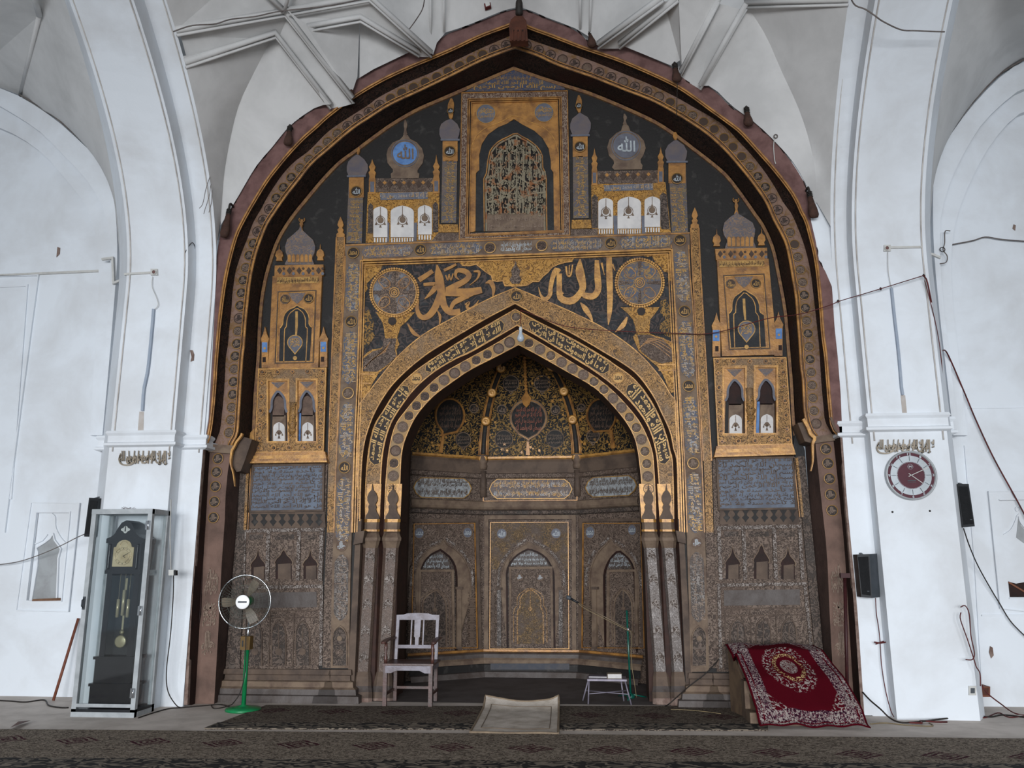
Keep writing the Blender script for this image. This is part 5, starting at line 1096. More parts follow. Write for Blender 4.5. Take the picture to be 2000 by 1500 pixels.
    for i in range(n):
        cx = x0+(x1-x0)*(i+.4)/(n-.2)
        mt.poly(FP, [(cx-7, y-10), (cx+7, y-10), (cx+2.5, y-3), (cx+2.2, y), (cx+7, y+5), (cx+2.5, y+10), (cx, y+14), (cx-2.5, y+10), (cx-7, y+5), (cx-2.2, y), (cx-2.5, y-3)], .04, .006, 1)
    mt.build('merlon_frieze', [m_brown, m_black], label='brown frieze with a row of eight dark keyhole cutouts, %s' % ('under the left slate blue inscription' if L else 'under the right slate blue inscription'), cat='frieze')
    # inscription panel
    q = [(494, 910), (632, 907), (630, 997), (487, 999)] if L else [(1400, 896), (1549, 893), (1555, 993), (1405, 995)]
    ip_ = thing('carved_inscription', 'slate blue panel of dense carved Arabic writing, %s' % ('below the left shrine' if L else 'below the right shrine'), 'inscription panel', FP.at(*q[3]), 'slate blue inscription panels')
    MB().poly(FP, q, .05, .03).build('slate_ground', m_bluel if False else plain('slate_ground', C('66707f'), C('555a66'), 6, .6), ip_)
    b = MB(); nr = 6; A_q, B_q, C_q, D_q = [Vector(p) for p in q]
    for i in range(nr):
        for k_ in range(2):
            v0 = (i+.5*k_-.02)/nr; v1 = v0+.72/nr; p = [A_q.lerp(D_q, v0), B_q.lerp(C_q, v0), B_q.lerp(C_q, v1), A_q.lerp(D_q, v1)]
            if v1 > 1.0: continue
            ins_ = [(pp.x+(2 if j in (0, 3) else -2), pp.y) for j, pp in enumerate(p)]
            b.tq(FP, LINES[(i*2+k_*4+(0 if L else 3)) % 9], ins_, .056, 0)
    b.build('carved_writing', m_brown, ip_)
    b = MB().line(FP, q, 4, .06, .04, 0, closed=True); b.build('border', m_brown, ip_)
lower('L'); lower('R')
# ---------- plinth mouldings
def plinth(x0, x1, yy, label, ys=(1312, 1322, 1334, 1346, 1360, 1378)):
    t = thing('plinth', label, 'plinth', (x0, 10.2, 0))
    z = [FP.at(1000, y, .1).z for y in ys]; z[-1] = 0
    pr = [(.05, z[0]), (.08, z[0]), (.09, z[1]), (.07, z[1]-.01), (.075, z[2]), (.12, z[2]-.01), (.13, z[3]), (.17, z[3]-.02), (.18, z[4]), (.22, z[4]-.01), (.23, 0)]
    for i, nm in ((0, 'upper_moulding'), (4, 'middle_moulding'), (7, 'bottom_step')):
        j = {0: 4, 4: 7, 7: 10}[i]; mb = MB()
        for k_ in range(i, j):
            (a, za), (c, zc) = pr[k_], pr[k_+1]
            mb.add([(x0-a+.05, Y0-a, za), (x1+a-.05, Y0-a, za), (x1+c-.05, Y0-c, zc), (x0-c+.05, Y0-c, zc)], [(0, 1, 2, 3)])
            for xx, s_ in ((x0, -1), (x1, 1)): mb.add([(xx+s_*(a-.05), Y0-a, za), (xx+s_*(c-.05), Y0-c, zc), (xx+s_*(c-.05), Y0+.02, zc), (xx+s_*(a-.05), Y0+.02, za)], [(0, 1, 2, 3)])
        mb.add([(x0-pr[i][0]+.05, Y0-pr[i][0], pr[i][1]), (x1+pr[i][0]-.05, Y0-pr[i][0], pr[i][1]), (x1, Y0, pr[i][1]), (x0, Y0, pr[i][1])], [(0, 1, 2, 3)])
        mb.build(nm, [m_brown, m_brownl, m_grey][{0: 0, 4: 1, 7: 2}[i]], t)
xl = lambda x: FP.at(x, 1340).x
plinth(xl(446), xl(643), 0, 'moulded grey brown stone plinth behind the green fan')
plinth(xl(651), xl(683), 0, 'narrow moulded plinth under the left inscription border')
plinth(xl(1350), xl(1387), 0, 'narrow moulded plinth under the right inscription border')
plinth(xl(1396), xl(1604), 0, 'moulded stone plinth behind the draped red rug')
# ============================================================ PRAYER NICHE INTERIOR
YB = 12.7
NA, NB, NC, ND = Vector((-2.60, 12.0, 0)), Vector((-1.60, YB, 0)), Vector((-.155, YB, 0)), Vector((.74, 12.0, 0))
BP = PY(YB)
def vpl(a, b):
    t = (b-a).normalized(); return Plane(a, (t.y, -t.x, 0))
LP = vpl(NA, NB); RP = vpl(NC, ND)
def corner(d):
    def isec(p, q):  # vertical planes in plan
        n1, n2_ = p.n, q.n; o1, o2 = p.o+p.n*d, q.o+q.n*d; c1, c2 = o1.dot(n1), o2.dot(n2_); D_ = n1.x*n2_.y-n1.y*n2_.x
        return Vector(((c1*n2_.y-c2*n1.y)/D_, (n1.x*c2-n2_.x*c1)/D_, 0))
    return [NA+LP.n*d, isec(LP, BP), isec(BP, RP), ND+RP.n*d]
zb = lambda y: BP.at(1037, y).z
def shelf(mb, prof, mi=0, which=(0, 1, 2)):
    """moulding profile [(d, z)...] swept round the three back faces"""
    for i in which:
        for (d0, z0), (d1, z1) in zip(prof, prof[1:]):
            a0, a1 = corner(d0)[i], corner(d0)[i+1]; b0, b1 = corner(d1)[i], corner(d1)[i+1]
            z = Vector((0, 0, 1)); mb.add([a0+z*z0, a1+z*z0, b1+z*z1, b0+z*z1], [(0, 1, 2, 3)], mi)
b = MB(); cs = corner(0); zt = 3.3
for i in range(3): b.add([cs[i], cs[i+1], cs[i+1]+Vector((0, 0, zt)), cs[i]+Vector((0, 0, zt))], [(0, 1, 2, 3)])
S('wall_back', b, m_brownA)
JL = I2.at(781, 1020); JR = I2.at(1255, 1020)
jl = Vector((JL.x-.02, 10.9, 0)); jr = Vector((JR.x+.02, 10.9, 0))
b = MB()
for a, c in ((jl, NA), (jr, ND)): b.add([a, c, c+Vector((0, 0, zt)), a+Vector((0, 0, zt))], [(0, 1, 2, 3)])
S('wall_back', b, m_rev)
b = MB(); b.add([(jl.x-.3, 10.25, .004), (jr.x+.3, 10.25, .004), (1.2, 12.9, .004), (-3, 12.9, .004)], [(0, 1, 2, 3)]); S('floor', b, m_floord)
m_silg = plain('silvered_ground', C('a3a8ab'), C('7d7c7b'), 14, .5)
nm_ = thing('niche_cornice', 'carved cornice bands running round the inside of the prayer niche above the three panels', 'cornice', (XC, YB-.1, 2.7))
b = MB(); shelf(b, [(.0, zb(891)), (.06, zb(892)), (.06, zb(896)), (.03, zb(898))]); b.build('gilt_line', m_goldb, nm_)
b = MB(); shelf(b, [(.03, zb(898)), (.05, zb(903)), (.035, zb(915)), (.02, zb(924))]); b.build('cove', m_brown, nm_)
b = MB(); shelf(b, [(.02, zb(924)), (.05, zb(926)), (.05, zb(933)), (.02, zb(935))]); b.build('carved_band', m_brownA, nm_)
b = MB(); shelf(b, [(.02, zb(978)), (.05, zb(980)), (.07, zb(990)), (.05, zb(994)), (.02, zb(996))]); b.build('carved_band', m_brownl, nm_)
b = MB(); shelf(b, [(.02, zb(996)), (.06, zb(998)), (.05, zb(1004)), (.02, zb(1006))]); b.build('leaf_row', m_brownB, nm_)
for pl, x0, x1, yc, mt, lt in ((LP, 808, 921, 953, m_silg, m_brown), (BP, 956, 1117, 955, m_blueC, m_goldw), (RP, 1143, 1243, 950, m_silg, m_brown)):
    r = 19; pts = [(x0, yc), (x0+5, yc-11), (x0+15, yc-r), (x1-15, yc-r), (x1-5, yc-11), (x1, yc), (x1-5, yc+11), (x1-15, yc+r), (x0+15, yc+r), (x0+5, yc+11)]
    if pl is LP: pts = [(x, y-1+2*(x-x0)/(x1-x0)) for x, y in pts]
    if pl is RP: pts = [(x, y+2.5-5*(x-x0)/(x1-x0)) for x, y in pts]
    BOLD = .03 if pl is not BP else .018
    b = MB().poly(pl, pts, .03, .03, 0); b.line(pl, pts, 1.6, .036, .02, 2, closed=True)
    dy = (lambda x: 0) if pl is BP else ((lambda x: -1+2*(x-x0)/(x1-x0)) if pl is LP else (lambda x: 2.5-5*(x-x0)/(x1-x0)))
    for k_ in range(2):
        for j_ in range(2):
            ya = yc-r+1+k_*(r-1)-1+j_*5; yb_ = ya+r-5; a0, a1 = x0+8, x1-8
            b.tq(pl, LINES[(k_*3+j_*2+int(x0)) % 9]+' '+LINES[(k_+int(x1)+j_) % 9], ((a0, ya+dy(a0)), (a1, ya+dy(a1)), (a1, yb_+dy(a1)), (a0, yb_+dy(a0))), .038, 1)
    b.build('cartouche', [mt, lt, m_goldl], nm_, label='silvery cartouche with dark letters' if lt is m_brown else 'blue grey cartouche with worn gold letters')
b = MB(); b.line(BP, [(944, 934), (1127, 932), (1127, 977), (944, 979)], 2, .03, .02, 0, closed=True); b.build('gilt_frame', m_gold, nm_)
BOLD = .018
# base steps
st = thing('niche_plinth', 'stepped stone plinth with black and gilt bands along the foot of the niche panels', 'plinth', (XC, YB-.2, 0))
for nmx, pr, mt in (('top_ledge', [(.0, zb(1268)), (.06, zb(1268)), (.06, zb(1272)), (.03, zb(1274))], m_gold), ('grey_band', [(.03, zb(1274)), (.08, zb(1277)), (.09, zb(1284))], m_grey), ('gilt_band', [(.09, zb(1284)), (.12, zb(1288)), (.12, zb(1295))], m_brownl),
                    ('black_band', [(.12, zb(1295)), (.13, zb(1297)), (.13, zb(1309))], m_black), ('bottom_step', [(.13, zb(1309)), (.18, zb(1310)), (.2, 0)], m_grey)):
    b = MB(); shelf(b, pr); b.build(nmx, mt, st)
m_slb = plain('slate_band', C('3b3f49'), C('4b4a4e'), 8, .6)
b = MB(); b.rect(BP, 958, 1296, 1112, 1308, .136, .01); b.build('slate_panel', m_slb, st)
m_dullg = pat('dull_gilt_carving', C('463a30'), C('80653f'), 20, 6, .14, .28, C('5c4e44'), .45, .62, 5, .6, 0, .5)
zn = lambda P_: G3(P_, 770, 1000, .26)
def niche(pl, P, label):
    t = thing('mihrab_panel', label, 'niche panel', pl.at(*zn([P['base']])[0]), 'carved panels at the back of the prayer niche')
    f = zn
    q = f(P['frame'])
    b = MB(); b.line(pl, q, 8 if pl is BP else 6, .05, .05, 0); b.build('frame', m_brownl if pl is BP else m_brown, t)
    b = MB(); b.line(pl, f(P['gold']), 1.4, .055, .02, 0, closed=True); b.build('gilt_fillet', m_goldb if pl is BP else m_gold, t)
    o1, i1 = f(P['o1']), f(P['i1']); n = 40
    o1s, i1s = s2(o1, n), s2(i1, n)
    b = MB().band(pl, o1s, i1s, .04, .04); b.build('carved_arch_order', m_greyA if P.get('silver') else m_brownA, t)
    i2 = f(P['i2']); i2s = s2(i2, n)
    b = MB().band(pl, i1s, i2s, .02, .02); b.line(pl, i1s, 1.4, .046, .02); b.build('inner_arch_order', m_brownl, t)
    b = MB().poly(pl, i2s, .006, .003); b.build('recess', m_brownB, t)  # shallow recess; its darker brown paints extra depth
    b = MB().line(pl, i2s, 3.4, .022, .02); b.build('painted_reveal_shade', m_dark, t)  # dark line paints the shade along the recess edge
    q_ = [g_ for g_ in f(P['gold'])]; up_ = [p for p in o1s if p[1] < q_[0][1]+95]
    b = MB().poly(pl, [q_[0], q_[1], (q_[1][0], up_[-1][1])]+up_[::-1]+[(q_[0][0], up_[0][1])], .03, .01); b.build('spandrel_field', m_dullg if pl is BP else m_brownA, t)
    for a_, c_ in ((.08, .2), (.24, .34), (.38, .47), (.53, .62), (.66, .76), (.8, .92)):
        sg = [((o1s[k_][0]*.62+i1s[k_][0]*.38), (o1s[k_][1]*.62+i1s[k_][1]*.38)) for k_ in range(int(a_*n), int(c_*n)+1)]; MB().line(pl, sg, 4.2, .046, .01).build('silver_highlight', m_greyM, t)  # short pale arcs paint silver highlights onto the carved order
    ty = P['tym']; b = MB().poly(pl, f(ty), .012, .006, 0); (x0, y0), (x1, y1) = f([P['tq'][0]])[0], f([P['tq'][1]])[0]
    w = x1-x0; h = (y1-y0)/3
    for k_ in range(3):
        ins = w*(.26, .08, .02)[k_]; b.tq(pl, LINES[(k_*2+P['sd']) % 9], (x0+ins, y0+h*k_, x1-ins, y0+h*(k_+1)+1), .018, 1)
    b.build('tympanum_writing', [m_grey, m_silt], t)
    dr = f(P['door']); b = MB(); b.line(pl, dr, 4.5, .03, .03, 0); b.build('door_frame', m_brownl, t)
    b = MB().poly(pl, [dr[0], dr[1], dr[2], dr[3]], .01, .006, 0); b.build('door_field', m_brownA, t)
    a2 = f(P['a2']); a2s = s2(a2, 30); b = MB().poly(pl, a2s, .016, .004, 1); b.line(pl, a2s, 2.4, .026, .02, 0); cx = sum(p[0] for p in a2)/len(a2)
    b.line(pl, [(cx+(x-cx)*1.28, y-3) for x, y in a2s], 1.4, .024, .014, 0); cyy = sum(p[1] for p in a2)/len(a2); b.disc(pl, cx, cyy+4, 4, .03, .01, 0, 10); b.line(pl, [(cx, min(p[1] for p in a2)+4), (cx, cyy)], 1.2, .028, .01)
    b.build('small_blind_arch', [m_goldA if pl is BP else m_brownl, m_dullg if pl is BP else m_brownB], t)
    for (x, y, r) in P['med']: X_, Y_ = f([(x, y)])[0]; med('sva' if pl is BP and r > 35 else 'sv' if r > 32 else 'kf', pl, X_, Y_, r*.26, t, .045)
    for (x0_, y0_, x1_, y1_) in P['pill']:
        a_, c_ = f([((x0_+x1_)/2, y0_), ((x0_+x1_)/2, y1_)]); w = (x1_-x0_)*.26
        b = MB(); b.line(pl, [a_, c_], w, .05, .05, 0); b.line(pl, [(a_[0], a_[1]-2), (a_[0], a_[1]+3)], w*1.5, .07, .07, 1); b.line(pl, [(c_[0], c_[1]-4), c_], w*1.35, .065, .065, 1)
        b.build('colonnette', [m_brownl if pl is not BP else m_greyA, m_brown], t)
    for (x0_, y0_, x1_, y1_) in P['bal']:
        mb = MB(); a_, c_ = f([((x0_+x1_)/2, y0_), ((x0_+x1_)/2, y1_)]); w = (x1_-x0_)*.26; n_ = 7
        for i in range(n_):
            y = a_[1]+(c_[1]-a_[1])*(i+.5)/n_; h = (c_[1]-a_[1])/n_; xx = a_[0]
            mb.poly(pl, [(xx-w*.5, y-h*.48), (xx+w*.5, y-h*.48), (xx+w*.5, y-h*.3), (xx+w*.22, y-h*.2), (xx+w*.4, y), (xx+w*.22, y+h*.2), (xx+w*.5, y+h*.3), (xx+w*.5, y+h*.46), (xx-w*.5, y+h*.46), (xx-w*.5, y+h*.3), (xx-w*.22, y+h*.2), (xx-w*.4, y), (xx-w*.22, y-h*.2), (xx-w*.5, y-h*.3)], .035, .035)
        mb.build('baluster_stack', m_brown, t)
    return t
niche(BP, dict(base=(1020, 1040), sd=0, frame=[(690, 1040), (692, 40), (1348, 38), (1352, 1040)], gold=[(724, 78), (1306, 76), (1312, 1028), (716, 1028)],
    o1=[(768, 640), (768, 540), (775, 450), (800, 370), (850, 300), (930, 230), (985, 195), (1014, 160), (1040, 195), (1100, 225), (1190, 290), (1250, 360), (1285, 440), (1295, 540), (1295, 640)],
    i1=[(805, 640), (803, 540), (808, 450), (835, 370), (880, 310), (940, 265), (985, 245), (1013, 222), (1040, 245), (1090, 265), (1150, 310), (1200, 365), (1235, 440), (1250, 540), (1252, 640)],
    i2=[(850, 1020), (846, 560), (845, 450), (865, 395), (900, 345), (950, 305), (990, 290), (1016, 270), (1040, 290), (1085, 305), (1140, 345), (1172, 395), (1195, 450), (1200, 560), (1205, 1020)],
    tym=[(868, 402), (890, 362), (930, 325), (985, 298), (1016, 284), (1045, 298), (1100, 325), (1140, 362), (1158, 402)], tq=((875, 305), (1150, 400)),
    door=[(872, 1018), (870, 420), (1180, 418), (1188, 1018)], a2=[(925, 990), (925, 760), (945, 720), (945, 660), (965, 620), (1000, 595), (1020, 578), (1045, 595), (1080, 620), (1100, 660), (1100, 720), (1118, 760), (1120, 990)],
    med=[(808, 163, 42), (1215, 160, 42), (943, 490, 28), (1097, 492, 28)], pill=[(772, 575, 802, 1025), (1236, 575, 1264, 1025)], bal=[(730, 610, 760, 1010), (1276, 610, 1308, 1010)]), 'central carved panel at the back of the prayer niche, with a pointed blind doorway')
niche(LP, dict(base=(370, 1040), sd=3, silver=0, frame=[(60, 1038), (125, 64), (622, 62), (648, 1036)], gold=[(150, 90), (606, 84), (626, 1020), (130, 1024)],
    o1=[(108, 640), (110, 540), (118, 440), (150, 350), (210, 280), (300, 220), (350, 195), (376, 150), (400, 195), (450, 220), (520, 290), (570, 370), (595, 450), (600, 540), (602, 640)],
    i1=[(160, 640), (158, 540), (165, 450), (195, 370), (240, 300), (300, 260), (345, 245), (372, 205), (400, 245), (450, 275), (510, 330), (550, 400), (572, 470), (575, 560), (576, 640)],
    i2=[(190, 1020), (195, 560), (200, 450), (215, 400), (245, 350), (290, 310), (325, 295), (342, 280), (365, 300), (400, 320), (440, 370), (465, 440), (470, 560), (472, 1020), (460, 1022)],
    tym=[(208, 425), (212, 385), (245, 345), (300, 318), (342, 300), (380, 330), (412, 378), (418, 425)], tq=((212, 318), (416, 422)),
    door=[(180, 1018), (195, 442), (440, 440), (448, 1018)], a2=[(215, 1010), (215, 720), (222, 660), (250, 625), (285, 605), (310, 585), (335, 605), (370, 640), (388, 690), (392, 760), (392, 1010)],
    med=[(187, 158, 40), (550, 155, 38)], pill=[(472, 570, 505, 1028)], bal=[(556, 600, 612, 1010), (100, 640, 132, 1000)]), 'left carved panel of the prayer niche, partly behind the wooden armchair')
niche(RP, dict(base=(1650, 1040), sd=5, silver=0, frame=[(1392, 1036), (1400, 62), (1872, 58), (1905, 1038)], gold=[(1416, 86), (1850, 84), (1876, 1022), (1408, 1020)],
    o1=[(1425, 640), (1424, 540), (1430, 440), (1455, 350), (1500, 270), (1570, 215), (1605, 190), (1622, 150), (1645, 185), (1700, 215), (1780, 280), (1830, 360), (1856, 450), (1864, 540), (1866, 640)],
    i1=[(1468, 640), (1466, 540), (1470, 450), (1495, 370), (1540, 290), (1585, 250), (1620, 205), (1650, 245), (1700, 275), (1755, 320), (1800, 390), (1825, 470), (1835, 560), (1838, 640), (1838, 645)],
    i2=[(1585, 1020), (1575, 560), (1580, 450), (1600, 390), (1630, 340), (1665, 305), (1685, 285), (1705, 305), (1745, 335), (1780, 380), (1800, 440), (1808, 560), (1820, 1018), (1818, 1020), (1815, 1020)],
    tym=[(1605, 418), (1612, 375), (1645, 335), (1685, 300), (1730, 330), (1775, 372), (1790, 418)], tq=((1610, 312), (1788, 415)),
    door=[(1602, 1012), (1604, 442), (1812, 440), (1824, 1010)], a2=[(1655, 1000), (1652, 720), (1658, 660), (1680, 620), (1702, 595), (1714, 575), (1730, 595), (1760, 625), (1782, 680), (1786, 740), (1792, 1000)],
    med=[(1473, 153, 40), (1788, 135, 36)], pill=[(1484, 570, 1516, 1028)], bal=[(1426, 600, 1474, 1010), (1846, 600, 1880, 1000)]), 'right carved panel of the prayer niche, behind the microphone stand')
# silver arcs on the flanks
# ---------- half dome
AP = Vector((-.87, 11.25, 4.72)); Z0 = zb(892)
def ribp(base, th): s_ = 1-math.cos(th); return Vector((base.x+(AP.x-base.x)*s_, base.y+(AP.y-base.y)*s_, Z0+(AP.z-Z0)*math.sin(th)))
def proj(P): v = P-CAM; z = v.dot(FW); return (1000+F*v.dot(RT)/z, 750-F*v.dot(UP)/z)
class Gore:
    def __init__(s, a, b, n): s.a, s.b = a, b; s.n = Vector(n).normalized(); s.o = a
    def g(s, u, t): return ribp(s.a, t).lerp(ribp(s.b, t), u)
    def at(s, x, y, d=0):
        u, t = .5, .5
        for _ in range(9):
            p = proj(s.g(u, t)+s.n*d); e = 1e-3; pu = proj(s.g(u+e, t)+s.n*d); pt = proj(s.g(u, t+e)+s.n*d)
            a, b, c, d2 = (pu[0]-p[0])/e, (pt[0]-p[0])/e, (pu[1]-p[1])/e, (pt[1]-p[1])/e; D_ = a*d2-b*c
            if abs(D_) < 1e-6: break
            rx, ry = x-p[0], y-p[1]; u += max(-.5, min(.5, (rx*d2-b*ry)/D_)); t = max(-.2, min(1.4, t+max(-.4, min(.4, (a*ry-rx*c)/D_))))
        return s.g(u, t)+s.n*d
    def mesh(s, mb, mi=0, n=14):
        vs = [s.g(i/6, j/n*math.pi/2) for j in range(n+1) for i in range(7)]
        mb.add(vs, [(j*7+i, j*7+i+1, j*7+i+8, j*7+i+7) for j in range(n) for i in range(6)], mi, True)
GB = Gore(NB, NC, (0, -.85, -.45)); GL = Gore(NA, NB, (.5, -.75, -.4)); GR = Gore(NC, ND, (-.55, -.7, -.4)); GLL = Gore(jl+Vector((0, -.4, 0)), NA, (1, -.1, -.4)); GRR = Gore(ND, jr+Vector((0, -.4, 0)), (-1, -.1, -.4))
m_domeA = pat('dome_black_gold_flowers', C('17181b'), C('97763f'), 13, 5, .24, .34, C('1c1c1f'), .62, .8, 3, .6, .1, .5)
dm = thing('niche_half_dome', 'black and gold ribbed half dome over the prayer niche with teardrop medallions', 'dome', Vector((XC, 12, Z0)))
for g_, nmx in ((GB, 'back_gore'), (GL, 'left_gore'), (GR, 'right_gore'), (GLL, 'side_gore'), (GRR, 'side_gore')):
    b = MB(); g_.mesh(b); b.build(nmx, m_domeA, dm)
for bs, pts in ((NB, 0), (NC, 1)):
    b = MB(); P_ = [ribp(bs, t*math.pi/2/20)+Vector((0, -.05, -.02)) for t in range(0, 19)]
    for o_, r_ in ((-.05, .018), (.05, .018), (-.075, .01), (.075, .01)): b.tube([p+Vector((o_*(1-k_/30), 0, 0)) for k_, p in enumerate(P_)], r_, 6, 0)
    b.tube([p+Vector((0, .02, 0)) for p in P_], .045, 8, 1)
    rb = b.build('rib', [m_gold, m_black], dm)
    for k_ in (0, 5, 9, 13): 
        p = P_[k_]; c = MB().lathe([(.0, -.0), (.06, .0), (.075, .025), (.05, .05), (.03, .03), (.0, .045)], p+Vector((0, -.02, -.01)), (0, -1, -.3), 16); c.build('boss', m_goldb, rb)
    c = MB().lathe([(.05, 0), (.065, .06), (.05, .09), (.075, .13), (.06, .17), (.085, .22), (.0, .23)], bs+Vector((0, -.06, Z0-.2)), (0, 0, 1), 14); c.build('rib_capital', m_brownl, rb)
    c = MB().lathe([(.05, 0), (.045, .4)], bs+Vector((0, -.04, Z0-.62)), (0, 0, 1), 12); c.build('corner_colonnette', m_brown, rb)
def tear(g, cx, cy, rx, ry, tip, parts, wmat, fancy=True):
    up = [(cx+rx*math.cos(a), cy+ry*math.sin(a)) for a in [math.radians(v) for v in range(150, 391, 15)]]
    pts = up+[(cx+rx*.5, cy+ry*.95), (tip[0]+2, tip[1]-3), tip, (tip[0]-2, tip[1]-3), (cx-rx*.5, cy+ry*.95)]
    b = MB().poly(g, pts, .012, .01, 0); b.line(g, pts, 5 if fancy else 3.4, .03, .03, 1, closed=True); b.line(g, pts, 1.2, .04, .01, 2, closed=True)
    for k_ in range(4): b.tq(g, LINES[(k_*2+1) % 9], (cx-rx*.78+abs(k_-1.5)*2, cy-ry*.7+k_*ry*.36, cx+rx*.78-abs(k_-1.5)*2, cy-ry*.7+(k_+1.15)*ry*.36), .05, 3)
    b.build('teardrop_medallion', [m_black, m_brownl if fancy else m_gold, m_gold, wmat], dm)
m_redl = plain('dull_red_letters', C('96604f'), C('7a4a3e'), 9, .6)
tear(GB, 1032, 816, 35, 34, (1032, 860), 0, m_redl)
tear(GL, 879, 812, 28, 33, (866, 852), 0, m_mdg, False); tear(GR, 1174, 812, 28, 33, (1193, 844), 0, m_mdg, False)
b = MB(); b.line(GB, [(1031, 862), (1031, 889)], [4, 8], .03, .03); b.line(GL, [(866, 852), (861, 884)], [4, 7], .03, .03); b.line(GR, [(1193, 844), (1197, 876)], [4, 7], .03, .03); b.build('teardrop_stem', m_gold, dm)
b = MB()
for k_ in range(11): b.disc(GB, 1027-k_*.25, 760-k_*6, 3.2, .06, .05, 0, 8)
b.poly(GB, [(1022, 790), (1018, 778), (1024, 770), (1028, 760), (1032, 770), (1038, 778), (1034, 790), (1028, 796)], .05, .04); b.build('hanging_chain', m_gold, dm)
for g_, x, y, r in ((GB, 998, 749, 16), (GB, 1059, 749, 16), (GB, 980, 800, 9.5), (GB, 1085, 801, 9.5), (GB, 984, 858, 18), (GB, 1084, 857, 18), (GL, 926, 798, 9), (GL, 905, 859, 15), (GR, 1135, 797, 8), (GR, 1158, 852, 13), (GLL, 822, 845, 12)):
    b = MB().disc(g_, x, y, r, .012, .01, 0, 20, .92); b.ring(g_, x, y, r*1.0, 1.5, .022, .02, 1, 24)
    if r > 11:
        b.line(g_, [(x-4, y+r), (x, y+r+5), (x+4, y+r)], 1.4, .022, .02, 1)
        for k_ in range(3): b.tq(g_, LINES[k_+2], (x-r*.72, y-r*.62+k_*r*.4, x+r*.72, y-r*.62+(k_+1.1)*r*.4), .045, 2)
    else: b.tq(g_, ALLAH, (x-r*.6, y-r*.55, x+r*.6, y+r*.55), .045, 2)
    b.build('round_medallion', [m_black, m_brownl, m_mlt], dm)
# flower sprigs in relief on the dome ground
rg = random.Random(9); b = MB()
for g_, xs, ys in ((GB, (952, 1118), (720, 886)), (GL, (815, 940), (790, 885)), (GR, (1130, 1240), (780, 878))):
    for _ in range(60 if g_ is GB else 34):
        x = rg.uniform(*xs); y = rg.uniform(*ys)
        if abs(x-1032) < 46 and 770 < y < 868: continue
        n = 5; r = rg.uniform(2.4, 4.4); a0 = rg.uniform(0, 6)
        b.poly(g_, [(x+r*(1 if i % 2 else .45)*math.cos(a0+i*math.pi/n), y+r*(1 if i % 2 else .45)*math.sin(a0+i*math.pi/n)) for i in range(2*n)], .014, .012)
b.build('gilt_foliage', m_goldb, dm, kind='stuff')
# ============================================================ FURNITURE AND LOOSE THINGS
m_alu = plain('aluminium_paint', Cw('9a9ea0'), Cw('888c8e'), 6, .45, .2, .1, 30)
m_wood = plain('dark_wood', C('3d2a25'), C('2a1c19'), 8, .35, 0, .2, 20, spec=.5)
m_woodw = plain('worn_chair_wood', C('7f7a84'), C('645a60'), 9, .4, 0, .15, 24, spec=.5)
m_woodr = plain('reddish_wood', C('54362f'), C('41302c'), 9, .4, 0, .15, 24, spec=.5)
m_clk = plain('black_clock_wood', C('1c1a1e'), C('141216'), 8, .3, spec=.6)
m_brass = plain('brass', C('dccba6'), C('c4b088'), 8, .25, .35)
m_green = plain('green_enamel', C('14804a'), C('0f6e3f'), 8, .3, spec=.5)
m_teal = plain('dark_green_enamel', C('0f5a4c'), C('0b463b'), 8, .3, spec=.5)
m_chrome = plain('chrome', C('c4c8cc'), None, rough=.2, metal=.9)
m_blackp2 = plain('black_plastic', C('1b1d20'), C('222427'), 9, .4)
m_greyp = plain('grey_speaker_case', C('4a4f55'), C('41464b'), 9, .5)
m_whp = plain('white_plastic', C('cdcdc9'), C('c0bfba'), 9, .4)
m_red = plain('red_cable', C('5e2020'), C('431818'), 9, .6)
m_cab = plain('black_cable', C('24211f'), C('322c28'), 9, .6)
m_cabg = plain('cream_cable', C('8c7c5c'), C('786a50'), 9, .6)
m_card = plain('brown_box', C('6d5428'), C('5c4624'), 9, .6)
g = D.materials.new('glass_pane'); g.use_nodes = True; nt = g.node_tree; pb = nt.nodes['Principled BSDF']
pb.inputs['Base Color'].default_value = (.85, .92, .92, 1); pb.inputs['Roughness'].default_value = .04; pb.inputs['Transmission Weight'].default_value = 1; pb.inputs['IOR'].default_value = 1.04
pb.inputs['Specular IOR Level'].default_value = .9
gl = nt.nodes.new('ShaderNodeBsdfGlossy'); gl.inputs['Roughness'].default_value = .05; gl.inputs['Color'].default_value = (.9, .95, 1, 1); tr = nt.nodes.new('ShaderNodeBsdfTransparent'); tr.inputs[0].default_value = (.94, .96, .96, 1)
mxn = nt.nodes.new('ShaderNodeMixShader'); mxn.inputs[0].default_value = .07; nt.links.new(tr.outputs[0], mxn.inputs[1]); nt.links.new(gl.outputs[0], mxn.inputs[2]); nt.links.new(mxn.outputs[0], nt.nodes['Material Output'].inputs[0])
m_glass = g
# ---------- display case with longcase clock
cx0, cx1, cy0, cy1 = -5.62, -4.90, 9.01, 9.42
zc = PY(cy0).at(200, 995).z
t = thing('display_case', 'tall narrow aluminium framed glass case standing against the left pier', 'display case', ((cx0+cx1)/2, (cy0+cy1)/2, 0))
w = .052
for i, (x, y) in enumerate(((cx0, cy0), (cx1-w, cy0), (cx0, cy1-w), (cx1-w, cy1-w))): MB().bx(x, x+w, y, y+w, 0, zc).build('post', m_alu, t)
for z in (0, zc-w):
    for q in ((cx0, cx1, cy0-.004, cy0+w), (cx0, cx1, cy1-w, cy1), (cx1-w, cx1+.004, cy0+w, cy1-w), (cx0, cx0+w, cy0+w, cy1-w)): MB().bx(*q, z, z+w).build('rail', m_alu, t)
MB().bx(cx0+w, cx1-w, cy0, cy0+.02, .10, .135).build('rail', m_alu, t)
b = MB().bx(cx0, cx1, cy0, cy1, .05, .08); b.build('floor_board', m_blackp2, t)
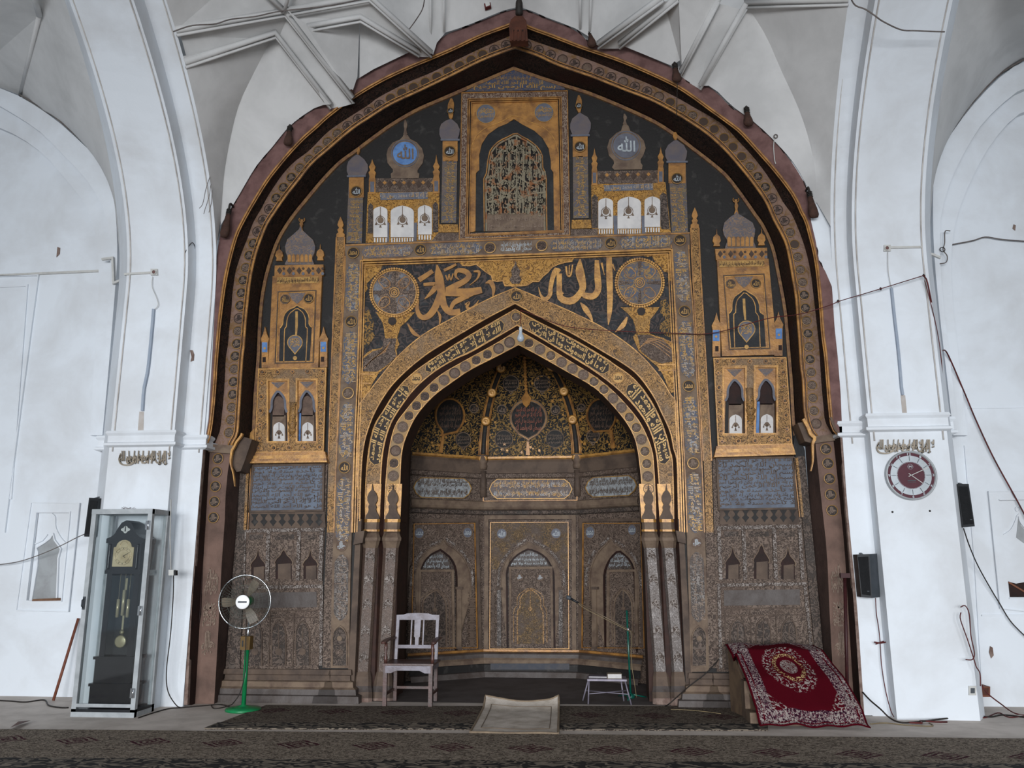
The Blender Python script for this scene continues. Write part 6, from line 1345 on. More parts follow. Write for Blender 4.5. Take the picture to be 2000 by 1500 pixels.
b = MB().bx(cx0, cx1, cy0, cy1, zc-.012, zc+.004); b.build('top_panel', m_alu, t)
MB().bx(cx0+w, cx1-w, cy0+.018, cy0+.022, .13, zc-w).build('front_pane', m_glass, t)
MB().bx(cx1-.022, cx1-.018, cy0+w, cy1-w, w, zc-w).build('side_pane', m_glass, t)
MB().bx(cx0+.018, cx0+.022, cy0+w, cy1-w, w, zc-w).build('side_pane', m_glass, t)
for z in (zc-.18, zc*.5, .25):
    b = MB().bx(cx1-w-.012, cx1-.01, cy0-.012, cy0-.003, z-.05, z+.05); b.tube([(cx1-w+.02, cy0-.013, z-.05), (cx1-w+.02, cy0-.013, z+.05)], .007, 6); b.build('hinge', m_chrome, t)
b = MB().bx(cx0+.012, cx0+.035, cy0-.02, cy0-.003, 1.12, 1.26); b.tube([(cx0+.024, cy0-.02, 1.14), (cx0+.024, cy0-.05, 1.16), (cx0+.024, cy0-.05, 1.22), (cx0+.024, cy0-.02, 1.24)], .006, 6); b.build('latch', m_greyp, t)
# clock inside
kx = (cx0+cx1)/2+.02; kf, kb = cy0+.09, cy1-.06; z0 = .085
t = thing('longcase_clock', 'black wooden longcase clock with arched brass dial and long pendulum inside the glass case', 'clock', (kx, (kf+kb)/2, z0))
def kb_(x0, x1, y0, z_0, z_1, mb, mi=0): mb.bx(kx+x0, kx+x1, y0, kb, z_0, z_1, mi)
b = MB(); kb_(-.235, .235, kf-.02, z0, z0+.22, b); kb_(-.25, .25, kf-.03, z0+.22, z0+.25, b); kb_(-.215, .215, kf, z0+.25, z0+.5, b); kb_(-.235, .235, kf-.015, z0+.5, z0+.53, b); b.build('base', m_clk, t)
zt0, zt1 = z0+.53, z0+1.42
b = MB(); kb_(-.19, -.13, kf+.02, zt0, zt1, b); kb_(.13, .19, kf+.02, zt0, zt1, b); kb_(-.13, .13, kf+.18, zt0, zt1, b); kb_(-.21, .21, kf+.0, zt1, zt1+.04, b); b.build('trunk', m_clk, t)
MB().bx(kx-.13, kx+.13, kf+.022, kf+.026, zt0+.02, zt1-.02).build('trunk_pane', m_glass, t)
hz = zt1+.04; hy = kf-.005
b = MB(); kb_(-.2, .2, hy, hz, hz+.32, b)
pl = PY(hy)
def clk(pts, y0, y1, mb, mi=0):
    n = len(pts); a = [Vector((kx+x, y0, z)) for x, z in pts]; c = [Vector((kx+x, y1, z)) for x, z in pts]; mb.add(a+c, [tuple(range(n))]+[(i, (i+1) % n, n+(i+1) % n, n+i) for i in range(n)]+[tuple(range(n, 2*n))[::-1]], mi)
hood = [(-.22, hz+.30), (.22, hz+.30), (.22, hz+.35), (.17, hz+.37), (.13, hz+.40), (.1, hz+.46), (.055, hz+.53), (0, hz+.555), (-.055, hz+.53), (-.1, hz+.46), (-.13, hz+.40), (-.17, hz+.37), (-.22, hz+.35)]
clk(hood, hy-.01, kb, b); b.build('hood', m_clk, t)
b = MB(); clk([(.035*math.cos(a)*(1.3+.3*math.cos(4*a)), hz+.45+.03*math.sin(a)*(1.2+.2*math.cos(4*a))) for a in [i*math.pi/12 for i in range(24)]], hy-.016, hy-.01, b); b.build('pediment_cutout', m_whp, t)
b = MB(); clk([(-.006, hz+.43), (.006, hz+.43), (.004, hz+.48), (0, hz+.49), (-.004, hz+.48)], hy-.022, hy-.014, b); b.build('finial', m_clk, t)
dz = hz+.16
dial = [(-.12, hz+.04), (.12, hz+.04), (.12, hz+.25)]+[(.09*math.cos(a), hz+.26+.075*math.sin(a)) for a in [i*math.pi/12 for i in range(13)]]+[(-.12, hz+.25)]
b = MB(); clk(dial, hy-.014, hy-.006, b); b.build('dial', m_brass, t)
b = MB(); R_ = lambda r, y, n=32: [Vector((kx+r*math.cos(2*math.pi*i/n), y, dz-.005+r*math.sin(2*math.pi*i/n))) for i in range(n)]
for r_ in (.098, .07): b.tube(R_(r_, hy-.018), .0035, 5, 0, True)
for i in range(12): a = i*math.pi/6; b.bar((kx+.076*math.cos(a), hy-.017, dz-.005+.076*math.sin(a)), (kx+.092*math.cos(a), hy-.017, dz-.005+.092*math.sin(a)), .006, .002, 1)
b.tube([(kx+.045*math.cos(a), hy-.018, hz+.275+.045*math.sin(a)) for a in [i*math.pi/10 for i in range(20)]], .003, 5, 0, True)
b.build('chapter_ring', [m_brass, m_blackp2], t)
b = MB(); b.bar((kx, hy-.022, dz-.005), (kx+.06, hy-.022, dz+.025), .008, .003); b.bar((kx, hy-.022, dz-.005), (kx+.028, hy-.022, dz-.02), .009, .003); b.build('hands', m_blackp2, t)
for s_ in (-1, 1):
    b = MB().lathe([(.012, 0), (.009, .02), (.009, .26), (.012, .28)], (kx+s_*.165, hy-.015, hz+.01), n=10); b.build('hood_column', m_clk, t)
for dx in (-.06, .0, .06):
    zb0 = zt1-(.48 if dx else .46); b = MB().lathe([(.0, 0), (.018, .004), (.018, .2 if dx else .28), (.0, .205 if dx else .285)], (kx+dx, kf+.08, zb0), n=14); b.tube([(kx+dx, kf+.08, zb0+.2), (kx+dx, kf+.08, zt1)], .002, 4); b.build('weight', m_brass, t)
b = MB().bar((kx, kf+.11, zt1-.05), (kx, kf+.11, zt0+.22), .022, .004); b.lathe([(.0, -.006), (.055, -.004), (.07, 0), (.055, .004), (.0, .006)], (kx-.005, kf+.10, zt0+.15), (0, -1, 0), 28); b.lathe([(.0, -.004), (.03, 0), (.0, .004)], (kx-.002, kf+.105, zt0+.25), (0, -1, 0), 14)
b.build('pendulum', m_brass, t)
# ---------- pedestal fan
fp0 = gp(475, 1388); fy = fp0.y
t = thing('pedestal_fan', 'green pedestal fan with wire guard and round white badge, on the left', 'fan', fp0)
b = MB().lathe([(.19, 0), (.20, .012), (.19, .03), (.10, .045), (.03, .06), (.022, .075), (.0, .075)], fp0, n=36); b.build('base', m_green, t)
FPn = PY(fy); zt_ = lambda y: FPn.at(478, y).z
b = MB().lathe([(.025, .07), (.025, zt_(1268)), (.0, zt_(1268))], fp0, n=16); b.build('pole', m_green, t)
b = MB().lathe([(.012, 0), (.012, zt_(1205)-zt_(1268))], (fp0.x, fy, zt_(1268)), n=12); b.build('extension_tube', m_chrome, t)
sb = MB().bx(fp0.x-.055, fp0.x+.055, fy-.07, fy+.03, zt_(1268), zt_(1242)).build('switch_box', m_card, t)
MB().bx(fp0.x-.035, fp0.x-.02, fy-.075, fy-.07, zt_(1262), zt_(1250)).build('speed_slider', m_blackp2, sb)
hc = FPn.at(478, 1175); hc.y = fy-.13; gr_ = (PY(hc.y).at(527, 1175)-PY(hc.y).at(478, 1175)).length
hc = PY(hc.y).at(478, 1175)
ax = Vector((.10, -1, -.02)).normalized(); ux = Vector((0, 0, 1)).cross(ax).normalized(); uz = ax.cross(ux)
def ringp(r, off, n=40): return [hc+ax*off+(ux*math.cos(2*math.pi*i/n)+uz*math.sin(2*math.pi*i/n))*r for i in range(n)]
b = MB().lathe([(.0, .06), (.05, .055), (.06, .0), (.055, -.1), (.03, -.13), (.0, -.13)], hc-ax*.08, ax, 20); b.build('motor', m_green, t)
b = MB().tube([hc-ax*.12, hc-ax*.12+Vector((0, 0, -.1)), Vector((fp0.x, fy, zt_(1205)))], .014, 8); b.build('neck', m_green, t)
b = MB()
for s_ in (-1, 1): 
    b.tube(ringp(gr_*.97, .045*s_ if s_ > 0 else -.06), .0022, 4, 0, True); b.tube(ringp(gr_*.62, .065*s_), .0015, 4, 0, True); b.tube(ringp(gr_*.45, .07*s_), .0015, 4, 0, True)
    for i in range(48):
        a = 2*math.pi*i/48; e = ux*math.cos(a)+uz*math.sin(a); q_ = a+.16; e2 = ux*math.cos(q_)+uz*math.sin(q_)
        b.tube([hc+e*.075+ax*.07*s_, hc+e2*gr_*.6+ax*.065*s_, hc+e2*gr_*.97+ax*.045*s_, hc+e2*gr_+ax*.0], .0011, 3)
gb_ = b.build('wire_guard', plain('guard_wire', C('5f635c'), None, rough=.5, metal=.3), t)
b = MB().tube(ringp(gr_, 0), .0075, 8, 0, True); b.build('guard_rim', m_chrome, t)
b = MB().lathe([(.078, 0), (.078, .012), (.07, .018), (.0, .018)], hc+ax*.07, ax, 32); bd = b.build('badge', plain('white_badge', (.9, .9, .9), None, rough=.25, spec=.6), t)
b = MB(); b.text(lambda u, v: hc+ax*.0895+ux*(-.05+.1*u)+uz*(-.008+.02*v), "—————", 0); b.build('badge_script', m_greyp, bd)
m_bl = plain('fan_blade', C('6e6558'), C('5b5448'), 9, .4)
for k_ in range(3):
    a0 = [math.radians(v) for v in (62, 182, -62)][k_]; vs = []; fs = []
    for i in range(7):
        r_ = .05+(gr_*.88-.05)*i/6; wd = .32+.28*math.sin(math.pi*i/6*.8+.5)
        for j in range(4):
            a = a0+(-.5+j/3)*wd; vs.append(hc+(ux*math.cos(a)+uz*math.sin(a))*r_+ax*(.02-.03*j/3))
    fs = [(i*4+j, i*4+j+1, i*4+j+5, i*4+j+4) for i in range(6) for j in range(3)]; b = MB().add(vs+[v-ax*.004 for v in vs], fs+[tuple(28+q for q in f)[::-1] for f in fs], 0, True); b.build('blade', m_bl, t)
# ---------- armchair
A0, A1 = gp(748, 1381), gp(843, 1381); A0.y = A1.y = (A0.y+A1.y)/2-.01
yF = A0.y; yR = yF+.44; x0, x1 = A0.x+.015, A1.x-.01
sz = PY(yF).at(798, 1296).z; bz = PY(yR+.06).at(815, 1199).z; az = PY(yF+.1).at(757, 1252).z
t = thing('armchair', 'worn wooden armchair with flat arms and slatted back, left of the niche opening', 'chair', ((x0+x1)/2, yF+.2, 0))
for x in (x0, x1): MB().box((x, yF, sz/2-.01), (.045, .045, sz-.02)).build('leg', m_woodr, t)
for x in (x0+.02, x1-.02):
    MB().bar((x, yR, 0), (x, yR, sz), .04, .04).build('leg', m_woodr, t)
for x in (x0+.02, x1-.02): MB().bar((x, yR, sz), (x, yR+.07, bz-.02), .036, .042).build('back_post', m_woodw, t)
b = MB().bx(x0-.03, x1+.03, yF-.03, yR+.02, sz-.022, sz); b.build('seat', m_woodr, t)
b = MB(); n = 9
fr_p = [(x0+(x1-x0)*i/(n-1), sz-.025) for i in range(n)]+[(x1-(x1-x0)*i/(n-1), sz-.075-(.03 if i in (0, 1, n-2, n-1) else .0)) for i in range(n)]
vs = [Vector((x, yF-.024, z)) for x, z in fr_p]+[Vector((x, yF-.004, z)) for x, z in fr_p]; m_ = len(fr_p); b.add(vs, [tuple(range(m_)), tuple(range(m_, 2*m_))[::-1]]+[(i, (i+1) % m_, m_+(i+1) % m_, m_+i) for i in range(m_)])
for x in (x0, x1): b.bx(x-.012, x+.012, yF, yR, sz-.08, sz-.022)
b.build('seat_rail', m_woodw, t)
b = MB(); b.bx(x0+.01, x1-.01, yR-.01, yR+.01, .14, .17); b.bx(x0-.01, x0+.01, yF, yR, .12, .15); b.bx(x1-.01, x1+.01, yF, yR, .12, .15); b.build('stretcher', m_woodr, t)
def by(z): return yR+.07*(z-sz)/(bz-sz)
cr = MB(); xs_ = [x0-.0+(x1-x0)*i/12 for i in range(13)]; zt2 = [bz-.012+.012*(1-abs(i-6)/6)+(.012 if 3 <= i <= 9 else 0) for i in range(13)]
P1 = [Vector((x, by(bz)-.02, z)) for x, z in zip(xs_, zt2)]; P0 = [Vector((x, by(bz)-.02, bz-.07)) for x in xs_]
cr.loft(P0, P1); cr.loft([p+Vector((0, .03, 0)) for p in P0], [p+Vector((0, .03, 0)) for p in P1]); cr.loft(P1, [p+Vector((0, .03, 0)) for p in P1]); cr.loft(P0, [p+Vector((0, .03, 0)) for p in P0]); cr.build('crest_rail', m_woodw, t)
zl = sz+(bz-sz)*.24
MB().bx(x0+.02, x1-.02, by(zl)-.012, by(zl)+.012, zl, zl+.04).build('lower_back_rail', m_woodw, t)
xm = (x0+x1)/2
for dx in (-.075, .075): MB().bar((xm+dx, by(zl), zl), (xm+dx, by(bz-.05), bz-.06), .016, .012).build('slat', m_woodw, t)
b = MB(); pr = [(-.04, 1), (.04, 1), (.036, .55), (.036, .4), (.022, .36), (.022, 0), (-.022, 0), (-.022, .36), (-.036, .4), (-.036, .55)]
vs = [Vector((xm+x, by(zl+(bz-.06-zl)*v)-.01, zl+(bz-.06-zl)*v)) for x, v in pr]; m_ = len(vs); b.add(vs+[v+Vector((0, .014, 0)) for v in vs], [tuple(range(m_)), tuple(range(m_, 2*m_))[::-1]]+[(i, (i+1) % m_, m_+(i+1) % m_, m_+i) for i in range(m_)]); b.build('splat', m_woodw, t)
for s_, x in ((-1, x0), (1, x1)):
    b = MB(); A_p = spl([(x+s_*.01, yR+.03, az+.01), (x+s_*.025, yF+.2, az+.012), (x+s_*.03, yF+.04, az), (x+s_*.03, yF-.02, az-.008)], 10)
    for q_, q2 in zip(A_p, A_p[1:]): b.bar(q_, q2, .055, .022)
    b.lathe([(.0, 0), (.032, .0), (.032, .022), (.0, .022)], (x+s_*.03, yF-.02, az-.02), n=14); b.build('arm', m_woodr, t)
    b = MB().lathe([(.018, 0), (.022, .05), (.014, .1), (.02, .16), (.018, az-sz-.01)], (x+s_*.01, yF+.03, sz), n=12); b.build('arm_post', m_woodr, t)
# ---------- folding stool with books
s0 = gp(1150, 1377); s1 = gp(1230, 1378)
yS = s0.y; zs = PY(yS).at(1185, 1327).z; xa, xb_ = PY(yS).at(1147, 1327).x, PY(yS).at(1224, 1325).x
t = thing('folding_stool', 'small pale metal legged stool with a white slab top, right side of the niche floor', 'stool', ((xa+xb_)/2, yS+.14, 0))
m_pur = plain('pale_painted_metal', C('8b8592'), C('77727e'), 8, .4, .2)
b = MB().bx(xa, xb_, yS, yS+.3, zs-.02, zs); b.build('top', m_pur, t)
for (xt_, xf, y) in ((xa+.02, xa+.005, yS+.02), (xb_-.02, xb_+.045, yS+.02), (xa+.02, xa-.06, yS+.28), (xb_-.06, xb_-.03, yS+.28)): MB().tube([(xt_, y, zs-.015), (xf, y, .006)], .009, 8).build('leg', m_pur, t)
b = MB().tube([(xa+.02, yS+.02, zs*.42), (xb_+.01, yS+.28, zs*.44)], .006, 6); b.tube([(xa-.02, yS+.28, zs*.42), (xb_+.02, yS+.02, zs*.42)], .006, 6); b.build('brace', m_pur, t)
def book(name, x, y, z, w, d, h, rz, cm, label):
    t = thing(name, label, 'book', (x, y, z)); R = Matrix.Rotation(rz, 3, 'Z')
    b = MB().box(Vector((x, y, z+.002)), (w, d, .004), 0, R); b.box(Vector((x, y, z+h-.002)), (w, d, .004), 0, R); b.box(Vector((x, y, z+h/2))+R @ Vector((-w/2+.002, 0, 0)), (.004, d, h), 0, R); b.build('cover', cm, t)
    MB().box(Vector((x, y, z+h/2)), (w-.01, d-.012, h-.009), 0, R).build('pages', m_wht, t)
book('book', xb_-.14, yS+.13, zs, .17, .13, .055, .06, plain('tan_cover', C('8f8474'), C('7c7264'), 9), 'thick closed book with cream pages on the right end of the small stool')
book('book', xa+.13, yS+.2, zs, .22, .16, .018, -.05, plain('grey_cover', C('6b6570'), C('5c5762'), 9), 'thin flat greyish book on the left end of the small stool')
# ---------- microphone stand
mp = gp(1232, 1364)
t = thing('microphone_stand', 'dark green microphone stand with long boom pointing up left, behind the small stool', 'microphone stand', mp)
PM = PY(mp.y); top_ = PM.at(1224, 1192)
MB().tube([(mp.x, mp.y, .03), top_], .0125, 10).build('pole', m_teal, t)
b = MB()
for a in (.3, 2.4, 4.5): b.tube([(mp.x, mp.y, .05), (mp.x+.2*math.cos(a), mp.y+.2*math.sin(a), .008)], .009, 6)
b.lathe([(.05, 0), (.05, .03), (.02, .06), (.0, .06)], mp, n=16); b.build('base', m_teal, t)
cl = PM.at(1227, 1229); cl.y -= .02; e0 = PY(mp.y-.1).at(1127, 1176); e1 = PY(mp.y+.02).at(1240, 1238)
MB().tube([e0, cl, e1], .006, 8).build('boom', plain('boom_tan', C('7c6a55'), C('65594a'), 9, .4, .3), t)
MB().lathe([(.018, -.02), (.02, 0), (.018, .02)], cl, (0, 1, 0), 12).build('clamp', m_chrome, t)
dv = (e0-cl).normalized(); m0 = e0
mc = thing('microphone', 'black handheld microphone clipped at the end of the boom', 'microphone', e0)
MB().lathe([(.010, -.02), (.013, .0), (.016, .09), (.0, .09)], e0, dv, 14).build('body', m_blackp2, mc)
MB().lathe([(.017, 0), (.025, .01), (.027, .035), (.018, .058), (.0, .062)], e0+dv*.088, dv, 16).build('grille', m_greyp, mc)
b = MB().tube(spl([e0, e0+Vector((.12, .0, -.09)), cl+Vector((-.03, -.02, 0)), cl+Vector((.03, -.03, -.05)), PM.at(1233, 1290), PM.at(1240, 1340), gp(1243, 1362, .01)], 40), .0042, 6); b.build('microphone_cable', m_cabg, label='cream cable running down the microphone stand', cat='cable')
# ---------- carpets
def carpet_mat(name, bg1, bg2, fl_c, y0):
    m, nt, b, tc = _mk(name); b.inputs['Roughness'].default_value = .95; b.inputs['Specular IOR Level'].default_value = .05
    o = tc.outputs['Object']; v = _map(nt, o, (1, 1, 1))
    w = nt.nodes.new('ShaderNodeVectorMath'); w.operation = 'ADD'; nz = nt.nodes.new('ShaderNodeTexNoise'); nz.inputs['Scale'].default_value = 9; nt.links.new(v, nz.inputs['Vector'])
    sc = nt.nodes.new('ShaderNodeVectorMath'); sc.operation = 'SCALE'; sc.inputs['Scale'].default_value = .06; nt.links.new(nz.outputs['Color'], sc.inputs[0]); nt.links.new(v, w.inputs[0]); nt.links.new(sc.outputs[0], w.inputs[1])
    n1 = _noise(nt, _map(nt, w.outputs[0], (1, 1.6, 1)), 11, 3, .6, .65); p = _mt(nt, 'PINGPONG', _mt(nt, 'MULTIPLY', n1, 6), .5)
    col = _mix(nt, _mr(nt, p, .2, .34), bg1, bg2)
    sx = nt.nodes.new('ShaderNodeSeparateXYZ'); nt.links.new(w.outputs[0], sx.inputs[0])
    mx = _mt(nt, 'ABSOLUTE', _mt(nt, 'SUBTRACT', _mt(nt, 'FRACT', _mt(nt, 'DIVIDE', sx.outputs[0], .7)), .5)); my = _mt(nt, 'ABSOLUTE', _mt(nt, 'SUBTRACT', _mt(nt, 'FRACT', _mt(nt, 'ADD', _mt(nt, 'DIVIDE', _mt(nt, 'SUBTRACT', sx.outputs[1], y0), 1.6), .5)), .5))
    dd_ = _mt(nt, 'ADD', _mt(nt, 'MULTIPLY', mx, .7/.24), _mt(nt, 'MULTIPLY', my, 1.6/.2))
    msk = _mt(nt, 'MULTIPLY', _mr(nt, dd_, 1.05, .85), _mr(nt, _mt(nt, 'PINGPONG', _mt(nt, 'MULTIPLY', dd_, 3.2), .5), .22, .3)); col = _mix(nt, msk, col, fl_c)
    nt.links.new(col, b.inputs['Base Color']); _bump(nt, b, _noise(nt, v, 160, 3), .5, .004); return m
m_car = carpet_mat('prayer_hall_carpet', C('94887a'), C('544b43'), C('45242c'), 1.3)
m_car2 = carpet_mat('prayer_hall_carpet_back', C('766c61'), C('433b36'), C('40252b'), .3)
m_carb = pat('carpet_border', C('1d1a19'), C('84796b'), 11, 4, .22, .34, None, rough=.95, stretch=(.6, 1, 1))
def slab(mb, pts, z0=.0, z1=.012, mi=0):
    n = len(pts); a = [Vector((p[0], p[1], z1)) for p in pts]; c = [Vector((p[0], p[1], z0)) for p in pts]; mb.add(a+c, [tuple(range(n))]+[(i, (i+1) % n, n+(i+1) % n, n+i) for i in range(n)], mi)
a, c = gp(-200, 1425), gp(2200, 1447.5)
t = thing('carpet', 'wide brown patterned carpet across the foreground, in front of the bare stone strip', 'carpet', (XC, 6.5, 0))
b = MB(); slab(b, [a, c, (c.x, 3.5), (a.x, 3.5)], 0, .016); b.build('pile', m_car, t)
d0, d1, d2_, d3 = gp(-200, 1483), gp(2200, 1498), gp(2200, 1530), gp(-200, 1514)
b = MB(); slab(b, [d0, d1, d2_, d3], .014, .020); b.build('border', m_carb, t)
t = thing('carpet', 'brown patterned carpet lying at the foot of the mihrab wall', 'carpet', gp(960, 1405))
q = [gp(400, 1425), gp(520, 1379), gp(700, 1381), gp(1040, 1381), gp(1345, 1381), gp(1500, 1386), gp(1500, 1428)]
b = MB(); slab(b, q, 0, .013); b.build('pile', m_car2, t)
b = MB(); slab(b, [gp(398, 1425), gp(425, 1414), gp(1500, 1416), gp(1500, 1428)], .01, .016); b.build('border', m_carb, t)
# ---------- curled cream prayer mat
t = thing('prayer_mat', 'small worn cream prayer mat with a curled up far edge, centre of the dark carpet', 'mat', gp(1005, 1410))
mA, mB_, mC, mD = gp(949, 1378), gp(1092, 1384), gp(1090, 1437), gp(918, 1435)
def matpt(u, v, dz=0):
    p = mA.lerp(mB_, u).lerp(mD.lerp(mC, u), v); cur = max(0, .22-v)/.22; z = .02+ .10*cur**1.6*(1-.55*u*(1-u)*3.2)+(.03*max(0, u-.9)/.1*(1-v)) + .004*math.sin(u*9+v*7); p.y -= .06*cur*cur; return Vector((p.x, p.y, z+dz))
nu, nv = 26, 26
b = MB(); b.add([matpt(i/nu, j/nv) for j in range(nv+1) for i in range(nu+1)]+[matpt(i/nu, j/nv, -.008) for j in range(nv+1) for i in range(nu+1)], [(j*(nu+1)+i, j*(nu+1)+i+1, (j+1)*(nu+1)+i+1, (j+1)*(nu+1)+i) for j in range(nv) for i in range(nu)]+[tuple((nu+1)*(nv+1)+q for q in (j*(nu+1)+i, j*(nu+1)+i+1, (j+1)*(nu+1)+i+1, (j+1)*(nu+1)+i))[::-1] for j in range(nv) for i in range(nu)], 0, True)
b.build('cloth', plain('worn_cream_cloth', C('b3aaa0', 1.25), C('8f8579', 1.25), 5, .95, 0, .4, 60, .4, .7), t)
b = MB(); ed = [matpt(i/nu, 0) for i in range(nu+1)]+[matpt(1, j/nv) for j in range(1, nv+1)]+[matpt(1-i/nu, 1) for i in range(1, nu+1)]+[matpt(0, 1-j/nv) for j in range(1, nv)]
b.tube([p+Vector((0, 0, .0)) for p in ed], .012, 6, 0, True); b.build('bound_edge', plain('mat_edge', C('8b7a66'), C('776857'), 12, .95), t)
b = MB(); ed = [matpt(.1+.8*i/10, .12, .004) for i in range(11)]+[matpt(.9, .12+.76*j/10, .004) for j in range(1, 11)]+[matpt(.9-.8*i/10, .88, .004) for i in range(1, 11)]+[matpt(.1, .88-.76*j/10, .004) for j in range(1, 10)]
b.tube(ed, .004, 4, 0, True); b.build('stitched_border', plain('mat_line', C('77695a'), None, rough=.9), t)
# ---------- stepped pulpit under a red rug
rA, rB, rC, rD = PY(9.85).at(1418, 1262), PY(9.85).at(1582, 1262), gp(1700, 1421), gp(1483, 1419)
t = thing('pulpit_steps', 'low stepped pulpit of pale board hidden under the red rug', 'pulpit', ((rA.x+rB.x)/2, 9.5, 0))
X0, X1 = rA.x+.03, rB.x+.02; zt3 = rA.z
for k_ in range(3):
    yy = (9.64, 9.36, 9.12)[k_]; zz = (zt3*.93, zt3*.56, zt3*.17)[k_]; z0_ = (zt3*.56, zt3*.17, 0)[k_]; b = MB().bx(X0+.06, X1-.02, yy, 9.9, z0_, zz); b.build('step', m_brownl, t)
MB().add([(X0-.01, 9.88, 0), (X0-.01, 9.88, zt3-.03), (X0+.02, 9.78, zt3-.03), (X0+.16, 9.12, .04), (X0+.17, 9.1, 0)], [(0, 1, 2, 3, 4)]).build('side_board', plain('side_board', C('6d5a47'), C('57473a'), 6, .7), t)
m, nt, bs, tc = _mk('red_rug'); bs.inputs['Roughness'].default_value = .95; bs.inputs['Specular IOR Level'].default_value = .05
uv = tc.outputs['UV']; sx = nt.nodes.new('ShaderNodeSeparateXYZ'); nt.links.new(uv, sx.inputs[0]); u_, v_ = sx.outputs[0], sx.outputs[1]
eu = _mt(nt, 'MINIMUM', u_, _mt(nt, 'SUBTRACT', 1, u_)); ev = _mt(nt, 'MINIMUM', v_, _mt(nt, 'SUBTRACT', 1, v_)); ed_ = _mt(nt, 'MINIMUM', _mt(nt, 'MULTIPLY', eu, 1), _mt(nt, 'MULTIPLY', ev, 1.5))
red, wht, dk, mau = C('480713'), C('948a85'), C('2c1020'), C('5a343e')
vv = _map(nt, uv, (1, 1.3, 1)); nf = _noise(nt, vv, 42, 1, .8); mot = _mr(nt, _mt(nt, 'PINGPONG', _mt(nt, 'MULTIPLY', nf, 4), .5), .2, .3)
nf2 = _noise(nt, vv, 60, 1, .5); mot2 = _mr(nt, nf2, .5, .54)
bor = _mix(nt, mot, mau, wht); bor = _mix(nt, mot2, bor, dk)
inb = _mr(nt, ed_, .16, .165); fr1 = _mt(nt, 'MULTIPLY', _mr(nt, ed_, .035, .038), 1)
col = _mix(nt, inb, bor, red)
# guard line between edge and border
gd = _mt(nt, 'MULTIPLY', _mr(nt, ed_, .055, .057), _mr(nt, ed_, .072, .07)); col = _mix(nt, gd, col, red)
# scattered sprays in the red field: ring zone around the centre and corners
du = _mt(nt, 'SUBTRACT', u_, .5); dv_ = _mt(nt, 'SUBTRACT', v_, .52)
rr = _mt(nt, 'SQRT', _mt(nt, 'ADD', _mt(nt, 'POWER', _mt(nt, 'MULTIPLY', du, 1.0), 2), _mt(nt, 'POWER', _mt(nt, 'MULTIPLY', dv_, .95), 2)))
sp1 = _mt(nt, 'MULTIPLY', _mr(nt, _mt(nt, 'ABSOLUTE', _mt(nt, 'SUBTRACT', rr, .21)), .05, .03), _mr(nt, nf, .55, .58)); col = _mix(nt, sp1, col, wht)
sp2 = _mt(nt, 'MULTIPLY', _mr(nt, rr, .085, .08), mot); col = _mix(nt, sp2, col, wht)
sp4 = _mt(nt, 'MULTIPLY', _mr(nt, _mt(nt, 'ABSOLUTE', _mt(nt, 'SUBTRACT', rr, .14)), .022, .012), _mr(nt, nf2, .52, .56)); col = _mix(nt, sp4, col, C('b09a6c'))
cnr = _mt(nt, 'MULTIPLY', _mr(nt, _mt(nt, 'ADD', eu, ev), .42, .40), _mr(nt, nf, .54, .57)); col = _mix(nt, cnr, col, wht)
eg = _mr(nt, ed_, .022, .018); col = _mix(nt, eg, col, red)
nt.links.new(col, bs.inputs['Base Color']); _bump(nt, bs, _noise(nt, uv, 260, 2), .6, .006)
m_rug = m
nu, nv = 40, 44
def rug(u, v):
    p = rA.lerp(rB, u).lerp(rD.lerp(rC, u), v)
    prof = [(0, zt3+.0, 9.86), (.06, zt3+.02, 9.82), (.25, zt3*.97, 9.62), (.42, zt3*.78, 9.50), (.6, zt3*.62, 9.30), (.75, zt3*.42, 9.17), (.88, zt3*.24, 9.05), (.96, .03, 9.0), (1, .02, 8.955)]
    vs = [q[0] for q in prof]; z = float(np.interp(v, vs, [q[1] for q in prof])); y = float(np.interp(v, vs, [q[2] for q in prof]))
    px = 1418+(1582-1418)*u+((1484-1418)+(1700-1582-66)*u)*v**1.15; z += .012*math.sin(u*11+v*5)*(1-.3*v)+.010*math.sin(u*23)*v
    x = PY(y).at(px, proj(Vector((2, y, z)))[1]).x
    if u < .14 and v < .3: z -= (1-u/.14)*.10*(v/.3)*(1); x -= (1-u/.14)*.02
    return Vector((x, y-.02, max(.014, z+.02)))
b = MB(); b.add([rug(i/nu, j/nv) for j in range(nv+1) for i in range(nu+1)], [(j*(nu+1)+i, j*(nu+1)+i+1, (j+1)*(nu+1)+i+1, (j+1)*(nu+1)+i) for j in range(nv) for i in range(nu)], 0, True)
ro = b.build('draped_rug', m_rug, label='crimson rug with white floral border draped over the low steps on the right', cat='rug')
uvl = ro.data.uv_layers.new(name='UVMap')
for lp in ro.data.loops: i = lp.vertex_index; uvl.data[lp.index].uv = ((i % (nu+1))/nu, 1-(i//(nu+1))/nv)
sm = ro.modifiers.new('thickness', 'SOLIDIFY'); sm.thickness = .012; sm.offset = 1
# ---------- sticks
p0, p1 = gp(102, 1372), PY(10.2).at(152, 1212)
p0 = Vector((p0.x, 9.85, 0)); p0 = gp(104, 1370); MB().tube([p0+Vector((0, 0, .01)), PY(10.28).at(153, 1208)], .017, 8).build('wooden_stick', plain('rust_stick', C('7e4a37'), C('693c2e'), 9, .6), label='reddish wooden stick leaning on the white wall left of the glass case', cat='stick')
pz = Vector((2.74, 9.72, 0)); qd = gp(1655, 1388); b = MB().tube([PY(9.64).at(1656, 1395), PY(9.64).at(1650, 1128)], .019, 8); b.box(PY(9.64).at(1650, 1124), (.10, .05, .05)); b.build('dark_red_pole', plain('dark_red_pole', C('3c1719'), C('2e1214'), 9, .5), label='dark red pole standing in the right jamb beside the rug', cat='pole')
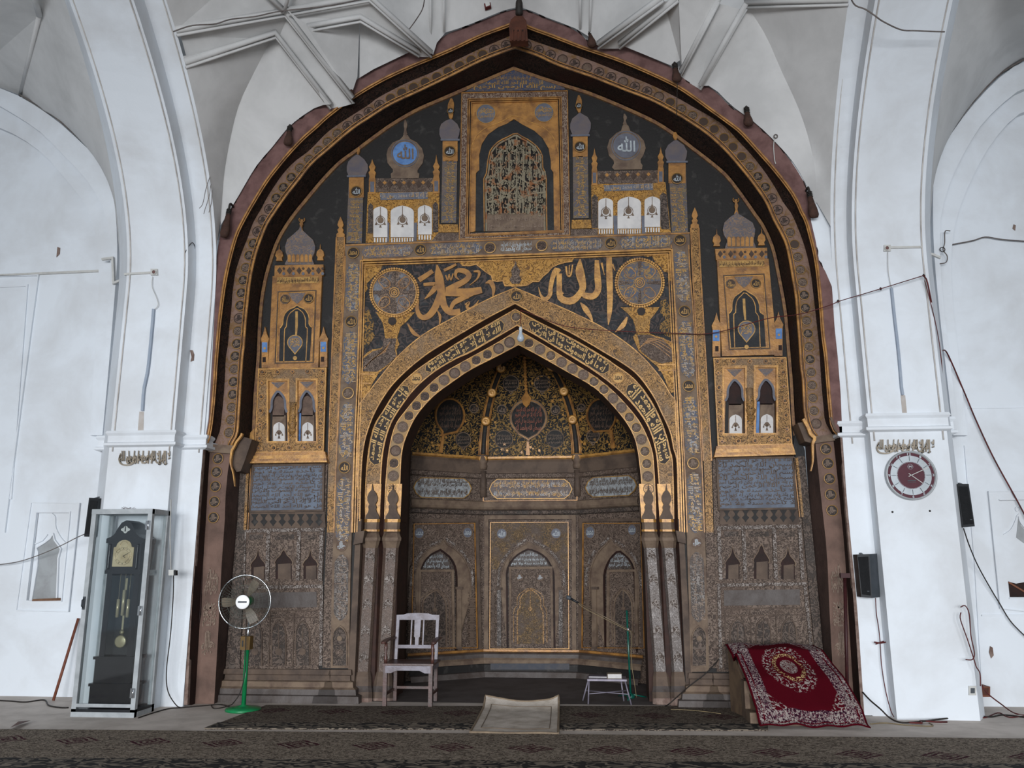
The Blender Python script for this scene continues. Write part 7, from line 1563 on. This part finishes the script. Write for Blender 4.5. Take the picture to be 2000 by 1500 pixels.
# ---------- wall clock
PC_ = PY(9.55); cc = PC_.at(1777, 929); rr_ = (PC_.at(1827, 929)-cc).length
t = thing('wall_clock', 'large round wall clock with maroon centre and silver ring on the right pier', 'clock', cc)
yv = Vector((0, -1, 0))
MB().lathe([(rr_, 0), (rr_, .05), (rr_*.97, .06), (rr_*.93, .055), (rr_*.92, .028)], cc, yv, 48).build('case', m_alu, t)
m_mar = plain('maroon_dial', C('52202d'), C('4b1c29'), 9, .4)
def annul(r0, r1, y, mb, mi=0, n=60):
    A = [cc+yv*y+Vector((r0*math.cos(2*math.pi*i/n), 0, r0*math.sin(2*math.pi*i/n))) for i in range(n)]; B = [cc+yv*y+Vector((r1*math.cos(2*math.pi*i/n), 0, r1*math.sin(2*math.pi*i/n))) for i in range(n)]
    mb.add(A+B, [(i, (i+1) % n, n+(i+1) % n, n+i) for i in range(n)], mi)
b = MB(); b.flat(cc+yv*.032, rr_*.93, yv); annul(rr_*.8, rr_*.55, .036, b, 1); b.flat(cc+yv*.0372, rr_*.55, yv)
for i in range(72):
    a = 2*math.pi*i/72; b.bar(cc+yv*.038+Vector((rr_*.52*math.cos(a), 0, rr_*.52*math.sin(a))), cc+yv*.038+Vector((rr_*.56*math.cos(a), 0, rr_*.56*math.sin(a))), .004, .001, 1, (0, 1, 0))
for i in range(12):
    a = math.pi/2-2*math.pi*i/12; e = Vector((math.cos(a), 0, math.sin(a))); b.bar(cc+yv*.039+e*rr_*.58, cc+yv*.039+e*rr_*.78, .005, .001, 2, (0, 1, 0))
    q = cc+yv*.04+e*rr_*.86; nmb = str(12 if i == 0 else i); wv = .020*len(nmb); b.text((lambda q, wv: lambda u, v: q+Vector((-wv/2+wv*u, 0, -.014+.028*v)))(q, wv), nmb, 1)
b.bx(cc.x-.045, cc.x+.045, cc.y-.0405, cc.y-.04, cc.z-.066, cc.z-.054, 2); b.bx(cc.x-.045, cc.x+.045, cc.y-.0405, cc.y-.04, cc.z-.08, cc.z-.076, 2)
b.tube([cc+yv*.04+Vector((.028*math.cos(a), 0, .095+.028*math.sin(a))) for a in [i*math.pi/10 for i in range(20)]], .002, 4, 1, True); b.text(lambda u, v: cc+yv*.041+Vector((-.014+.028*u, 0, .083+.024*v)), 'M', 1)
b.build('dial', [m_mar, plain('dial_silver', C('b9bfc3'), C('aab0b4'), 6, .3, .4), m_greyp], t)
b = MB()
for ang, ln in ((math.radians(24), rr_*.78), (math.radians(-38), rr_*.52)): e = Vector((math.cos(ang), 0, math.sin(ang))); b.bar(cc+yv*.044-e*rr_*.12, cc+yv*.044+e*ln, .007, .002, 0, (0, 1, 0))
b.lathe([(.01, .04), (.0, .05)], cc, yv, 10); b.build('hands', m_whp, t)
# ---------- gilt calligraphy plaques
BOLD = .04
def plaque(pl, q, label):
    (x0, y0, x1, y1) = q; mb = MB(); gv, gf = glyphs(SHAH)
    for d_, (dx, dy) in ((.03, (0, 0)), ): 
        mb.tq(pl, SHAH, q, d_, 0); mb.tq(pl, SHAH, (x0+.4, y0+.6, x1+.4, y1+.6), .012, 1)
    h = y1-y0; w = x1-x0
    mb.line(pl, [(x0+w*.03, y0+h*.3), (x0, y0+h*.6), (x0+w*.05, y0+h*.95), (x0+w*.2, y1), (x0+w*.32, y0+h*.8)], [1, 2.2, 2.6, 2.2, 1], .03, .02, 0, n=24)
    for u in (.28, .36, .45, .56, .63, .78, .86): mb.line(pl, [(x0+w*u+2, y0), (x0+w*u, y1-h*.1)], [1.2, 2.2], .028, .018, 0)
    for u in (.15, .4, .68): mb.line(pl, [(x0+w*u, y0+h*.4), (x0+w*(u+.06), y0+h*.85), (x0+w*(u+.14), y0+h*.75), (x0+w*(u+.18), y0+h*.35)], [1.2, 2.4, 2.2, 1], .03, .02, 0, n=18)
    mb.build('calligraphy_plaque', [plain('champagne_metal', C('94897a', 1.2), C('7c7264', 1.2), 9, .35, .2), m_darkl], label=label, cat='plaque')
plaque(PY(9.5), (232, 880, 332, 908), 'cut metal Arabic creed fixed on the left pier above the glass case')
plaque(PC_, (1713, 858, 1825, 885), 'cut metal Arabic creed fixed on the right pier just above the round clock')
BOLD = .018
# ---------- loudspeakers
def speaker(pl, q, side, label, sidef=True):
    """q front face quad px TL,TR,BR,BL; side strip px"""
    t = thing('loudspeaker', label, 'loudspeaker', pl.at(*q[3]))
    a = [pl.at(*p, .16) for p in q]; c = [Vector((p.x, pl.o.y-.01, p.z)) for p in a]
    MB().add(a+c, [(0, 1, 2, 3), (4, 7, 6, 5), (0, 4, 5, 1), (1, 5, 6, 2), (2, 6, 7, 3), (3, 7, 4, 0)]).build('cabinet', m_blackp2, t)
    if side:
        s_ = [pl.at(*p, .16) for p in side[:2]]+[pl.at(*p, .04) for p in side[2:]]
        b = MB().add([a[1], s_[0] if False else pl.at(*side[0], .04), pl.at(*side[1], .04), a[2]], [(0, 1, 2, 3)]); b.build('side_panel', m_greyp, t)
    ins = [(q[0][0]+2, q[0][1]+5), (q[1][0]-2, q[1][1]+5), (q[2][0]-2, q[2][1]-5), (q[3][0]+2, q[3][1]-5)]
    MB().poly(pl, ins, .165, .005).build('grille', plain('grille_black', C('141517'), C('1b1c1e'), 40, .8, 0, .6, 200), t)
    b = MB(); x, y = (ins[2][0]-5, ins[2][1]-8); b.rect(pl, x-2, y-1, x+2, y+.5, .168, .002); b.build('badge', m_greyp, t)
    b = MB(); p = pl.at((q[0][0]+q[1][0])/2, q[0][1]+2, .1); b.bar(p, p+Vector((0, .11, .03)), .03, .01); b.build('bracket', m_greyp, t)
speaker(PY(9.75), [(1674, 1083), (1698, 1082), (1703, 1168), (1682, 1166)], [(1716, 1081), (1719, 1166)], 'black and grey loudspeaker low on the pier, right of the mihrab jamb')
speaker(PY(9.9), [(1870, 945), (1892, 945), (1904, 1028), (1880, 1030)], None, 'slim black loudspeaker high at the right edge of the clock pier')
speaker(PY(9.75), [(174, 972), (193, 973), (185, 1048), (164, 1048)], None, 'slim black loudspeaker above left of the glass clock case')
# ---------- wall niches with frames in the side bays
def wallniche(pl, out, ins, hole, ledge, nm, lab):
    b = MB(); b.band(pl, out, ins, .02, .03, closed=True); b.line(pl, out, 2, .035, .03, closed=True); b.line(pl, ins, 3, .03, .03, closed=True)
    b.line(pl, hole[:-1] if False else hole, 2.5, .02, .03, closed=False, n=None); S(nm, b, m_white)
b = MB()
out, ins_ = [(60, 981), (154, 983), (132, 1194), (31, 1192)], [(70, 1000), (136, 1000), (119, 1174), (50, 1174)]
b.band(WL, out, ins_, .03, .03, closed=True); b.line(WL, out, 2, .045, .02, closed=True); b.line(WL, ins_, 2.6, .05, .04, closed=True)
b.line(WL, [(101, 1003), (107, 1010), (108, 1030), (118, 1050), (130, 1062)], [1, 2, 2, 2, 1], .02, .02, n=20); b.line(WL, [(68, 1062), (82, 1056), (92, 1044)], 2, .02, .02)
S('trim_17', b, m_white)
hole = [(61, 1172), (72, 1105), (73, 1078), (70, 1070), (86, 1060), (97, 1052), (103, 1043), (106, 1055), (114, 1066), (118, 1072), (113, 1090), (110, 1172)]
def recess(pl, hole, depth, nm):
    a = [pl.at(*p, .001) for p in hole]; c = [p+Vector((0, depth, 0)) for p in a]; n = len(a)
    return a, c, n
m_shd = plain('niche_shade_plaster', C('a7abad'), C('969899'), 4, .85)  # greyer plaster colour paints the shade inside the flat wall niches
# wall pieces are solid, so the niche stands as a shallow framed box applied on the wall
b = MB(); a = [WL.at(*p, .004) for p in hole]; b.add(a, [tuple(range(len(a)))]); 
b.line(WL, hole, 2.4, .03, .03, 1); S('trim_18', b, [m_shd, m_white])
MB().poly(WL, [(64, 1170), (118, 1168), (118, 1173), (62, 1174)], .06, .06).build('niche_shelf', plain('brown_shelf', C('7c5b45'), C('6a4d3a'), 9, .7), label='thin brown shelf board in the small niche of the left white wall', cat='shelf')
b = MB(); out, ins_ = [(1932, 960), (2030, 958), (2060, 1200), (1955, 1188)], [(1952, 976), (2030, 974), (2050, 1168), (1972, 1168)]
b.band(WR, out, ins_, .03, .03, closed=True); b.line(WR, out, 2, .045, .02, closed=True); b.line(WR, [(1952, 976), (2030, 974)], 2.6, .05, .04); b.line(WR, [(1972, 1168), (2050, 1168)], 2.6, .05, .04)
b.line(WR, [(1959, 1045), (1975, 1035), (1984, 1018), (1989, 1005), (1994, 1020), (2010, 1040)], [1, 2.4, 2.4, 2.4, 2.4, 2], .02, .02, n=24); b.ring(WR, 1988, 994, 5, 1.2, .02, .02)
S('trim_19', b, m_white)
b = MB().poly(WR, [(1989, 1012), (1994, 1026), (2010, 1045), (2040, 1062), (2040, 1090), (1985, 1050)], .006, .004); S('trim_20', b, m_shd)  # grey patch paints the shade under the right niche arch
b = MB().poly(WR, [(1970, 1136), (1985, 1140), (2040, 1130), (2040, 1166), (1973, 1166)], .012, .01, 0); b.line(WR, [(1970, 1137), (2005, 1158)], 3, .03, .02, 1); b.build('niche_clutter', [m_dark, plain('stick', C('7c4f3a'), None)], label='dark clutter with a brown stick lying in the niche at the right edge', cat='clutter')
# recessed panel outlines on the side walls
b = MB(); b.line(WL, [(-60, 562), (52, 557), (20, 975)], 4, .02, .03); b.line(WL, [(-60, 541), (74, 537), (60, 640), (16, 975), (8, 1040)], 2, .03, .03); S('trim_21', b, m_white)
b = MB(); b.line(WR, [(1890, 797), (2060, 795)], 2, .012, .02); b.line(WR, [(1918, 1202), (2060, 1201)], 3, .02, .03); b.line(WR, [(1885, 870), (1905, 1100), (1922, 1390)], 3, .02, .03); S('trim_22', b, m_white)
# ============================================================ PULLEYS, LAMP, CABLES, FITTINGS
m_oldw = plain('old_brown_wood', C('4a3229'), C('35261f'), 16, .8, 0, .4, 30)
m_apw = plain('red_brown_wood', C('5c3425'), C('46281d'), 9, .7, 0, .3, 30)
# rope pulleys hung round the arch
def pulley(x, y0, y1, tilt, label):
    pl = PY(9.62); t = thing('rope_pulley', label, 'pulley', pl.at(x, y1), 'old wooden rope pulleys hung round the great arch')
    a, c = pl.at(x+tilt, y0+ (y1-y0)*.3), pl.at(x, y1); L_ = (a-c).length; ax = (a-c).normalized()
    MB().lathe([(.0, 0), (.045, .01), (.062, L_*.18), (.056, L_*.45), (.04, L_*.7), (.03, L_), (.0, L_+.01)], c, ax, 12, 0, False, .7).build('block', m_oldw, t)
    p = pl.at(x+tilt*1.4, y0); b = MB(); b.tube(spl([p+Vector((0, .1, .0)), p, a+ax*.02, a], 10), .014, 6)
    for k_ in range(4): b.tube([a+ax*.02*k_+Vector((.032*math.cos(q), .02*math.sin(q), .006*math.sin(3*q))) for q in [i*math.pi/5 for i in range(10)]], .008, 4, 0, True)
    b.build('rope_lashing', m_cab, t)
for a_ in ((437, 398, 464, 9, 'lowest old wooden pulley on the left curve of the great arch'), (562, 244, 284, 3, 'second pulley from the bottom on the left curve of the great arch'), (683, 152, 190, -2, 'third pulley from the bottom on the left curve of the great arch'), (838, 64, 104, 0, 'reddish pulley nearest the apex on the left of the great arch'),
           (1157, 57, 92, -3, 'pulley nearest the apex on the right of the great arch'), (1323, 122, 160, -4, 'second pulley down from the apex on the right of the great arch'), (1463, 208, 246, -4, 'third pulley down from the apex on the right of the great arch'), (1591, 366, 426, -9, 'lowest old wooden pulley on the right curve of the great arch')): pulley(*a_)
pl = PY(9.6); t = thing('apex_bracket', 'slotted red brown wooden bracket fixed over the apex of the great arch', 'bracket', pl.at(1013, 80))
MB().poly(pl, [(996, 80), (994, 50), (998, 38), (1006, 31), (1020, 31), (1028, 40), (1031, 80)], .03, .12).build('board', m_apw, t)
b = MB()
for x in (1001, 1008, 1016, 1024): b.line(pl, [(x, 58), (x, 78)], 3, .05, .03)
b.build('slat', m_apw, t)
b = MB()
for x in (1003, 1012, 1021): b.rect(pl, x-1.3, 58, x+1.3, 61, .034, .004)
b.build('slot', m_dark, t)
b = MB().lathe([(.0, 0), (.05, .02), (.045, .2), (.06, .26), (.0, .3)], pl.at(1014, 30), (0, 0, 1), 10); b.build('lashing', m_cab, t)
b = MB().poly(PY(9.55), [(944, 1), (957, -2), (959, 12), (947, 16)], .02, .05, 0); b.poly(PY(9.55), [(947, 3), (956, 2), (957, 10), (949, 13)], .024, .004, 1); b.build('junction_box', [m_red, m_whp], label='small red edged box at the top left of the arch apex', cat='box')
# hanging bulb
bp = PY(10.0); x = 1017; t = thing('light_bulb', 'single white bulb hanging at the point of the prayer arch', 'light bulb', bp.at(x, 668))
top_ = bp.at(x, 641); r_ = (bp.at(x+7.2, 655)-bp.at(x, 655)).length; hb = bp.at(x, 668)
b = MB().lathe([(.0, 0), (r_*.7, r_*.25), (r_, r_*.9), (r_*.85, r_*1.6), (r_*.5, r_*2.3), (r_*.42, r_*2.9), (r_*.42, r_*3.2)], hb, (0, 0, 1), 20); b.build('glass', plain('bulb_white', C('b5bfc9'), C('a6b1be'), 9, .25, spec=.5), t)
b = MB().lathe([(r_*.45, r_*3.1), (r_*.5, r_*3.6), (r_*.4, r_*4.2), (.0, r_*4.3)], hb, (0, 0, 1), 14); b.build('holder', m_whp, t)
def cable(name, pts, r, mat, label, n=40, cat='cable', pl=None, smooth=True):
    P_ = []
    for p in pts: P_.append(PY(p[2]).at(p[0], p[1]) if len(p) == 3 and not isinstance(p, Vector) else p)
    b = MB().tube(spl(P_, n, smooth), r, 5); return b.build(name, mat, label=label, cat=cat)
cable('bulb_cable', [(1017, 632, 10.0), (1017, 612, 10.05), (1024, 608, 10.1), (1100, 636, 10.12), (1180, 645, 10.15), (1320, 651, 10.2), (1395, 650, 10.2), (1500, 622, 9.9), (1560, 614, 9.7), (1618, 597, 9.6), (1640, 588, 9.55), (1680, 576, 9.48), (1720, 564, 9.44), (1804, 538, 9.42)], .0055, m_red, 'thin dark red cable sagging from the hanging bulb across to the right pier', 70)
for x, y in ((1637, 588), (1720, 564), (1804, 538)): MB().lathe([(.0, -.02), (.02, 0), (.0, .02)], PY(9.46 if x > 1700 else 9.68).at(x, y), (1, 0, .2), 8).build('cable_knot', m_cab, label='dark tape knot on the red cable at the %s' % {1637: 'pier edge nearest the arch', 1720: 'middle of the right pier', 1804: 'right edge of the clock pier'}[x], cat='knot')
cable('pier_cable', [(1804, 538, 9.45), (1811, 550, 9.46), (1822, 605, 9.6), (1836, 680, 9.9), (1850, 690, 10.2), (1885, 770, 10.4), (1905, 818, 10.42), (1940, 893, 10.42), (1985, 975, 10.42), (2030, 1060, 10.42)], .009, m_red, 'dark red twisted cable running down right from the pier to the picture edge', 70)
cable('pier_cable', [(1806, 548, 9.47), (1820, 600, 9.52), (1833, 660, 9.6), (1840, 720, 9.7), (1842, 790, 9.75), (1844, 815, 9.76)], .005, m_red, 'thin second cable hanging down the right edge of the clock pier above the moulding', 40)
cable('wall_cable', [(1858, 478, 10.44), (1900, 470, 10.44), (1925, 463, 10.44), (1960, 468, 10.44), (2040, 474, 10.44)], .008, m_line, 'loose cable across the white wall at the upper right', 30)
cable('hook_cable', [(1856, 451, 10.27), (1846, 452, 10.27), (1845, 475, 10.27), (1842, 488, 10.27), (1850, 500, 10.27), (1848, 512, 10.27), (1836, 515, 10.27)], .007, m_line, 'bent hooked cable end beside the conduit on the upper right wall', 40)
b = MB().tube([WR.at(1840, 488, .215)+Vector((.03*math.cos(a), -.01, .03*math.sin(a))) for a in [i*math.pi/8 for i in range(16)]], .006, 5, 0, True); b.build('cable_coil', m_cab, label='tiny dark coil of cable on the upper right wall beside the conduit', cat='cable')
cable('vault_cable', [V(1660, -8, 7.9), V(1670, 10, 7.9), V(1690, 18, 7.9), V(1708, 30, 7.9), V(1725, 42, 7.95), V(1760, 58, 8.1), V(1790, 60, 8.15), V(1845, 62, 8.2)], .008, m_line, 'cable sagging across the great rib at the upper right corner', 40)
cable('vault_cable', [V(338, 62, 7.75), V(375, 50, 7.8), V(420, 47, 7.9), V(450, 38, 8.0), V(500, 32, 8.05), V(548, 22, 8.1), V(640, 12, 8.15), V(700, 0, 8.1)], .008, m_line, 'loose cable draped along the rib at the upper left of the vault', 50)
cable('vault_cable', [V(830, -10, 8.7), V(826, 15, 8.9), V(815, 35, 9.0), V(800, 56, 9.1)], .007, m_line, 'cable hanging down the vault left of the arch apex', 20)
for i, (a_, nm) in enumerate((([(410, 345), (402, 370), (396, 398), (389, 407)], 'first'), ([(412, 360), (408, 385), (400, 410), (398, 418)], 'second'), ([(414, 372), (413, 395), (408, 415)], 'third'))):
    cable('wire_end', [(x, y, 9.3) for x, y in a_], .004, m_line, 'thin dangling wire end on the left rib, %s of three from the left' % nm, 14)
cable('rib_cable', [(361, 495, 9.45), (366, 485, 9.45), (375, 474, 9.5), (380, 480, 9.6), (379, 492, 9.62)], .005, m_cab, 'short looped wire on the left rib, level with the upper border of the arch', 20)
cable('bay_cable', [(0-40, 1106, 10.2), (20, 1100, 10.2), (60, 1090, 10.15), (110, 1070, 10.05), (150, 1050, 9.95), (166, 1043, 9.85)], .006, m_line, 'thin cable sagging across the left wall niche to the slim loudspeaker', 40)
# conduits
def conduit(pl, pts, label, r=.022, d=.03): b = MB().line(pl, pts, 4, d, .03); return b.build('conduit', m_whiteb if False else m_whp, label=label, cat='conduit')
conduit(WL, [(-60, 540), (205, 528)], 'long cream conduit across the upper left white wall')
conduit(WL, [(198, 506), (219, 503), (221, 552), (235, 547), (246, 547)], 'cream conduit with a bend beside the left pier', d=.25)
PLf = PY(9.5); PRf = PY(9.55)
conduit(PLf, [(242, 535), (298, 532)], 'short cream conduit on the left pier ending in a round outlet')
conduit(PRf, [(1738, 483), (1802, 482)], 'short cream conduit on the right pier ending in a round outlet')
conduit(PY(9.86), [(1802, 494), (1822, 496), (1838, 503)], 'small stepped conduit just right of the right pier')
for pl, x, y, nm in ((PLf, 300, 531, 'left'), (PRf, 1733, 484, 'right')):
    b = MB().rect(pl, x-6, y-6, x+7, y+6, .04, .04, 0); b.ring(pl, x, y, 4.6, 1.2, .06, .02, 0, 16); b.disc(pl, x, y, 3, .05, .01, 1, 12); b.build('outlet_box', [m_whp, m_pink], label='small square outlet box on the %s pier at the end of the conduit' % nm, cat='outlet')
for pl, pts, nm in ((PLf, [(299, 603), (296, 640), (288, 720), (280, 760), (277, 802)], 'left'), (PRf, [(1742, 562), (1748, 620), (1756, 690), (1762, 760), (1764, 771)], 'right')):
    b = MB().line(pl, pts, 4.6, .035, .035, 0, n=14); b.build('wall_strip', plain('blue_grey_strip', C('a3adba'), C('96a2b3'), 6, .6), label='long blue grey vertical strip on the %s pier' % nm, cat='strip')
b = MB(); b.poly(PLf, [(272, 804), (281, 804), (280, 842), (269, 842)], .004, .003, 0); b.poly(PRf, [(1759, 772), (1768, 772), (1772, 812), (1763, 812)], .004, .003, 0); S('trim_23', b, plain('damp_stain', C('b5aca4'), C('c0bab5'), 9, .9))
cable('strip_wire', [(298, 540, 9.47), (297, 560, 9.47), (305, 580, 9.47), (309, 595, 9.47), (303, 603, 9.47), (298, 604, 9.47)], .004, m_whp, 'thin pale wire from the left outlet box down to the blue grey strip', 20)
cable('strip_wire', [(1734, 492, 9.52), (1735, 530, 9.52), (1741, 562, 9.52)], .004, m_whp, 'thin pale wire from the right outlet box down to the blue grey strip', 12)
# peeling spots
for pl, pts, lab in ((WL, [(112, 482), (117, 484), (116, 496), (110, 502), (111, 492)], 1), (PY(9.72), [(371, 684), (376, 684), (379, 692), (378, 704), (372, 706), (374, 697)], 2), (WR, [(1934, 1262), (1939, 1265), (1941, 1280), (1936, 1286), (1932, 1274)], 3), (WR, [(1980, 438), (1984, 440), (1983, 450), (1978, 446)], 4)):
    b = MB().poly(pl, pts, .012, .008); S('trim_%d' % (23+lab), b, m_plast)
# switches and sockets
b = MB().rect(PY(9.4), 329, 1113, 340, 1124, .03, .05, 0); b.rect(PY(9.4), 339, 1114, 343, 1124, .04, .05, 1); b.build('plug_socket', [m_whp, m_blackp2], label='white socket with a black plug on the left pier beside the glass case', cat='socket')
cable('plug_cable', [(339, 1124, 9.35), (338, 1170, 9.35), (333, 1240, 9.37), (325, 1310, 9.4), (328, 1350, 9.45), (343, 1376, 9.5), (352, 1382, 9.55)], .006, m_cab, 'thin cable dropping from the white socket to the floor beside the glass case', 40)
b = MB()
b.tube([PY(9.35).at(334, 975), PY(9.35).at(332, 1050), PY(9.35).at(334, 1112)], .006, 5); b.build('riser_cable', m_whp, label='pale riser cable above the white socket on the left pier', cat='cable')
pX = PY(9.56); pW = PY(10.2)
b = MB().rect(pX, 1893, 1340, 1907, 1358, .03, .05, 0); b.rect(pX, 1896, 1344, 1904, 1354, .034, .005, 1); b.build('wall_socket', [m_whp, m_greyp], label='white wall socket low on the right pier edge', cat='socket')
b = MB().rect(pW, 1914, 1341, 1934, 1361, .05, .32, 0); b.rect(pW, 1917, 1344, 1931, 1358, .054, .006, 1); b.build('wooden_switch_box', [plain('switch_wood', C('7a4630'), C('653a28'), 9, .6), m_apw], label='brown wooden switch box low on the wall at the right', cat='switch box')
cable('hanging_loop', [(1876, 1186, 9.42), (1885, 1183, 9.42), (1893, 1200, 9.42), (1896, 1240, 9.42), (1903, 1275, 9.42), (1899, 1288, 9.42), (1886, 1288, 9.42)], .006, m_red, 'red cable loop hanging on the strip right of the clock pier', 40)
cable('hanging_loop', [(1877, 1196, 9.42), (1876, 1210, 9.42), (1890, 1250, 9.42), (1903, 1290, 9.42), (1907, 1303, 9.42), (1914, 1315, 9.42), (1915, 1340, 9.42)], .006, m_red, 'dark red cable falling to the brown wooden switch box', 40)
cable('corner_cable', [(1882, 1032, 9.85), (1893, 1065, 9.95), (1910, 1105, 10.3), (1935, 1150, 10.4), (1952, 1178, 10.42), (1975, 1215, 10.42), (2010, 1250, 10.42)], .007, m_cab, 'dark cable from the slim right loudspeaker down to the picture edge', 50)
cable('corner_cable', [(1918, 1338, 9.42), (1926, 1352, 9.42), (1955, 1375, 9.5), gp(1985, 1394, .01), gp(2030, 1398, .01)], .007, m_red, 'red cable from the wooden switch box down to the floor', 30)
cable('speaker_cable', [(1710, 1168, 9.68), (1712, 1200, 9.7), (1716, 1225, 9.7), (1719, 1255, 9.7), (1722, 1300, 9.7), (1730, 1350, 9.7), (1740, 1388, 9.6), (1746, 1400, 9.55)], .005, m_red, 'thin red cable below the black and grey loudspeaker', 40)
b = MB(); p = PY(9.68).at(1719, 1256); b.tube([p+Vector((-.06, 0, .01)), p, p+Vector((.06, 0, .01))], .008, 5); b.tube([p+Vector((-.05, 0, -.012)), p+Vector((.04, 0, .02))], .006, 5); b.build('cable_tie', m_red, label='small red cable knot below the black and grey loudspeaker', cat='knot')
def floorc(name, pts, r, mat, label, n=50): return cable(name, [gp(x, y, r+z) for x, y, z in [(p+(0,))[:3] for p in pts]], r, mat, label, n)
floorc('floor_cable', [(270, 1402), (300, 1392), (330, 1384), (356, 1382), (400, 1378), (430, 1376, .0), (450, 1381, .015), (470, 1384, .02)], .007, m_cab, 'black cable on the floor from the glass case towards the fan')
floorc('floor_cable', [(-30, 1367), (20, 1369), (50, 1371), (86, 1367), (96, 1378), (120, 1382), (134, 1382)], .008, m_cab, 'black cable on the floor left of the glass case')
cable('fan_cable', [PY(9.45).at(482, 1225)+Vector((0, -.02, 0)), PY(9.4).at(480, 1262), PY(9.4).at(479, 1310), PY(9.4).at(470, 1350), PY(9.4).at(458, 1370), gp(448, 1378, .02), gp(420, 1384, .008), gp(412, 1377, .008)], .006, m_cab, 'black flex hanging along the green fan pole', 50)
cable('rug_cable', [(1685, 1352, 9.66), (1700, 1368, 9.55), (1720, 1385, 9.42), (1738, 1402, 9.38), gp(1760, 1411, .02), gp(1800, 1409, .02), gp(1860, 1402, .02), gp(1893, 1402, .02), gp(1920, 1396, .02)], .009, m_cab, 'thick black cable curving from the right jamb along the foot of the clock pier', 60)
floorc('floor_cable', [(1775, 1411, .01), (1800, 1412, .01), (1798, 1408, .01), (1830, 1410, .01), (1850, 1410, .01)], .009, m_red, 'red cable pieces on the floor in front of the clock pier')
floorc('floor_cable', [(1700, 1414), (1730, 1412), (1770, 1416), (1820, 1418), (1815, 1412)], .006, m_cabg, 'tan cable on the floor in front of the clock pier')
floorc('floor_cable', [(1860, 1404), (1900, 1398), (1935, 1400), (1960, 1396), (2010, 1402)], .008, m_cab, 'tangled dark cable on the floor at the far right')
floorc('floor_cable', [(1890, 1392), (1920, 1402), (1950, 1392), (1975, 1401), (2030, 1392)], .006, m_red, 'dark red cable crossing the tangle at the far right floor')
floorc('floor_cable', [(1310, 1386, .01), (1330, 1386, .012), (1370, 1389, .012), (1408, 1394, .012)], .004, m_cabg, 'thin tan cable lying on the back carpet near the right columns')
cable('column_cable', [gp(1300, 1379, .03), gp(1310, 1372, .1), PY(10.0).at(1345, 1341), PY(9.98).at(1375, 1318), PY(9.95).at(1395, 1298), PY(9.9).at(1404, 1287)], .007, m_cab, 'dark cable sagging from the right columns up to the red rug', 40)
b = MB().add([gp(20, 1421, .02), gp(36, 1409, .03), gp(60, 1407, .02), gp(40, 1414, .05)], [(0, 1, 3), (1, 2, 3)]); b.build('leaf', m_apw, label='brown dried leaf scrap on the floor at the far left edge', cat='leaf')
b = MB()
for k_ in range(14): rg = random.Random(k_); a = rg.uniform(0, 6.28); p = Vector(((cx0+cx1)/2+.02+rg.uniform(-.06, .06), cy0+.06, zc+.006)); b.bar(p, p+Vector((.06*math.cos(a), .03*math.sin(a), rg.uniform(.005, .03))), .003)
b.build('twigs', m_oldw, label='small scatter of dry twigs on top of the glass case', cat='twigs')
# wall nails
for i, (pl, x, y) in enumerate(((PRf, 1743, 1000), (PRf, 1816, 998), (PRf, 1862, 1078))):
    pl2 = pl if i < 2 else PY(9.85); MB().lathe([(.012, 0), (.009, .012), (.0, .014)], pl2.at(x, y), (0, -1, 0), 8).build('wall_nail', m_cab, label=('dark nail below left of the round clock', 'dark nail below right of the round clock', 'dark nail at the right edge of the clock pier')[i], cat='nail')

cable('string', [(1514, 262, 9.68), (1511, 285, 9.68), (1513, 312, 9.68), (1515, 320, 9.68)], .006, m_whp, 'white string hanging over the pink plaster edge, right of the great arch', 14)
b = MB().tube([PY(9.66).at(1515+3.4*math.cos(a), 266+3.4*math.sin(a)) for a in [i*math.pi/8 for i in range(16)]], .007, 5, 0, True); b.build('wire_ring', m_line, label='small wire ring at the top of the white string, right of the great arch', cat='ring')
cable('rope', [(1323, 160, 9.6), (1322, 200, 9.62), (1321, 228, 9.66)], .005, m_cab, 'thin dark rope hanging from a pulley across the medallion band, upper right', 10)
for (x, y, l_) in ((727, 62+20, 0),): pass
for o in list(D.objects):
    if '_w' in o: del o['_w']
